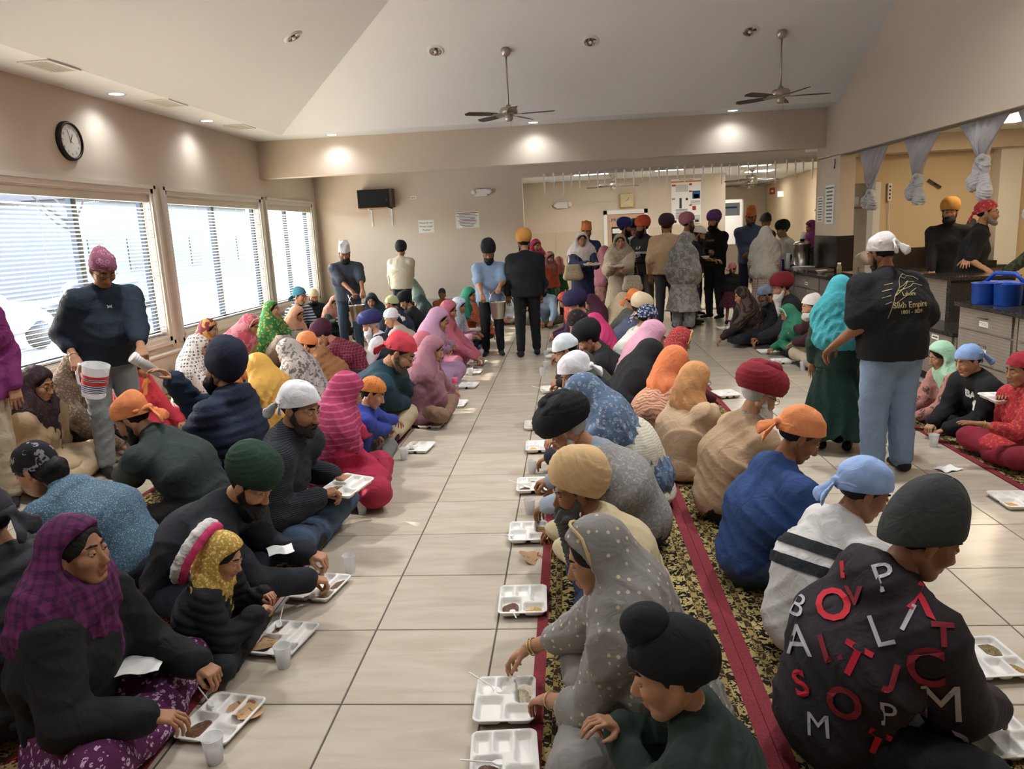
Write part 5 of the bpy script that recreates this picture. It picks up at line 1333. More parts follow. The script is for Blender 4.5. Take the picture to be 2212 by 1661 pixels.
woman('greyfloralshawl', 'woman wrapped in large grey floral shawl seen from behind', (1478, 520), 62, Y=13.3, pose='stand', lean=2, hp=4, group=G8, top=dict(col='#a9a6a2', kind='shawl', hem=.32, flare=.27, pat='ombre', col2='#8d8b86', col3='#c4aea6', scale=1.3), bot=dict(col='#8d8a88', loose=.05), veil=dict(col='#9f9c96', pat='ombre', col2='#7f7d78', col3='#c4aea6', scale=1.3, drop=.5, arms=.9, open=.0))
man('creamcapback', 'bearded man in cream cap and black jacket holding a bowl', (1512, 505), -20, Y=13.8, pose='stand', lean=8, hp=26, group=G8, skin_i=0, Rw=(1522, 560, 13.5), Lw=(1545, 562, 13.7), rk='hold', lk='hold', top=dict(col='#18191d', kind='jacket'), bot=dict(col='#2f3f58'), hat=dict(kind='rumal', col='#d9d0bd', knot=0, rim=(10, -25)), beard=('full', '#1a1412'))
man('purpleturban', 'bearded man in purple turban and black sweater with folded arms', (1542, 478), -140, Y=14.6, pose='stand', lean=0, hp=8, group=G8, skin_i=2, R=(.22, .1, 1.12), L=(.22, -.1, 1.12), top=dict(col='#191b1f', kind='sweater'), bot=dict(col='#23262c'), hat=dict(kind='turban', col='#7a4f9c', slant=1.1), beard=('full', '#1a1412'))
man('yellowchild', 'child in yellow turban behind the cream cap', (1502, 510), -60, Y=15.2, pose='stand', lean=2, hp=15, group=G8, top=dict(col='#5c4a20'), hat=dict(kind='turban', col='#d9a01e'))
man('quarterzip', 'man in orange head cloth and blue quarter zip sweater', (1622, 468), -105, Y=14.9, pose='stand', lean=4, hp=22, group=G8, skin_i=1, R=(.3, .02, 1.02), L=(.3, -.02, 1.02), top=dict(col='#566a8c', kind='sweater', collar=.02), bot=dict(col='#26334c'), hat=dict(kind='rumal', col='#e0803c', crown=1, knot=0), beard=('stubble', '#3a302c'))
woman('plaidwoman', 'woman in sheer white scarf and cream plaid coat seen from behind', (1654, 505), 70, Y=13.6, pose='stand', lean=2, hp=8, group=G8, top=dict(col='#d2bfae', kind='coat', hem=.35, pat='plaid', col2='#8c5a50', scale=3.2), bot=dict(col='#c9bfae'), veil=dict(col='#cfc9bc', drop=.5, arms=.6, open=.0))
man('whiteshirt_black', 'man in black turban and white shirt leaning in to talk', (1690, 497), 190, Y=14.2, pose='stand', lean=10, hp=12, group=G8, skin_i=0, top=dict(col='#d0c6b6', loose=.03), bot=dict(col='#3a3a40'), hat=dict(kind='turban', col='#1d2220', slant=.4))
man('beanieman', 'man in charcoal beanie behind the blue quarter zip', (1654, 478), -60, Y=16.2, pose='stand', lean=4, hp=25, group=G8, skin_i=1, top=dict(col='#4a4f58'), hat=dict(kind='beanie', col='#2b2d30'))
woman('magentascarf', 'woman in magenta scarf and dark coat beside the column', (1752, 490), 190, Y=16.0, pose='stand', lean=6, hp=12, group=G8, top=dict(col='#202c3c', kind='coat', hem=.6), veil=dict(col='#7c1c68', drop=.3, arms=.4, open=.02))
woman('plaidgirl', 'little girl in pink bandana and red plaid skirt', (1582, 580), 60, Y=13.7, pose='stand', lean=6, hp=20, group=G8, top=dict(col='#1b1a1c'), bot=dict(kind='skirt', col='#6b2434', pat='plaid', col2='#2c1a24', scale=4, hem=.5, flare=.30), hat=dict(kind='rumal', col='#d8808c', pat='dots', col2='#8c4a54', scale=3))
woman('hotpink', 'woman in hot pink scarf standing behind the marigold turban', (1158, 530), -60, Y=15.6, pose='stand', lean=4, hp=14, group=G8, top=dict(col='#3a3f4a', kind='kurta', hem=.6), veil=dict(col='#c22a5e', drop=.2, arms=.2, open=.04))
woman('patchscarf', 'woman in multicoloured scarf and orange quilted jacket by the back opening', (1188, 556), -50, Y=15.1, pose='stand', lean=10, hp=20, group=G8, top=dict(col='#c9491f', kind='puffer', loose=.04), bot=dict(col='#1f6b3a'), veil=dict(col='#b8705e', pat='floral', col2='#3f5a4a', scale=1.6, drop=.1, arms=.1))
woman('greenkurta', 'woman in coral scarf and green kurta beside the handbag', (1208, 566), 60, Y=15.6, pose='stand', lean=10, hp=16, group=G8, top=dict(col='#1d6b38', kind='kurta', hem=.5), veil=dict(col='#c2705e', drop=.1, arms=0))
man('jeansman', 'man in white head cloth, black printed t-shirt and blue jeans seen from behind', (1905, 545), 104, Y=5.5, pose='stand', lean=12, hp=24, hy=14, group=G9, skin_i=1, fat=1.24, R=(.20, -.34, .94), L=(.18, .33, .92), top=dict(col='#17181a', sleeve=.8, loose=.03), bot=dict(col='#7893b4', loose=.034), hat=dict(kind='rumal', col='#ddd6d2', knot=1, kz=.03, peak=.1), beard=('stubble', '#1a1412'))
woman('greengirl', 'girl in turquoise scarf and long dark green sequined dress', (1815, 628), 70, Y=6.0, pose='stand', lean=6, hp=18, hy=-10, group=G9, skin_i=2, R=(.22, -.12, .98), top=dict(col='#17392f', pat='dots', col2='#9db08c', scale=.5, thr=.10, loose=.025, sleeve=1.7), bot=dict(kind='skirt', col='#12352b', hem=.14, flare=.30), veil=dict(col='#16a2b0', drop=.30, arms=.2, open=.0, front=0))
man('kitchenyellow', 'bearded man in mustard turban and black kurta standing in the kitchen', (2052, 458), -120, Y=11.2, pose='stand', lean=0, hp=2, group=G9, skin_i=0, Rw=(2012, 590, 11.0), Lw=(2105, 470, 11.8), top=dict(col='#17181b', kind='kurta', hem=.5), hat=dict(kind='turban', col='#c58a1e', slant=1.0), beard=('full', '#120e0d'))
man('kitchenred', 'man in red bandana and black t-shirt leaning on the kitchen counter', (2132, 458), -30, Y=9.6, pose='stand', lean=10, hp=4, group=G9, skin_i=2, glasses=True, Rw=(2135, 585, 9.1), Lw=(2075, 583, 9.2), rk='flat', lk='flat', top=dict(col='#17181b', sleeve=.9), hat=dict(kind='rumal', col='#c23040', pat='bandana', col2='#d8848c', scale=1.2), beard=('stubble', '#8a8078'))
man('camosleeve', 'person in olive camouflage jacket reaching over the kitchen counter', (2290, 470), 200, Y=8.9, pose='stand', lean=16, hp=20, group=G9, Rw=(2165, 592, 9.0), top=dict(col='#3c4630', kind='jacket', pat='ombre', col2='#262d22', scale=1.5), hat=dict(kind='rumal', col='#444444'))
man('edgepurple', 'person in khaki trousers and plum top walking in at the far edge', None, -60, loc=tuple(at(-12, 1095, z=0)[:2]), pose='stand', sc=1.05, lean=2, hp=8, group=G9, top=dict(col='#7b2266', kind='kurta', hem=.75), bot=dict(col='#b3a487', loose=.03), hat=dict(kind='rumal', col='#555555'))
print('people', COUNT)
# ------------------------------------------------------------------ rugs
def rug_mat():
    m, nt, b = _new('woven rug'); N, L = nt.nodes, nt.links
    tc = N.new('ShaderNodeTexCoord'); sx = N.new('ShaderNodeSeparateXYZ'); L.new(tc.outputs['Object'], sx.inputs[0])
    ab = N.new('ShaderNodeMath'); ab.operation = 'ABSOLUTE'; L.new(sx.outputs[0], ab.inputs[0])
    def ramp(stops):
        r = N.new('ShaderNodeValToRGB'); r.color_ramp.interpolation = 'CONSTANT'; L.new(ab.outputs[0], r.inputs[0])
        e = r.color_ramp.elements
        e[0].position = 0; e[0].color = _rgba(stops[0][1]); e[1].position = stops[1][0]; e[1].color = _rgba(stops[1][1])
        for p, c in stops[2:]:
            x = e.new(p); x.color = _rgba(c)
        return r.outputs[0]
    base = ramp([(0, '#6b2026'), (.13, '#2a241c'), (.155, '#2b2119'), (.22, '#8c7a50'), (.245, '#1d1a17'), (.315, '#94814f'), (.345, '#2a231c')])
    pat = ramp([(0, '#b09a63'), (.13, '#a08c58'), (.155, '#9c8a58'), (.22, '#2b2119'), (.245, '#b3a169'), (.315, '#3b2d22'), (.345, '#a59460')])
    n = N.new('ShaderNodeTexNoise'); n.inputs['Scale'].default_value = 30; n.inputs['Detail'].default_value = 2.5; n.inputs['Distortion'].default_value = 1.8
    L.new(tc.outputs['Object'], n.inputs[0])
    w = N.new('ShaderNodeTexWave'); w.bands_direction = 'Y'; w.wave_profile = 'TRI'; w.inputs['Scale'].default_value = 2.6; w.inputs['Distortion'].default_value = 3; w.inputs['Detail Scale'].default_value = 3
    L.new(tc.outputs['Object'], w.inputs[0])
    a1 = N.new('ShaderNodeMath'); a1.operation = 'MULTIPLY_ADD'; L.new(w.outputs['Fac'], a1.inputs[0]); a1.inputs[1].default_value = .16; L.new(n.outputs['Fac'], a1.inputs[2])
    gt = N.new('ShaderNodeMath'); gt.operation = 'GREATER_THAN'; gt.inputs[1].default_value = .58; L.new(a1.outputs[0], gt.inputs[0])
    mx = N.new('ShaderNodeMix'); mx.data_type = 'RGBA'; L.new(gt.outputs[0], mx.inputs[0]); L.new(base, mx.inputs[6]); L.new(pat, mx.inputs[7])
    L.new(mx.outputs[2], b.inputs['Base Color']); b.inputs['Roughness'].default_value = .95; b.inputs['Specular IOR Level'].default_value = .1
    pn = N.new('ShaderNodeTexNoise'); pn.inputs['Scale'].default_value = 500; L.new(tc.outputs['Object'], pn.inputs[0])
    bp = N.new('ShaderNodeBump'); bp.inputs['Strength'].default_value = .3; bp.inputs['Distance'].default_value = .004; L.new(pn.outputs['Fac'], bp.inputs['Height']); L.new(bp.outputs['Normal'], b.inputs['Normal'])
    return m
M_rug = rug_mat(); M_rugred = fab('#8c2431', 'specks', '#74202b', 2, bump=.3)
RUGS = []
def on_rug(x, y, r=.14): return .0095 if any(a - r < x < b + r and c - r < y < d + r for a, b, c, d in RUGS) else .0005
def rug(x0, x1, y0, y1, label, rot=0):
    RUGS.append((x0, x1, y0, y1))
    o = tag(empty('runner_rug', ((x0 + x1) / 2, (y0 + y1) / 2, 0), rot), label, 'rug', 'patterned runner rugs')
    w, l = (x1 - x0) / 2, (y1 - y0) / 2
    if rot: w, l = l, w
    part('woven_field', M_rug, o, (-w + .05, w - .05, -l, l, .0005, .007))
    for s in (-1, 1): part('border_band', M_rugred, o, (s * w - .05 if s > 0 else -w, w if s > 0 else -w + .05, -l, l, .0006, .0085))
rug(-.20, .66, 1.0, 14.0, 'patterned runner under the row facing the aisle at the grey dupatta')
rug(.662, 1.52, 1.0, 14.0, 'patterned runner under the row of the beanie and blue polo men')
rug(-2.38, -1.55, .8, 11.8, 'patterned runner under the purple scarf and green turban row')
rug(-3.25, -2.40, .8, 13.4, 'patterned runner under the row facing the windows')
rug(-5.12, -4.28, 3.2, 14.4, 'patterned runner along the window wall')
rug(2.88, 3.72, 3.2, 14.2, 'patterned runner in front of the cabinets')
rug(-4.2, -.2, 14.75, 15.6, 'patterned runner along the back wall', PI / 2)

# ------------------------------------------------------------------ trays, food, cups, spoons
M_tray = plain('#ece9e2', .45, name='moulded fibre', bump=.04, bscale=300)
def tray_mesh():
    nx, ny = 46, 38; W, D = .145, .118; X = np.linspace(-W, W, nx); Y = np.linspace(-D, D, ny)
    XX, YY = np.meshgrid(X, Y, indexing='ij'); Z = np.full_like(XX, .034)
    def rr(x0, x1, y0, y1, r=.02):
        cx, cy = (x0 + x1) / 2, (y0 + y1) / 2; qx = np.abs(XX - cx) - (x1 - x0) / 2 + r; qy = np.abs(YY - cy) - (y1 - y0) / 2 + r
        return np.hypot(np.maximum(qx, 0), np.maximum(qy, 0)) + np.minimum(np.maximum(qx, qy), 0) - r
    for c in COMPS: Z = np.minimum(Z, .031 + np.clip(rr(*c) * 2.6, -.027, .003))
    out = rr(-W, W, -D, D, .03)
    keep = out <= .001
    Z = np.where(out > -.004, .030, Z)
    # pull corners in to a rounded outline
    k = np.where(out > 0, 1 - out / np.hypot(XX, YY), 1); XX = XX * k; YY = YY * k
    V = np.stack([XX, YY, Z], -1).reshape(-1, 3); I = np.arange(nx * ny).reshape(nx, ny)
    F = np.stack([I[:-1, :-1], I[1:, :-1], I[1:, 1:], I[:-1, 1:]], -1).reshape(-1, 4)
    U = V.copy(); U[:, 2] = np.maximum(U[:, 2] - .0035, .0005); n = len(V)
    F2 = F[:, ::-1] + n
    bd = np.concatenate([I[:, 0], I[-1, 1:], I[::-1, -1][1:], I[0, ::-1][1:-1]])
    nb = np.roll(bd, -1); R_ = np.stack([bd, bd + n, nb + n, nb], 1)
    return mesh_np('food_tray', np.concatenate([V, U]), np.concatenate([F, F2, R_[:, ::-1]]), mats=[M_tray])
COMPS = [(-.135, -.048, .008, .108), (-.040, .045, .008, .108), (.053, .135, .008, .108), (-.135, -.005, -.108, .000), (.005, .135, -.108, .000)]
COMPS = [(-.135, .010, .006, .108), (.020, .135, .045, .108), (.020, .135, -.030, .037), (-.135, -.045, -.108, -.004), (-.037, .135, -.108, -.038)]
TRAY = tray_mesh()
FOODC = {'dal': ('#5c3d26', '#7d5836'), 'curry': ('#8a6428', '#b08a40'), 'potato': ('#c99a3a', '#e0bd62'), 'rice': ('#cfc3a4', '#b79f72'), 'sabzi': ('#6b5a30', '#8f7c40'), 'sweet': ('#c98a34', '#dca850')}
def food_mesh(c, seed, hgt=.012):
    rs = np.random.RandomState(seed); x0, x1, y0, y1 = c; n = 14
    X, Y = np.meshgrid(np.linspace(-1, 1, n), np.linspace(-1, 1, n), indexing='ij')
    u = X * np.sqrt(1 - Y * Y / 2); v = Y * np.sqrt(1 - X * X / 2); r = np.hypot(u, v)
    ph = rs.rand(4) * 6; k = .86 + .07 * np.sin(3 * np.arctan2(v, u) + ph[0])
    Z = .006 + hgt * (1 - r ** 3) * (.8 + .3 * np.sin(9 * u + ph[1]) * np.sin(8 * v + ph[2])) + .002 * rs.rand(n, n)
    V = np.stack([(x0 + x1) / 2 + u * k * (x1 - x0) * .46, (y0 + y1) / 2 + v * k * (y1 - y0) * .46, Z], -1).reshape(-1, 3); I = np.arange(n * n).reshape(n, n)
    return V, np.stack([I[:-1, :-1], I[1:, :-1], I[1:, 1:], I[:-1, 1:]], -1).reshape(-1, 4)
_food = {}
def food(kind, ci, seed, parent):
    key = (kind, ci, seed % 3)
    if key not in _food:
        a, b = FOODC[kind]; V, F = food_mesh(COMPS[ci], seed, .014 if kind in ('rice', 'potato', 'sabzi') else .007)
        _food[key] = mesh_np('portion', V, F, mats=[fab(a, 'specks', b, 2.4, rough=.45, bump=.6, name='cooked food')])
    return link({'dal': 'lentil_dal', 'curry': 'curry', 'potato': 'potato_curry', 'rice': 'rice', 'sabzi': 'vegetable_curry', 'sweet': 'sweet'}[kind], _food[key], parent)
def roti_mesh(seed):
    rs = np.random.RandomState(seed); V = [(0, 0, .004)]; n = 20; F = []
    for j in (1, 2, 3):
        for i in range(n):
            a = 2 * PI * i / n; cut = .55 if (seed % 2 and 1.2 < a < 2.6) else 1
            r = .075 * j / 3 * (1 + .05 * math.sin(3 * a + seed)) * cut
            V.append((r * math.cos(a), r * math.sin(a), .004 + .006 * math.sin(a * 2 + j) * (j / 3) + .012 * (math.cos(a) > .6) * (j == 3)))
    T = [(0, 1 + i, 1 + (i + 1) % n) for i in range(n)]
    Q = [(1 + j * n + i, 1 + (j + 1) * n + i, 1 + (j + 1) * n + (i + 1) % n, 1 + j * n + (i + 1) % n) for j in range(2) for i in range(n)]
    return mesh_np('roti', np.array(V), [np.array(T), np.array(Q)], mats=[fab('#c49a68', 'ombre', '#8a5a34', 3.2, thr=.62, rough=.8, name='flatbread')])
ROTI = [roti_mesh(k) for k in range(3)]
def spoon_mesh():
    f = Field((-.02, -.02, -.02), (.17, .02, .02), .0035)
    f.cone((.035, 0, .002), (.155, 0, .008), .0035, .0045, .004, A3(0, 0, 1), 1.6); f.ell((.018, 0, .001), (.024, .0155, .007), k=.006); f.ell((.018, 0, .009), (.021, .0125, .007), k=.002, sub=True)
    return mesh_np('spoon', *f.net(), mats=[plain('#efede8', .35, name='white plastic')])
SPOON = spoon_mesh()
def cup_mat():
    m = bpy.data.materials.new('translucent plastic'); m.use_nodes = True; nt = m.node_tree; b = nt.nodes['Principled BSDF']
    b.inputs['Base Color'].default_value = (.86, .87, .88, 1); b.inputs['Roughness'].default_value = .25
    t = nt.nodes.new('ShaderNodeBsdfTransparent'); mx = nt.nodes.new('ShaderNodeMixShader'); mx.inputs[0].default_value = .42
    nt.links.new(t.outputs[0], mx.inputs[1]); nt.links.new(b.outputs[0], mx.inputs[2]); nt.links.new(mx.outputs[0], nt.nodes['Material Output'].inputs[0]); return m
M_cup = cup_mat()
CUP = MB().lathe([(0, .003), (.027, .003), (.027, .0), (.0275, .001), (.038, .098), (.040, .100), (.0385, .102), (.037, .100), (.0265, .004), (0, .004)], n=24).mesh('plastic_cup', M_cup, smooth=True)
WATER = MB().lathe([(0, .005), (.0262, .005), (.031, .052), (0, .052)], n=20).mesh('water', M_cup, smooth=True)
def desc(key): return PEOPLE[key]['label']
SHORT = dict(purple='the woman in the purple scarf', girl='the girl in the gold scarf', greenturban='the man in the dark green turban', whiterumal='the white head cloth and knit sweater', magenta='the woman in magenta', orangeboy='the boy in the orange bandana',
    tealman='the man in the red bandana', mauve='the woman in the mauve shawl', lilac='the woman in lilac', coral='the coral scarf', lace='the white lace scarf', salmon='the salmon scarf', patkaboy='the boy in the black patka', greydupatta='the woman in the grey dupatta', tanturban='the man in the tan turban',
    blackturban='the man in the black turban', blueshawl='the blue patterned shawl', whitecap='the man in the white cap', olive='the olive hooded jacket', blackcoat='the long black coat', maroonknit='the maroon knit cap', redorange='the red orange scarf', beanie='the man in the grey beanie', stripes='the sweatshirt with black bands', bluepolo='the blue polo man',
    tanshawl='the woman in the tan shawl', animal='the animal print scarf', greyrumal='the slate blue head cloth', redturbanR='the long white beard', greenchild='the child in green', whiteoldR='the maroon sweater', bluecapboy='the boy in the light blue cap', redright='the woman in crimson', redwindow='the red dupatta at the window', brownscarf='the brown scarf woman', orangerumal='the orange head cloth and green jacket',
    lime='the lime green kurta', rosebrown='the rose shawl')
_tk = [0]
def tray(key, u, v, z=0, rot=0, foods=(), roti=None, spoon=None, where=None, tilt=None):
    _tk[0] += 1; p = at(u, v, z=z + .02); sd = _tk[0]
    who = SHORT.get(key, key); fd = {'dal': 'dal', 'curry': 'curry', 'potato': 'potato curry', 'rice': 'rice', 'sabzi': 'vegetables', 'sweet': 'sweet'}
    z = z + on_rug(p[0], p[1])
    o = link('food_tray', TRAY, None, (p[0], p[1], z), (tilt[0] if tilt else 0, tilt[1] if tilt else 0, RAD(rot)))
    tag(o, (where or 'white compartment food tray before %s') % who if '%s' in (where or '%s') else where, 'tray', 'white food trays')
    for ci, k in foods: food(k, ci, sd, o)
    q = rotz(RAD(rot))
    if roti is not None:
        c = q @ A3(*roti, 0); r = link('roti', ROTI[sd % 3], None, (p[0] + c[0], p[1] + c[1], z + .018), (.10, .12, RAD(rot + sd * 40)))
        tag(r, 'torn brown roti in the tray before ' + who, 'bread', 'rotis')
    if spoon is not None:
        c = q @ A3(spoon[0], spoon[1], 0); s_ = link('plastic_spoon', SPOON, None, (p[0] + c[0], p[1] + c[1], z + .02), (0, -.22, RAD(rot + spoon[2])))
        tag(s_, 'white plastic spoon in the tray before ' + who + (' beside yellow potato' if (3, 'potato') in foods and key == 'tanturban' else ''), 'spoon', 'white plastic spoons')
    return o
def cup(u, v, label, water=1, z=0):
    p = at(u, v, z=z); o = link('plastic_cup', CUP, None, (p[0], p[1], z + on_rug(p[0], p[1], .03))); tag(o, label, 'cup', 'clear plastic cups')
    if water: link('water', WATER, o)
    return o
F1 = ((0, 'dal'), (1, 'sabzi')); F2 = ((0, 'dal'), (3, 'potato')); F3 = ((2, 'curry'), (0, 'rice')); F4 = ((3, 'dal'), (2, 'potato'))
tray('purple', 478, 1552, rot=80, foods=((0, 'dal'),), roti=(.05, -.06), spoon=(.06, .08, 60))
tray('girl', 612, 1380, rot=80, foods=((1, 'dal'),), roti=(-.05, .05), spoon=(.09, .08, 20))
tray('greenturban', 692, 1268, rot=80, foods=((4, 'dal'), (3, 'curry')), spoon=(.08, .07, 100))
tray('whiterumal', 750, 1052, z=.27, rot=70, foods=((0, 'curry'),), spoon=(0, .0, 160), where='white tray held up by %s', tilt=(.05, -.1))
tray('magenta', 905, 966, rot=84, foods=((0, 'sabzi'), (1, 'potato')), where='white compartment food tray between the woman in magenta and the aisle' )
tray('tealman', 935, 915, rot=84, foods=F2, roti=(-.06, .05))
tray('mauve', 985, 872, rot=86, foods=((3, 'dal'),), spoon=(.02, .05, 100))
tray('lilac', 1012, 832, rot=86, foods=((2, 'potato'), (3, 'dal')))
tray('coral', 1022, 803, rot=86, spoon=(.08, .02, 10))
tray('salmon', 1032, 784, rot=86, foods=((1, 'dal'),))
tray('lace', 1022, 714, z=.33, rot=80, foods=((0, 'rice'), (4, 'potato')), where='full white tray held by %s')
tray('patkaboy', 1090, 1645, rot=95, foods=((0, 'dal'),), spoon=(-.02, .0, 100))
tray('greydupatta', 1092, 1516, rot=92, foods=((4, 'rice'),), spoon=(.05, .02, 60))
tray('tanturban', 1130, 1300, rot=92, foods=((0, 'dal'), (3, 'potato')), spoon=(-.10, .05, 190), where='white food tray with dal and yellow potato near the grey dupatta')
tray('tanturban', 1142, 1152, rot=92, foods=((4, 'curry'),), spoon=(-.05, .09, 120))
tray('blackturban', 1152, 1050, rot=92, foods=((0, 'dal'), (2, 'curry')), spoon=(-.05, .03, 70))
tray('blueshawl', 1166, 966, rot=92, foods=((0, 'potato'), (3, 'dal')))
tray('whitecap', 1160, 918, rot=92, foods=((0, 'potato'), (3, 'rice')))
tray('olive', 1190, 842, rot=92, foods=((1, 'dal'),), spoon=(-.02, .06, 80))
tray('blackcoat', 1196, 770, rot=92, foods=((2, 'curry'),))
tray('maroonknit', 1198, 757, rot=92, foods=((0, 'dal'),), where='white tray nearer the far end before %s')
tray('redorange', 1204, 728, rot=92, foods=((0, 'rice'),))
tray('stripes', 2130, 1425, rot=-85, foods=((0, 'sabzi'), (1, 'curry')))
tray('beanie', 2140, 1585, rot=-85, foods=((3, 'dal'),))
tray('bluecapboy', 2195, 1080, rot=88, foods=((0, 'sweet'), (3, 'dal')), where='white tray with golden sweet near the cabinet side rug')
tray('tanshawl', 1568, 852, rot=-80, foods=((0, 'curry'), (3, 'sabzi')))
tray('animal', 1566, 709, rot=88, foods=((0, 'dal'),), spoon=(.03, .03, 80))
tray('greyrumal', 1590, 719, rot=88, foods=((0, 'rice'), (2, 'curry')))
tray('redturbanR', 1622, 735, rot=88, foods=((0, 'dal'),))
tray('greenchild', 1656, 759, rot=88, foods=((0, 'curry'),))
tray('whiteoldR', 1687, 780, rot=88, foods=((2, 'rice'), (0, 'curry')))
tray('redright', 2165, 862, z=.40, rot=88, foods=((0, 'curry'), (3, 'dal')), spoon=(-.1, .06, 160), where='white tray held out by %s')
tray('redwindow', 388, 905, rot=80, foods=((0, 'curry'), (1, 'sabzi')))
tray('orangerumal', 262, 955, rot=80, foods=((0, 'dal'),))
tray('brownscarf', 172, 992, rot=80)
tray('lime', 455, 868, rot=82, foods=((1, 'dal'),), where='white tray at the feet of the white printed dupatta')
CUPS = [(465, 1645, 'clear cup of water beside the nearest tray'), (614, 1440, 'clear cup of water beside the tray of the gold scarf girl'), (757, 1236, 'clear cup of water beyond the green turban tray'), (783, 1110, 'clear cup beside the knit sweater man'),
        (874, 993, 'clear cup of water before the boy in the orange bandana'), (940, 905, 'clear cup behind the tray of the red bandana man'), (964, 886, 'first of two clear cups by the mauve shawl'), (979, 886, 'second of two clear cups by the mauve shawl'), (992, 815, 'short clear cup by the lilac suit'), (1016, 812, 'clear cup standing in front of the coral scarf tray'),
        (1029, 790, 'clear cup standing by the salmon scarf tray'), (1041, 770, 'clear cup next to the server in light blue polo'), (1150, 1022, 'clear cup between the black and tan turban men'), (1145, 1110, 'clear cup hidden behind the khaki sleeve'), (1172, 812, 'nearer clear cup before the white cap man'), (1179, 797, 'farther clear cup before the white cap man'), (1180, 772, 'clear cup before the olive jacket'),
        (1588, 726, 'clear cup on the tray line by the slate blue head cloth'), (1680, 795, 'clear cup in front of the maroon sweater tray'), (1734, 800, 'clear cup of water near the green sequined dress'), (1946, 940, 'clear cup seen between the legs of the jeans'), (2016, 965, 'clear cup just beside the jeans hem'), (2010, 1405, 'clear cup before the sweatshirt with black bands')]
for k, (u, v, l) in enumerate(CUPS): cup(u, v, l, water=k % 3 != 2)
r_ = link('roti', ROTI[2], None, tuple(at(1148, 1205, z=.01)), (.3, .2, 1)); tag(r_, 'crisp brown roti lying on the tiles by the tan turban man', 'bread', 'rotis')

def cloth_scrap(u, v, z, w, d, label, rot=0, tilt=(.05, .05)):
    n = 8; X, Y = np.meshgrid(np.linspace(-w / 2, w / 2, n), np.linspace(-d / 2, d / 2, n), indexing='ij'); Z = .006 * np.sin(X * 60) * np.cos(Y * 50) + .008
    I = np.arange(n * n).reshape(n, n); V = np.stack([X, Y, Z], -1).reshape(-1, 3); F = np.stack([I[:-1, :-1], I[1:, :-1], I[1:, 1:], I[:-1, 1:]], -1).reshape(-1, 4)
    U = V - A3(0, 0, .0015); p = at(u, v, z=z)
    tag(link('paper_napkin', mesh_np('paper_napkin', np.concatenate([V, U]), np.concatenate([F, F[:, ::-1] + n * n]), mats=[M_paper]), None, (p[0], p[1], z), (tilt[0], tilt[1], rot)), label, 'napkin', 'white paper napkins')
cloth_scrap(300, 1435, .26, .17, .15, 'white paper napkin on the lap of the purple scarf woman', .3)
cloth_scrap(606, 1190, .22, .13, .11, 'folded white napkin on the knee of the green turban man', .5)
cloth_scrap(2048, 1014, .002, .16, .11, 'crumpled white tissue on the tiles near the jeans man', .4, (0, 0))
cloth_scrap(500, 1410, .02, .05, .05, 'small crumpled tissue on the runner by the gold scarf girl', .9, (0, 0))

# ------------------------------------------------------------------ carried things
def bucket(key, u, v, y, label, rz=0):
    p = at(u, v, y=y); o = tag(empty('steel_bucket', p, rz), label, 'bucket', 'steel serving buckets')
    MB().lathe([(0, -.13), (.085, -.13), (.09, -.125), (.118, .10), (.124, .104), (.118, .108), (.112, .10), (.084, -.12), (0, -.12)], n=32).obj('pail', M_steel, o, smooth=True)
    MB().lathe([(0, .075), (.112, .07)], n=28).obj('food_inside', fab('#cfc6a8', 'specks', '#a89868', 2), o)
    MB().tube([(.118 * math.cos(a), 0, .10 + .17 * math.sin(a)) for a in np.linspace(0, PI, 14)], .0045, 8).obj('handle', M_steel, o, smooth=True)
    MB().tube([(-.05, .02, .05), (-.12, .05, .26)], .006, 8).obj('ladle', M_steel, o, smooth=True)
bucket('bluepolo_server', 1076, 668, 10.72, 'steel bucket carried by the man in light blue polo', .1)
bucket('greypolo', 772, 674, 11.2, 'steel bucket carried by the man in charcoal shirt', .2)
J = PEOPLE['pitcherman']
# pitcher with printed bands
pp = at(205, 822, y=5.35)
o = tag(empty('pitcher', pp), 'clear plastic pitcher with red and blue stripes tilted by the man in navy', 'pitcher'); o.rotation_euler = (0, RAD(16), RAD(-10))
MB().lathe([(0, -.125), (.075, -.125), (.082, -.118), (.095, .12), (.098, .125), (.092, .122), (.079, -.11), (0, -.115)], n=36).obj('jug', M_cup, o, smooth=True)
M_pr, M_pb = plain('#d8453f', .4, name='red print'), plain('#2c3a78', .4, name='blue print')
def band(z0, z1, m, nm):
    r = lambda z: .0825 + (z + .118) * .0545 + .0012
    MB().lathe([(r(z0), z0), (r(z1), z1)], n=36).obj(nm, m, o, smooth=True)
for z0, z1, m in ((.03, .055, M_pr), (.018, .026, M_pb), (-.02, .014, M_pr), (-.034, -.025, M_pb), (-.05, -.042, M_pb), (-.064, -.057, M_pb), (-.078, -.072, M_pb), (-.088, -.085, M_pr)): band(z0, z1, m, 'printed_band')
MB().tube([(-.093, 0, .10), (-.15, 0, .09), (-.165, 0, .02), (-.14, 0, -.06), (-.088, 0, -.07)], .011, 8).obj('handle', M_cup, o, smooth=True)
MB().add([(.09, -.03, .124), (.125, 0, .130), (.09, .03, .124), (.085, 0, .07)], [(0, 1, 3), (1, 2, 3)]).obj('spout', M_cup, o)
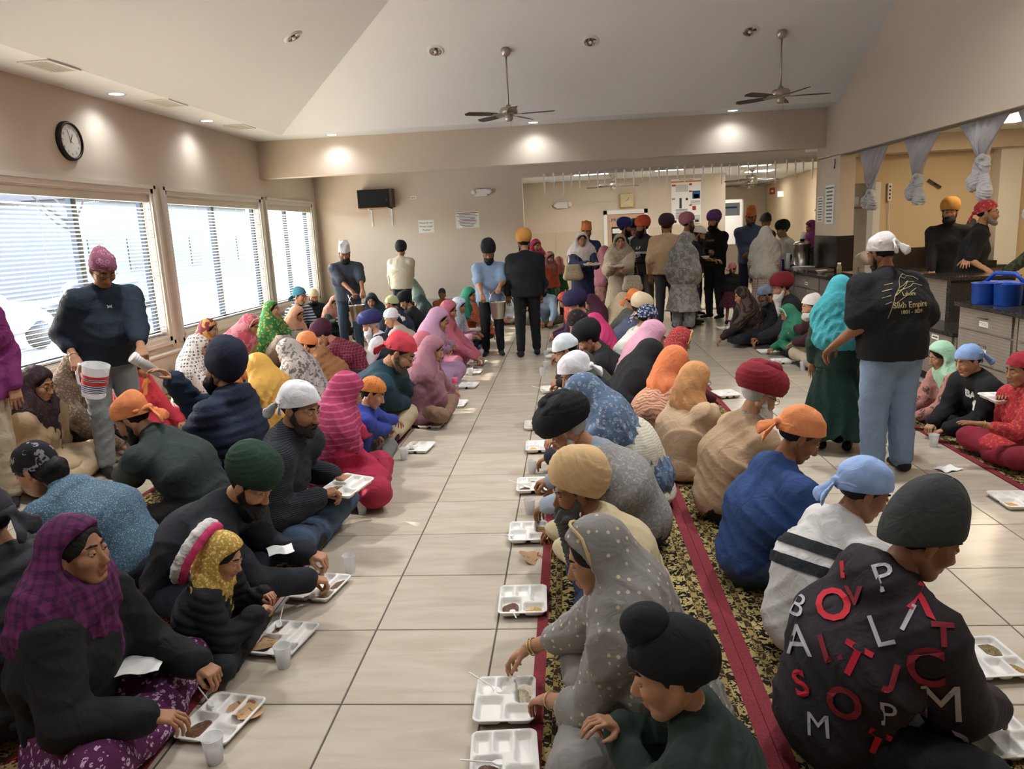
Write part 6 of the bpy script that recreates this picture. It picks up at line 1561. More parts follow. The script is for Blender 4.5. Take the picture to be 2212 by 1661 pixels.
# stack of cups poured toward the raised hand
a0, a1 = at(285, 770, y=5.45), at(352, 812, y=5.6)
d = Vector(a1 - a0); L = d.length
st = tag(empty('cup_stack', a0), 'white stack of nested cups held out toward the navy turban man', 'cup'); st.rotation_euler = d.to_track_quat('Z', 'Y').to_euler()
MB().lathe([(0, 0), (.043, 0), (.045, .004), (.040, L * .5), (.0385, L * .5), (.030, L), (0, L)], n=28).obj('nested_cups', plain('#e9e9e6', .4, name='white foam'), st, smooth=True)
for k in range(4): MB().lathe([(.0455 - .001 * k, .006 + k * .018), (.0475 - .001 * k, .009 + k * .018), (.0455 - .001 * k, .012 + k * .018)], n=28).obj('cup_rim', plain('#e9e9e6', .4, name='white foam'), st, smooth=True)

def handheld_tray(u, v, y, label, rz=0):
    p = at(u, v, y=y); tag(link('food_tray', TRAY, None, p, (0, 0, rz)), label, 'tray', 'white food trays')
handheld_tray(1278, 573, 12.95, 'white tray in the hands of the woman in navy dotted dress', 0)
handheld_tray(1328, 577, 12.55, 'white tray in the hands of the woman in beige shawl', 0)
handheld_tray(1390, 548, 13.9, 'tray with roti held by the man in orange turban', 0)
def bowl(u, v, y, label, z=None):
    p = at(u, v, y=y); m = MB().lathe([(0, -.025), (.035, -.025), (.075, .02), (.077, .023), (.072, .02), (.033, -.02), (0, -.02)], n=24)
    tag(m.obj('foam_bowl', M_tray, None, smooth=True, loc=p), label, 'bowl', 'white bowls')
bowl(1524, 556, 13.4, 'white bowl in the hands of the bearded man in cream cap')
bowl(735, 688, 13.6, 'white bowl in the hands of the woman in rose scarf')
def handbag(u, v, y, c, label, w=.17, h_=.13):
    p = at(u, v, y=y); o = tag(empty('handbag', p), label, 'bag', 'handbags')
    f = Field((-w - .05, -.1, -h_ - .05), (w + .05, .1, h_ + .05), .02); f.cone((-w + .06, 0, -h_ + .06), (w - .06, 0, -h_ + .06), .06, .06, .02); f.cone((-w + .08, 0, h_ - .04), (w - .08, 0, h_ - .04), .04, .04, .04)
    f.cone((-w + .06, 0, -h_ + .06), (-w + .08, 0, h_ - .05), .06, .04, .03); f.cone((w - .06, 0, -h_ + .06), (w - .08, 0, h_ - .05), .06, .04, .03); f.cone((0, 0, -h_ + .06), (0, 0, h_ - .06), .06, .045, .05, A3(1, 0, 0), .5)
    link('bag_body', mesh_np('bag_body', *f.net(), mats=[fab(c, 'specks', '#7d6a50', 2)]), o)
    MB().tube([(-w * .6, 0, h_ - .04), (-w * .45, .02, h_ + .15), (w * .45, .02, h_ + .15), (w * .6, 0, h_ - .04)], .008, 6).obj('strap', plain('#6b5138', .6, name='leather'), o)
handbag(1238, 588, 13.1, '#b09a78', 'tan monogram handbag of the woman in white scarf')
handbag(1366, 612, 12.75, '#c2b39a', 'beige quilted handbag of the woman in beige shawl')
p = at(985, 860, z=.0); o = tag(empty('water_bottle', (p[0], p[1], .001)), 'pink capped insulated bottle standing by the mauve shawl', 'bottle')
MB().lathe([(0, 0), (.034, 0), (.036, .01), (.036, .16), (.030, .175), (0, .176)], n=24).obj('bottle_body', fab('#8c7378', 'floral', '#d9a9b8', 3), o, smooth=True)
MB().lathe([(.030, .172), (.032, .175), (.032, .225), (.028, .232), (0, .233)], n=24).obj('cap', plain('#d8607c', .4, name='pink plastic'), o, smooth=True)
p = at(1022, 752, z=.06); o = tag(empty('water_jug', (p[0], p[1], .055)), 'clear water bottle with blue lid lying by the lilac suit', 'bottle'); o.rotation_euler = (0, PI / 2, .3)
MB().lathe([(0, -.14), (.045, -.14), (.05, -.13), (.05, .04), (.035, .07), (0, .07)], n=20).obj('bottle_body', M_cup, o, smooth=True)
MB().lathe([(.04, .05), (.042, .055), (.042, .11), (0, .115)], n=20).obj('lid', plain('#3a86c9', .4, name='blue plastic'), o, smooth=True)
# ------------------------------------------------------------------ things on walls and ceiling
def wall_clock():
    c = at(147, 305, x=XL); r = .205
    o = tag(empty('wall_clock', (XL, c[1], c[2])), 'round black rimmed wall clock above the windows', 'clock')
    o.rotation_euler = (0, PI / 2, 0)          # local z out of the wall, local x down
    MB().lathe([(0, 0), (r, 0), (r, .03), (r - .012, .048), (r - .03, .05), (r - .034, .03)], n=48).obj('rim', M_black, o, smooth=True)
    MB().lathe([(0, .03), (r - .033, .03)], n=48).obj('face', plain('#eceae4', .5, name='clock face'), o)
    for k in range(12):
        a = (k + 1) * PI / 6; rr = .135
        lettering(str(k + 1), .042, M_ink, o, (-math.cos(a) * rr, math.sin(a) * rr, .0315), (0, 1, 0), (-1, 0, 0), 'numeral')
    for nm, a, L, w in (('hour_hand', 12.95 * PI / 6, .085, .006), ('minute_hand', 57 * PI / 30, .125, .004), ('second_hand', 20 * PI / 30, .05, .002)):
        m = Matrix.Rotation(PI - a, 4, 'Z'); MB().box(-.02, L, -w / 2, w / 2, .033, .0345, Matrix.Rotation(PI - a, 3, 'Z')).obj(nm, M_ink, o)
wall_clock()
def on_back(u, v): return at(u, v, y=YB - .001)
# loudspeaker on a bracketed shelf
a, b = on_back(780, 411), on_back(853, 449)
cx, cz = (a[0] + b[0]) / 2 + .0, (a[2] + b[2]) / 2; w, h_ = .36, .185
o = tag(empty('loudspeaker', (cx, YB - .16, cz - h_)), 'black loudspeaker lying on the wall shelf', 'speaker')
part('cabinet', fab('#5b3d28', 'lines', '#3f2a1c', 2, rough=.5, bump=.05, name='walnut'), o, (-w, w, -.13, .15, 0, 2 * h_))
part('grille', plain('#171a1f', .9, name='speaker cloth', bump=.3, bscale=300), o, (-w + .008, w - .06, -.152, -.13, .008, 2 * h_ - .008))
part('badge', M_steel, o, (w - .105, w - .10, -.154, -.152, .13, .18))
o = tag(empty('wall_shelf', (cx, YB, cz - h_ - .02)), 'narrow wooden shelf on two white brackets under the loudspeaker', 'shelf')
part('board', plain('#c89a62', .5, name='pine'), o, (-.34, .26, -.27, 0, 0, .019))
for x in (-.16, .27):
    m = MB(); m.box(x - .018, x + .018, -.012, 0, -.36, 0); m.box(x - .018, x + .018, -.25, 0, -.012, 0); m.tube([(x, -.23, -.008), (x, -.01, -.26)], .006, 6); m.obj('bracket', M_white, o)
p = on_back(893, 427); o = tag(empty('wall_outlet', p), 'white wall outlet beside the loudspeaker', 'outlet')
part('plate', M_white, o, (-.058, .058, -.008, 0, -.035, .035)); [part('socket', plain('#b9b5ac', .5, name='socket'), o, (x - .018, x + .018, -.011, -.008, -.016, .016)) for x in (-.024, .024)]
def exit_lamp(p, label, s=1):
    o = tag(empty('emergency_light', p), label, 'light', 'emergency lights')
    part('case', M_white, o, (-.14 * s, .12 * s, -.07, 0, -.075 * s, .065 * s))
    for x in (-.155, .165): MB().lathe([(0, .02), (.05 * s, .015), (.055 * s, -.02), (.03 * s, -.05), (0, -.05)], (x * s, -.075, .01), 18, Matrix.Rotation(PI / 2, 3, 'X')).obj('lamp_head', M_white, o, smooth=True)
exit_lamp(on_back(1040, 416), 'white twin head emergency light on the back wall')
exit_lamp(at(1215, 443, y=19.98), 'white twin head emergency light in the far room', 1.1)
def notice(p, w, h_, label, lines, fac='-y', size=None, cols=None, tilt=0):
    o = tag(empty('paper_notice', p), label, 'sign', 'paper notices')
    ux, uy, out = ((1, 0, 0), (0, 0, 1), (0, -1, 0)) if fac == '-y' else ((0, -1, 0), (0, 0, 1), (-1, 0, 0))
    U, V, O = A3(*ux), A3(*uy), A3(*out)
    def quad(x0, x1, z0, z1, e): return [tuple(U * x + V * z + O * e) for x, z in ((x0, z0), (x1, z0), (x1, z1), (x0, z1))]
    m = MB(); m.add(quad(-w / 2, w / 2, -h_ / 2, h_ / 2, .004) + quad(-w / 2, w / 2, -h_ / 2, h_ / 2, .0005), [(0, 1, 2, 3), (4, 7, 6, 5), (0, 4, 5, 1), (1, 5, 6, 2), (2, 6, 7, 3), (3, 7, 4, 0)]); m.obj('sheet', M_paper, o)
    n = len(lines)
    for k, t in enumerate(lines):
        s_ = size or h_ / (n + 1.2) * .8
        z = h_ / 2 - h_ * (k + .8) / (n + .6)
        if isinstance(t, float):                 # a line of print too small to read
            b = h_ / (n + .6) * .2; m = MB(); m.add(quad(-w * t / 2, w * t / 2, z - b, z + b, .006), [(0, 1, 2, 3)]); m.obj('print_line', plain(cols[k % len(cols)] if cols else '#6b6e72', .8, name='ink'), o); continue
        lettering(t, s_, plain(cols[k % len(cols)], .8, name='ink') if cols else M_ink, o, U * 0 + V * z + O * .006, ux, uy)
    return o
notice(on_back(921, 489), .33, .265, 'white sign reading Please do not Waste Langar Prashad', ['Please do not', 'Waste Langar', 'Prashad'], size=.052)
notice(on_back(1010, 475), .49, .33, 'white notice with rows of dark and red lines beside the emergency light', [.93, .72, .9, .7, .66, .8, .74, .7, .56, .48], cols=['#3a3c40', '#9a6a70', '#8a9098', '#75707a'])
p = at(1772, 452, x=XR - .002); notice(p, .30, .42, 'narrow paper notice taped to the column beside the passage', [.6] + [.8, .7, .75, .62, .78, .7, .5, .66], '-x')
p = at(1792, 442, x=XR - .002); notice(p, .42, .62, 'large paper notice taped to the column by the curtains', [.9] + [.7, .74, .6, .72, .66, .7, .58, .68, .5], '-x')
p = at(1804, 350, x=XR - .002); o = tag(empty('cord_loop', p), 'small mauve cord loop hanging on the column', 'cord'); MB().tube([(-.006, 0, .05), (-.008, -.03, -.02), (-.008, -.015, -.10), (-.008, .015, -.09), (-.006, 0, .03)], .007, 6).obj('loop', fab('#7a5a6c'), o)

# far room: door, clock, poster, fans
o = struct(empty('door_1', (1.495, 20.02, 0)))
part('door_leaf', plain('#c9a68c', .6, name='door paint'), o, (-.47, .47, 0, .045, 0, 2.1)); part('door_window', plain('#2a2426', .25, name='dark pane'), o, (-.36, .36, -.012, 0, .9, 1.78))
part('notice_strip', M_paper, o, (.02, .38, -.014, -.002, 1.88, 1.96)); lettering('...PRIVATE', .12, M_ink, o, (-.18, -.004, 1.95), (1, 0, 0), (0, 0, 1))
part('print_line', plain('#6b6e72', .8, name='ink'), o, (.06, .34, -.0155, -.014, 1.905, 1.935)); part('vent', M_paper, o, (-.34, -.1, -.016, -.012, 1.62, 1.74))
part('door_frame', M_white, o, (-.56, -.47, -.05, .06, 0, 2.2), (.47, .56, -.05, .06, 0, 2.2), (-.56, .56, -.05, .06, 2.1, 2.2)); MB().lathe([(0, -.03), (.03, -.02), (.03, .01), (0, .02)], (.40, -.05, 1.0), 14).obj('door_handle', M_steel, o, smooth=True)
c = at(1354, 433, y=19.98); o = tag(empty('square_clock', c), 'square gold framed clock over the private door', 'clock')
part('frame', plain('#b09458', .35, .6, name='brass'), o, (-.18, .18, -.05, 0, -.18, .18)); part('face', plain('#d9cda4', .5, name='cream face'), o, (-.155, .155, -.056, -.05, -.155, .155))
for k in range(12):
    a = k * PI / 6; part('hour_mark', M_ink, o, (.13 * math.sin(a) - .006, .13 * math.sin(a) + .006, -.058, -.056, .13 * math.cos(a) - .006, .13 * math.cos(a) + .006))
MB().tube([(0, -.06, 0), (.05, -.06, .075)], .006, 6).obj('hour_hand', M_ink, o); MB().tube([(0, -.061, 0), (-.05, -.061, -.01)], .004, 6).obj('minute_hand', M_ink, o)
c = at(1482, 435, y=19.98); o = tag(empty('wall_poster', c), 'tall information poster with orange headings in the far room', 'poster'); W2, H2 = .37, .56
part('sheet', M_paper, o, (-W2, W2, -.006, 0, -H2, H2))
def blk(x0, x1, z0, z1, c_, nm='print_block'): part(nm, plain(c_, .8, name='print'), o, (x0 * W2, x1 * W2, -.0075, -.006, z0 * H2, z1 * H2))
blk(-1, 1, .84, .9, '#d9793a'); lettering('The Sikh Religion', .05, M_ink, o, (0, -.008, .53), (1, 0, 0), (0, 0, 1))
for x0, x1, z0, z1, c_ in ((-.95, -.7, .68, .76, '#c2523a'), (.2, .4, .7, .78, '#c23a2a'), (.2, .4, .4, .47, '#c23a2a'), (-.95, -.75, .1, .16, '#c2523a'), (.2, .38, -.2, -.15, '#c23a2a'), (.42, .95, .1, .45, '#2d5a8c'), (.5, .85, .13, .3, '#e8e6e0'), (.42, .66, -.4, -.22, '#a8283a'), (-.45, -.3, -.3, .16, '#3a4048'), (-.02, .12, .05, .15, '#2a2a2a')): blk(x0, x1, z0, z1, c_)
for k in range(9): blk(-.7, .12, .72 - k * .035, .735 - k * .035, '#8a8a88')
for k in range(9): blk(-.7, .1, -.36 - k * .05, -.335 - k * .05, '#6a6c78')
for k in range(12): blk(.3, .95, .0 - k * .05 - (.45 if k > 3 else 0), .02 - k * .05 - (.45 if k > 3 else 0), '#8a8a92')
for k in range(4): blk(-.9 + k * .5, -.65 + k * .5, -.93, -.82, '#4a2a2c')
o = tag(empty('hanging_sign', at(1585, 446, y=26.9)), 'pale blue hanging sign in the bright end of the corridor', 'sign'); part('board', plain('#b9cfe0', .5, name='sign blue'), o, (-.45, .2, -.02, 0, -.3, .12)); part('print_line', plain('#4a6a88', .8, name='ink'), o, (-.4, .1, -.023, -.02, -.06, .0))
struct(part('wall_bright_room', plain('#e6e3da', .7, name='pale wall'), None, (3.5, 8, 30, 30.2, 0, 3.2), (3.5, 3.6, 27, 30, 0, 3.2), (7.9, 8, 27, 30, 0, 3.2)))
struct(part('ceiling_bright_room', M_ceil, None, (3.5, 8, 27, 30.2, 3.1, 3.2)))
panel_light(4.9, 6, 28, 29, 3.09, 'bright ceiling light beyond the corridor', 14)
p = at(1667, 413, y=22.6); o = tag(empty('fire_alarm', p), 'small red fire alarm on the passage wall', 'alarm'); part('case', plain('#8c2a22', .4, name='red plastic'), o, (-.07, .07, -.06, .0, -.09, .09)); part('strobe', M_white, o, (-.03, .03, -.07, -.06, -.03, .03))
p = at(1685, 419, y=20.6); o = tag(empty('wall_sounder', p), 'white sounder box on the passage wall', 'alarm'); part('case', M_white, o, (-.07, .07, -.06, .0, -.07, .07)); MB().lathe([(0, .01), (.04, .0), (.05, -.0)], (0, -.062, 0), 14, Matrix.Rotation(PI / 2, 3, 'X')).obj('speaker_cone', M_white, o)

M_blade = plain('#4c443e', .5, name='fan blade'); 
def fan(x, y, ztop, zhub, label, rot=0, R_=.66, rod=True, nb=5, blade=None):
    o = tag(empty('ceiling_fan', (x, y, zhub)), label, 'fan', 'ceiling fans'); L = ztop - zhub
    if rod:
        MB().lathe([(.0, L + .04), (.068, L + .03), (.07, L - .02), (.055, L - .06), (.02, L - .085), (0, L - .086)], n=28).obj('canopy', M_nickel, o, smooth=True)
        MB().tube([(0, 0, .06), (0, 0, L - .07)], .0125, 12).obj('downrod', M_nickel, o, smooth=True)
    MB().lathe([(0, .11), (.03, .11), (.035, .085), (.10, .07), (.125, .045), (.128, .0), (.11, -.02), (.06, -.03), (0, -.03)], n=36).obj('motor', M_nickel, o, smooth=True)
    MB().lathe([(.055, -.028), (.058, -.07), (.05, -.10), (.03, -.112), (0, -.113)], n=28).obj('switch_cup', M_nickel, o, smooth=True)
    for k in range(nb):
        a = rot + 2 * PI * k / nb; M3 = Matrix.Rotation(a, 3, 'Z') @ Matrix.Rotation(RAD(12), 3, 'X')
        b = MB(); pts = [(.19, -.045), (.42, -.068), (R_ - .03, -.06), (R_, -.01), (R_ - .04, .058), (.42, .064), (.19, .045)]
        b.add([tuple(M3 @ Vector((x_, y_, z_))) for z_ in (-.004, .004) for x_, y_ in pts], [tuple(range(7))[::-1], tuple(range(7, 14))] + [(i, (i + 1) % 7, 7 + (i + 1) % 7, 7 + i) for i in range(7)])
        bo = b.obj('blade', blade or M_blade, o, loc=(0, 0, -.02))
        MB().add([tuple(M3 @ Vector(q)) for q in ((.08, -.03, .002), (.24, -.035, .006), (.24, .035, .006), (.08, .03, .002), (.08, -.03, -.008), (.24, -.035, -.008), (.24, .035, -.008), (.08, .03, -.008))], [(0, 1, 2, 3), (7, 6, 5, 4), (0, 4, 5, 1), (1, 5, 6, 2), (2, 6, 7, 3), (3, 7, 4, 0)]).obj('blade_arm', M_nickel, bo)
    MB().tube([(.03, -.02, -.1), (.03, -.02, -.22)], .002, 5).obj('pull_chain', M_nickel, o)
fan(-.77, 11.21, slope(-.77, 11.21), 3.44, 'brushed nickel ceiling fan hanging over the centre of the hall', RAD(-8))
fan(2.98, 11.23, slope(2.98, 11.23), 3.46, 'brushed nickel ceiling fan hanging near the kitchen side', RAD(-2))
fan(1.1, 18.4, 2.98, 2.74, 'far room ceiling fan above the square clock', .3, rod=True, blade=plain('#7a7066', .4, name='fan blade'))
fan(4.4, 18.9, 2.98, 2.74, 'far room ceiling fan above the purple turban', .2)
fan(5.0, 21.9, 2.98, 2.74, 'ceiling fan farther down the passage', .7)
def vent(u, v, label):
    p = at(u, v, z=ZS); o = tag(empty('ceiling_vent', (p[0], p[1], ZS)), label, 'vent', 'ceiling vents')
    part('frame', M_white, o, (-.15, .15, -.24, -.21, -.012, 0), (-.15, .15, .21, .24, -.012, 0), (-.15, -.12, -.21, .21, -.012, 0), (.12, .15, -.21, .21, -.012, 0)); part('duct', plain('#6d6a66', .8, name='duct'), o, (-.12, .12, -.21, .21, -.003, -.001))
    for k in range(8): part('louver', M_white, o, (-.12 + .03 * k + .004, -.12 + .03 * k + .02, -.21, .21, -.011, -.004))
vent(108, 142, 'ceiling vent in the window soffit at the frame edge'); vent(360, 222, 'ceiling vent in the window soffit between two downlights'); vent(518, 273, 'ceiling vent in the window soffit nearest the hip corner')

# icicle lights along the header of the opening
ICE = plain('#f2f3f4', .2, name='clear icicle plastic')
im = MB().lathe([(.0, 0), (.020, -.005), (.023, -.03), (.016, -.12), (.020, -.16), (.012, -.24), (.013, -.27), (.0, -.36)], n=8).mesh('icicle', ICE, smooth=True)
il = MB(); xs = np.linspace(-.43, 4.95, 31); pts = []
for k in range(31):
    zz = 2.93 + .015 * math.sin(k * 1.7); x = float(xs[k]) + random.uniform(-.03, .03)
    s_ = [1.25, .95, 1.3, .85, 1.1, .75, 1.15, .85, 1.2, .7, 1.05, .8][k % 12]
    q = link('icicle_ornament', im, None, (x, YB - .03, zz), (0, 0, 0)); q.scale = (1, 1, s_); tag(q, 'hanging clear icicle ornament on the cord over the far room opening', 'ornament', 'icicle ornaments'); pts.append((x, YB - .025, zz + .008 + .02 * (k % 2)))
tag(il.tube(pts, .004, 5).obj('light_string', plain('#d8d8d0', .6, name='clear cord'), None), 'thin cord holding the icicle ornaments', 'cord')

# ------------------------------------------------------------------ curtains tied in knots in the kitchen opening
M_curt = fab('#b4b3b8', 'plain', rough=.7, bump=.25, sheen=.2)
def curtain(y0, y1, zk, zb, label, sw=.0):
    """gathered cloth hung from the header between two hooks, tied in one knot"""
    yc = (y0 + y1) / 2 + sw; o = tag(empty('curtain', (XR + .11, yc, 2.74)), label, 'curtain', 'grey curtains tied in knots')
    h1 = 2.74 - zk; nu, nv = 40, 18; V = []; F = []
    for j in range(nv + 1):
        t = j / nv; hw = ((y1 - y0) / 2) * (1 - t) ** 1.15 + .05 * t; off = -sw * (1 - t)
        for i in range(nu + 1):
            s = i / nu * 2 - 1; fo = .045 * t * math.sin(i * 1.9) + .02 * math.sin(i * .9 + t * 3) * (1 - abs(s)) + .05 * (1 - t) * t * 4 * (1 - s * s)
            V.append((-fo, s * hw + off, -t * h1))
    F = [(j * (nu + 1) + i, j * (nu + 1) + i + 1, (j + 1) * (nu + 1) + i + 1, (j + 1) * (nu + 1) + i) for j in range(nv) for i in range(nu)]
    me = MB().add(V, F).mesh('gathered_cloth', M_curt, smooth=True); g1 = link('gathered_cloth', me, o); md = g1.modifiers.new('thickness', 'SOLIDIFY'); md.thickness = .006
    f = Field((-.16, -.2, -(2.74 - zb) - .05), (.16, .2, -h1 + .1), .012)
    f.ell((0, 0, -h1 - .03), (.07, .09, .065), k=.02); f.cone((-.05, -.08, -h1 - .0), (.05, .08, -h1 - .07), .035, .035, .02)
    L = zk - zb - .05
    for s, k in ((-1, 1.0), (1, .62)):
        f.cone((0, s * .02, -h1 - .06), (-.02, s * .11, -h1 - .05 - L * k), .035, .105, .02, A3(1, 0, 0), 1.5)
        f.ell((-.01, s * .07, -h1 - .09), (.05, .06, .06), k=.03)
    f.add(lambda X, Y, Z: (.010 * np.sin(70 * Y + 12 * np.sin(20 * Z)) * np.clip((-h1 - Z) * 8, 0, 1)).astype(np.float32))
    link('knot', mesh_np('knot', *f.net(), mats=[M_curt]), o)
curtain(11.05, 12.2, 2.12, 1.92, 'grey curtain tied in a low knot beside the column', .0)
curtain(9.58, 10.62, 2.24, 1.95, 'grey curtain tied in a knot in the middle of the kitchen opening', .05)
curtain(8.15, 9.22, 2.33, 1.96, 'grey curtain with the widest bow knot in the kitchen opening', -.05)
curtain(6.6, 8.08, 2.0, 1.6, 'grey curtain cut by the frame edge', .2)
struct(part('trim_5', plain('#8a857c', .6, name='track'), None, (XR + .06, XR + .16, 4.2, 12.6, 2.715, 2.735)))
p = at(2018, 397, y=13.17); o = tag(empty('dark_latch_bar', p), 'short dark slanted bar on the kitchen wall', 'bar'); o.rotation_euler = (0, RAD(32), 0); part('bar', plain('#3f3a35', .5, name='dark metal'), o, (-.12, .12, -.02, 0, -.02, .02)); part('clip', M_black, o, (-.02, .02, -.03, -.02, -.015, .015))
p = at(1921, 412, y=13.17); o = tag(empty('power_strip', p), 'white power strip with cord on the kitchen wall', 'power strip'); part('strip', M_white, o, (-.03, .03, -.03, 0, -.16, .12))
for k in range(4): part('outlet', M_black, o, (-.012, .012, -.032, -.03, -.13 + k * .06, -.10 + k * .06))
MB().tube([(0, -.01, -.16), (.01, -.01, -.5), (.06, -.01, -1.0)], .006, 6).obj('cord', M_white, o)
sp_ = tag(empty('storage_shelf', (4.85, 14.2, 1.9)), 'reddish shelf with clutter in the closet behind the column', 'shelf'); part('board', plain('#7a4030', .6, name='red wood'), sp_, (-.2, .85, -.3, .8, 0, .03))
for k, (x, c_) in enumerate(((-.12, '#d8d4cc'), (.12, '#b8b0a4'))):
    o = tag(empty('storage_box', (4.85 + x, 14.1, 1.931)), ['pale carton on the closet shelf', 'grey carton on the closet shelf'][k], 'box'); part('carton', plain(c_, .7, name='card'), o, (-.1, .1, -.15, .1, 0, .14)); part('lid', plain('#a8a094', .7, name='card lid'), o, (-.105, .105, -.155, .105, .14, .17))

# ------------------------------------------------------------------ serving counters
M_lam = fab('#847a70', 'lines', '#766c62', 1.2, rough=.5, bump=.03, name='grey wood laminate')
XC, ZCt = 3.80, .92
def cabinet(y0, y1, ztop, label, fronts, xb=XR):
    o = tag(empty('base_cabinet', (XC, (y0 + y1) / 2, 0)), label, 'cabinet', 'grey laminate base cabinets'); w = (y1 - y0) / 2
    part('body', M_lam, o, (.02, xb - XC, -w + .002, w - .002, .1, ztop - .04)); part('toe_kick', M_black, o, (.07, xb - XC, -w, w, 0, .1))
    for kind, a, b, z0, z1, txt in fronts:
        f = part('drawer_front' if kind == 'd' else 'door', M_lam, o, (0, .02, a - w + .004, b - w - .004, z0 + .004, z1 - .004))
        m = MB(); yc = (a + b) / 2 - w
        if kind == 'd': m.tube([(-.03, yc - .08, (z0 + z1) / 2 + .03), (-.03, yc + .08, (z0 + z1) / 2 + .03)], .006, 8); m.box(-.03, 0, yc - .065, yc - .055, (z0 + z1) / 2 + .025, (z0 + z1) / 2 + .035); m.box(-.03, 0, yc + .055, yc + .065, (z0 + z1) / 2 + .025, (z0 + z1) / 2 + .035)
        else: m.tube([(-.03, b - w - .06, z1 - .06), (-.03, b - w - .06, z1 - .22)], .006, 8); m.box(-.03, 0, b - w - .065, b - w - .055, z1 - .09, z1 - .08); m.box(-.03, 0, b - w - .065, b - w - .055, z1 - .20, z1 - .19)
        m.obj('handle', M_steel, f)
        if txt:
            zz = (z0 + z1) / 2 - .025 if kind == 'd' else z1 - .05; part('label_card', M_paper, f, (-.003, 0, yc - .075, yc + .075, zz - .024, zz + .024)); (part('print_line', plain('#55585c', .8, name='ink'), f, (-.004, -.003, yc - .055, yc + .055, zz - .008, zz + .008)) if txt == '#' else lettering(txt, .042, M_ink, f, (-.0045, yc, zz), (0, -1, 0), (0, 0, 1)))
    return o
cabinet(6.75, 7.74, .92, 'grey drawer cabinet labelled TOOLS and BOWL by the frame edge', [('d', .05, .95, .68, .88, 'TOOLS'), ('d', .05, .95, .38, .67, 'BOWL'), ('d', .05, .95, .11, .37, None)])
cabinet(5.6, 6.74, .92, 'grey cabinet in line with the TOOLS drawers beyond the frame', [('d', .05, 1.1, .68, .88, None), ('D', .05, 1.1, .11, .67, None)])
cabinet(7.76, 9.3, .60, 'low grey cabinet beside the drawer cabinet', [('D', .05, .75, .11, .56, '#'), ('D', .78, 1.5, .11, .56, None)])
for k in range(4):
    y0 = 9.32 + k * 1.3; cabinet(y0, y0 + 1.29, .92, ['grey cabinet behind the green sequined dress', 'grey cabinet behind the white head cloth and maroon sweater', 'grey cabinet with a lettered drawer behind the deep red turban', 'last grey cabinet of the serving counter'][k],
        [('d', .04, 1.25, .68, .88, [None, '#', '#', '#'][k]), ('D', .04, .64, .11, .67, '#' if k == 1 else None), ('D', .65, 1.25, .11, .67, None)])
tag(part('worktop', M_granite, None, (XC - .03, XR + .02, 5.6, 7.76, .88, .92)), 'speckled granite worktop over the TOOLS drawers', 'worktop')
tag(part('worktop', M_granite, None, (XC - .03, XR + .02, 9.3, 14.55, .88, .92)), 'long dark worktop under the coffee urn', 'worktop')
tag(part('worktop', M_granite, None, (XC - .03, XR + .02, 7.76, 9.3, .56, .60)), 'low dark worktop beside the TOOLS cabinet', 'worktop')
o = tag(empty('serving_bar', (4.35, 8.7, 0)), 'raised black granite bar in the kitchen opening', 'counter'); part('slab_front', M_granite, o, (-.22, .45, -.1, -.02, .6, 1.05)); part('slab_top', M_granite, o, (-.24, .5, -.12, .6, 1.05, 1.085)); part('support', M_lam, o, (-.2, .42, 0, .5, 0, 1.05))

# on the counters
p = (4.06, 13.72, ZCt); o = tag(empty('coffee_urn', p), 'tall stainless coffee urn on the counter by the column', 'urn')
MB().lathe([(0, .0), (.15, .0), (.155, .02), (.14, .03), (.14, .40), (.146, .41), (.146, .43), (.13, .45), (.05, .475), (0, .478)], n=36).obj('tank', M_steel, o, smooth=True)
MB().lathe([(0, .475), (.035, .475), (.04, .50), (.03, .51), (0, .51)], n=20).obj('lid_knob', M_black, o, smooth=True); part('control_panel', M_black, o, (.06, .15, -.1, -.05, .27, .36)); MB().tube([(-.14, -.03, .07), (-.19, -.04, .07), (-.195, -.04, .03)], .012, 8).obj('tap', M_black, o, smooth=True)
for s in (-1, 1): MB().tube([(0, s * .14, .36), (0, s * .19, .36), (0, s * .19, .28), (0, s * .14, .28)], .01, 6).obj('handle', M_black, o)
def stack(x, y, z, n, label):
    o = tag(empty('paper_cup_stack', (x, y, z)), label, 'cup', 'stacks of paper cups')
    MB().lathe([(0, 0), (.040, 0), (.043, .004), (.030, .10 + n * .012), (0, .10 + n * .012)], n=20).obj('stacked_cups', M_tray, o, smooth=True)
    for k in range(3): MB().lathe([(.042 - .002 * k, .01 + .012 * k), (.045 - .002 * k, .013 + .012 * k), (.042 - .002 * k, .016 + .012 * k)], n=20).obj('cup_rim', M_tray, o, smooth=True)
stack(4.06, 13.68, ZCt + .51, 2, 'short stack of white paper cups on top of the coffee urn'); stack(3.88, 13.9, ZCt, 14, 'tall stack of white paper cups beside the urn')
def caddy(x, y, z, label, rz=0, s=1.0):
    o = tag(empty('utensil_caddy', (x, y, z), rz), label, 'caddy', 'blue plastic caddies'); mb = plain('#1f50b8', .35, name='blue plastic'); o.scale = (s, s, s)
    for k, (cx, cy) in enumerate(((-.09, -.09), (.09, -.09), (-.09, .09), (.09, .09))):
        MB().lathe([(0, 0), (.085, 0), (.09, .005), (.098, .16), (.104, .165), (.094, .163), (.082, .01), (0, .01)], (cx, cy, 0), 24).obj('cup_well', mb, o, smooth=True)
    MB().box(-.02, .02, -.17, .17, .09, .17).obj('divider', mb, o); MB().tube([(0, -.15, .165), (0, -.08, .235), (0, .08, .235), (0, .15, .165)], .016, 8).obj('handle', mb, o, smooth=True)
caddy(3.92, 14.28, ZCt, 'blue plastic caddy at the far end of the counter', .3, .95); c2 = caddy(4.05, 7.42, ZCt, 'blue plastic caddy on the granite worktop at the frame edge', .5, 1.2)
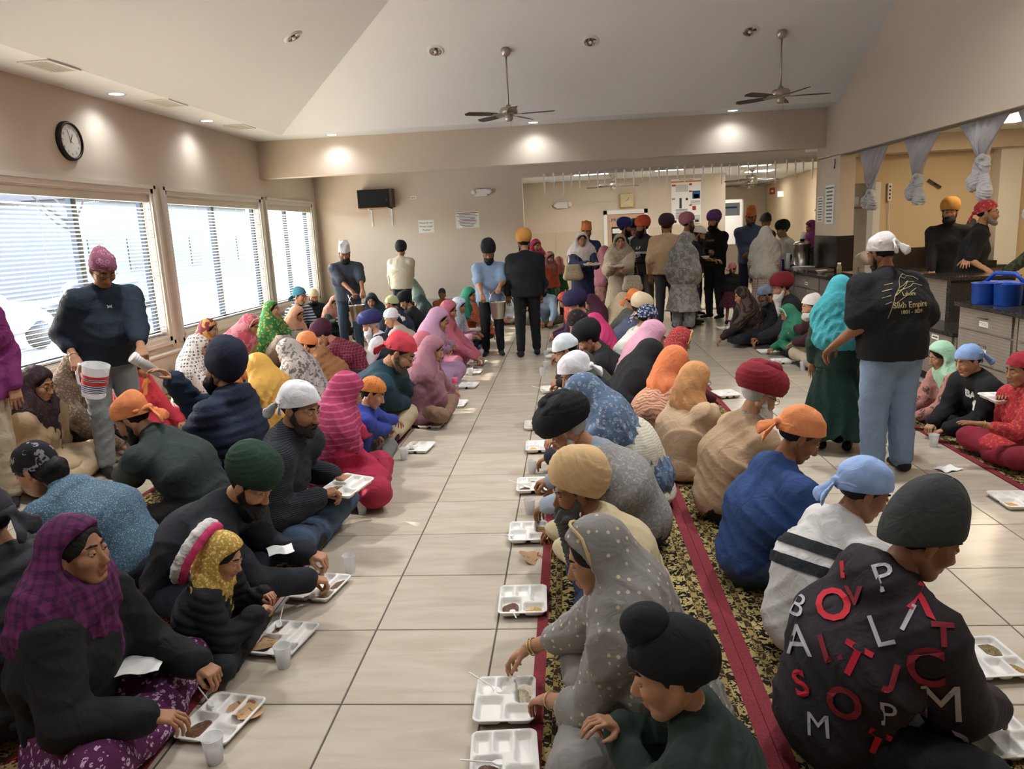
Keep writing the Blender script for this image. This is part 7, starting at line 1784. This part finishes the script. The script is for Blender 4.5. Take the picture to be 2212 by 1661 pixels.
p = at(1763, 582, z=ZCt); bw_ = MB().lathe([(0, 0), (.05, 0), (.09, .045), (.094, .05), (.088, .046), (.048, .006), (0, .006)], n=28); tag(bw_.obj('foam_bowl', M_tray, None, smooth=True, loc=(3.98, 12.4, ZCt)), 'white foam bowl near the counter edge', 'bowl', 'white bowls')
for k in range(3): tag(link('food_tray', TRAY, None, (3.95, 13.2, ZCt + k * .018), (0, 0, .2)), 'stacked empty trays on the counter, ' + ['lowest', 'middle', 'topmost'][k] + ' one', 'tray', 'white food trays')
o = tag(empty('foil_pan', (4.08, 12.75, ZCt)), 'foil pan with brown food on the counter', 'pan'); part('pan', M_steel, o, (-.15, .15, -.2, .2, 0, .008), (-.15, -.142, -.2, .2, 0, .05), (.142, .15, -.2, .2, 0, .05), (-.15, .15, -.2, -.192, 0, .05), (-.15, .15, .192, .2, 0, .05)); part('baked_food', fab('#7d4a30', 'specks', '#a06a44', 2), o, (-.141, .141, -.191, .191, .008, .035))
o = tag(empty('spice_bottle', (4.18, 12.2, ZCt)), 'clear jar of spices with white lid on the counter', 'bottle'); MB().lathe([(0, 0), (.035, 0), (.037, .01), (.037, .10), (.025, .13), (.025, .14), (0, .14)], n=20).obj('jar', fab('#8a7a60', 'specks', '#c9b48a', 3, rough=.2), o, smooth=True); MB().lathe([(.027, .14), (.027, .165), (0, .166)], n=20).obj('lid', M_white, o, smooth=True)
o = tag(empty('napkin_box', (3.98, 14.0, ZCt)), 'black napkin holder beside the blue caddy', 'box'); part('case', M_black, o, (-.09, .09, -.08, .08, 0, .24)); part('napkins', M_paper, o, (-.07, .07, -.06, .06, .24, .27))
o = tag(empty('bread_bag', (4.85, 12.9, 0)), 'clear bag of white rolls on a metal stand behind the column', 'bag'); MB().tube([(-.15, 0, 0), (-.12, 0, .95), (.12, 0, .95), (.15, 0, 0)], .012, 8).obj('stand', M_steel, o); f = Field((-.25, -.2, .9), (.25, .2, 1.4), .03); f.ell((0, 0, 1.1), (.17, .13, .12), k=.05); f.add(lambda X, Y, Z: (.012 * np.sin(30 * X + 20 * Z) * np.sin(26 * Y)).astype(np.float32)); link('plastic_bag', mesh_np('plastic_bag', *f.net(), mats=[plain('#d8d4d0', .25, name='clear bag')]), o)
o = tag(empty('gas_stove', (6.3, 12.65, .92)), 'dark cooking range on the kitchen back counter', 'stove'); part('range', M_black, o, (-.35, .35, -.2, .2, 0, .08)); part('back_panel', plain('#2a2624', .3, name='stove enamel'), o, (-.35, .35, .2, .24, 0, .3)); [part('burner', M_steel, o, (x - .08, x + .08, -.08, .08, .08, .1)) for x in (-.18, .18)]

# ------------------------------------------------------------------ printed and sewn marks on clothes
def tri(J, part_, body, size, u, v, y, n, ux, uy, col, name='lettering', bold=0.0):
    V, F = text_mesh(body, size, 'CENTER', bold); decal(J, part_, V, F, at(u, v, y=y), ux, uy, n, plain(col, .7, name='print'), name)
J = PEOPLE['jeansman']; bk = -J['fwd'] * A3(1, 1, 0); bk = nrm(bk); rgt = -J['lat']; upv = nrm(np.cross(rgt, -bk) * -1); upv = A3(0, 0, 1)
c0 = J['Ch'] + bk * .15
def on_back_of(dx, dz): return c0 + rgt * dx + upv * dz
gold = '#b9a874'
for t, dz, s in (('Lahore', .10, .034), ('Sikh Empire', .03, .054), ('1801 - 1839', -.015, .034)):
    V, F = text_mesh(t, s, 'CENTER', .0008); decal(J, J['top'], V, F, on_back_of(.02, dz), rgt, upv, bk, plain(gold, .7, name='print'), 'lettering')
rivers = [[(-.16, -.06), (-.13, .02), (-.10, .08), (-.05, .13), (.0, .20)], [(-.13, .02), (-.06, .06), (.02, .10)], [(-.10, .08), (-.03, .12), (.05, .17)], [(-.07, .11), (.02, .13), (.09, .15), (.16, .13)], [(-.05, .13), (.04, .165), (.10, .16)], [(-.0, .20), (.03, .215), (.06, .20), (.03, .185), (.0, .20)], [(.06, .20), (.12, .19), (.15, .17)], [(-.18, .07), (-.12, .085)], [(-.17, .03), (-.13, .045)], [(-.16, .11), (-.10, .125)], [(-.13, .15), (-.07, .16)], [(.02, .10), (.08, .12)]]
V, F = strokes([[(x + .02, z - .02) for x, z in p] for p in rivers], .0035); decal(J, J['top'], V, F, on_back_of(0, .03), rgt, upv, bk, plain(gold, .7, name='print'), 'map_print')
J = PEOPLE['pitcherman']; fr = nrm(J['fwd'] * A3(1, 1, 0)); lf = J['lat']
V, F = strokes([[(-.018, .012), (-.012, .004), (.012, .004), (.018, .012)], [(-.018, -.012), (-.012, -.004), (.012, -.004), (.018, -.012)], [(-.013, -.004), (-.013, .004)], [(.013, -.004), (.013, .004)]], .005)
decal(J, J['top'], V, F, J['Nk'] * .5 + J['Ch'] * .5 + fr * .12 + A3(0, 0, -.02), lf, A3(0, 0, 1), fr, plain('#d8dce0', .6, name='print'), 'chest_logo')
J = PEOPLE['beanie']; n_ = nrm(-J['fwd'] * .55 - J['lat'] * 1.0 + A3(0, 0, .35)); ux = nrm(np.cross(A3(0, 0, 1), n_)); uy = nrm(np.cross(n_, ux))
rows = [('M', -.20, .20, .13, 0), ('I', -.10, .23, .07, 2), ('P', .02, .22, .12, 0), ('K', .13, .17, .12, 2), ('V', -.06, .15, .08, 1), ('B', -.24, .09, .11, 0), ('O', -.12, .11, .14, 2), ('L', .02, .06, .13, 0), ('I', .09, .11, .12, 0), ('T', .18, .08, .09, 1), ('I', -.28, -.02, .10, 2), ('A', -.22, -.02, .14, 0),
    ('L', -.12, -.02, .11, 1), ('T', -.05, -.04, .13, 2), ('C', .14, -.02, .15, 1), ('J', .06, -.06, .09, 1), ('M', .19, -.12, .16, 0), ('S', -.20, -.15, .11, 2), ('O', -.07, -.17, .13, 1), ('P', .05, -.17, .10, 0), ('B', .24, -.25, .14, 0), ('1', .14, -.24, .11, 1), ('K', .30, -.33, .12, 2), ('T', .02, -.27, .10, 2), ('M', -.14, -.26, .10, 0)]
cc = ['#b9b6bd', '#8a2430', '#c21f32']; ctr = J['Ch'] * .62 + J['Nk'] * .38 + n_ * .15 - uy * .085 + ux * .02
for k, (t, x, y, s, ci) in enumerate(rows):
    V, F = text_mesh(t, s, 'CENTER', 0.0 if ci == 0 else .003); a = RAD([-14, 10, 24, -20, 6][k % 5]); V = V.copy(); V[:, 0], V[:, 1] = V[:, 0] * math.cos(a) - V[:, 1] * math.sin(a), V[:, 0] * math.sin(a) + V[:, 1] * math.cos(a)
    decal(J, J['top'], V, F, ctr + ux * x + uy * y, ux, uy, n_, plain(cc[ci], .8, name='print'), 'printed_letter', lift=.006)
J = PEOPLE['stripes']; n_ = nrm(-J['fwd'] * .8 - J['lat'] * .75 + A3(0, 0, .2)); ux = nrm(np.cross(A3(0, 0, 1), n_)); uy = nrm(np.cross(n_, ux)); ctr = J['Ch'] * .6 + J['Nk'] * .4 + n_ * .15
V, F = strokes([[(-.23, .02), (.24, -.02)], [(-.24, -.065), (.24, -.105)]], .045); decal(J, J['top'], V, F, ctr, ux, uy, n_, fab('#1d2127'), 'chest_band', lift=.008)
J = PEOPLE['bluecapboy']; fr = nrm(J['fwd'] + A3(0, -.5, 0)); V, F = text_mesh('BAH', .085, 'CENTER', .004); lf = nrm(np.cross(A3(0, 0, 1), fr)); decal(J, J['top'], V, F, J['Ch'] * .6 + J['Nk'] * .4 + fr * .13, lf, A3(0, 0, 1), fr, plain('#d9d9d6', .7, name='print'), 'lettering')
J = PEOPLE['orangeturban']; fr = nrm(J['fwd'] * A3(1, 1, 0)); lf = J['lat']
for t, dz, s in (('A F', .06, .075), ('CO', -.08, .08)):
    V, F = text_mesh(t, s, 'CENTER', .002); decal(J, J['top'], V, F, J['Ch'] + fr * .14 + A3(0, 0, dz), lf, A3(0, 0, 1), fr, plain('#cfd0d2', .7, name='print'), 'lettering')
J = PEOPLE['purpleturban']; fr = nrm(J['fwd'] * A3(1, 1, 0)); V, F = text_mesh('PUNJABI', .05, 'CENTER', .001); decal(J, J['top'], V, F, J['Ch'] + fr * .14 + A3(0, 0, .10), J['lat'], A3(0, 0, 1), fr, plain('#c98a3a', .7, name='print'), 'lettering')
# jewellery: bracelets at the wrist
def bangle(key, s, col='#c9b98c', n=1, r=.032, name='bracelet', metal=.8):
    J = PEOPLE[key]; W_, E_ = J['Wr'][s], J['El'][s]; d = nrm(W_ - E_)
    for k in range(n):
        c_ = W_ - d * (.02 + .016 * k) ; a_ = nrm(np.cross(d, A3(0, 0, 1))); b_ = np.cross(d, a_); pts = [tuple(J['R3'].T @ (c_ + (a_ * math.cos(t) + b_ * math.sin(t)) * r * J['sc'] - J['root'])) for t in np.linspace(0, 2 * PI, 17)]
        MB().tube(pts, .0028, 6, caps=False).obj(name, plain(col, .3, metal, name='bangle'), J['obj'])
for k_, s_, c_, n_ in (('purple', -1, '#d8c9a8', 1), ('greenturban', -1, '#d0d0d0', 1), ('greydupatta', 1, '#d8c08a', 1), ('greydupatta', -1, '#d8c08a', 2), ('magenta', -1, '#a81c34', 3), ('magenta', 1, '#a81c34', 3), ('pitcherman', -1, '#d4d4d2', 1), ('navyturban', -1, '#b9b9b4', 1), ('beanie', -1, '#b9b5aa', 2), ('redright', 1, '#d8b04a', 1), ('lime', -1, '#e6e2d8', 1), ('bluepolo_server', -1, '#d0d0d0', 1), ('redturbanR', 1, '#d0d0d0', 1), ('brownscarf', -1, '#d8c08a', 1)): bangle(k_, s_, c_, n_)
# fur edging of the girl's hood
J = PEOPLE['girl']; f = Field(J['Nk'] - .3, J['Nk'] + .35, .012); H_, Rh_ = J['H'], J['Rh']
pp_ = [H_ + Rh_ @ A3(-.125 + .02 * math.cos(t), .115 * math.sin(t), -.03 + .135 * math.cos(t)) for t in np.linspace(-2.5, 2.5, 14)]
for a_, b_ in zip(pp_, pp_[1:]): f.cone(a_, b_, .026, .026, .01)
rs_ = np.random.RandomState(3); f.add(lambda X, Y, Z: (.006 * np.sin(190 * X + 60 * np.sin(90 * Z)) * np.sin(170 * Y + 150 * Z)).astype(np.float32))
V, F = f.net(); link('fur_trim', mesh_np('fur_trim', (V - J['root']) @ J['R3'], F, mats=[fab('#dcd8d2', bump=.9)]), J['obj'])
f = Field(J['Nk'] - .3, J['Nk'] + .35, .014)
for a_, b_ in zip(pp_, pp_[1:]): f.cone(a_ - Rh_ @ A3(-.028, 0, 0) * 1, b_ - Rh_ @ A3(-.028, 0, 0), .02, .02, .01)
V, F = f.net(); link('hood_lining', mesh_np('hood_lining', (V - J['root']) @ J['R3'], F, mats=[fab('#d8286e')]), J['obj'])
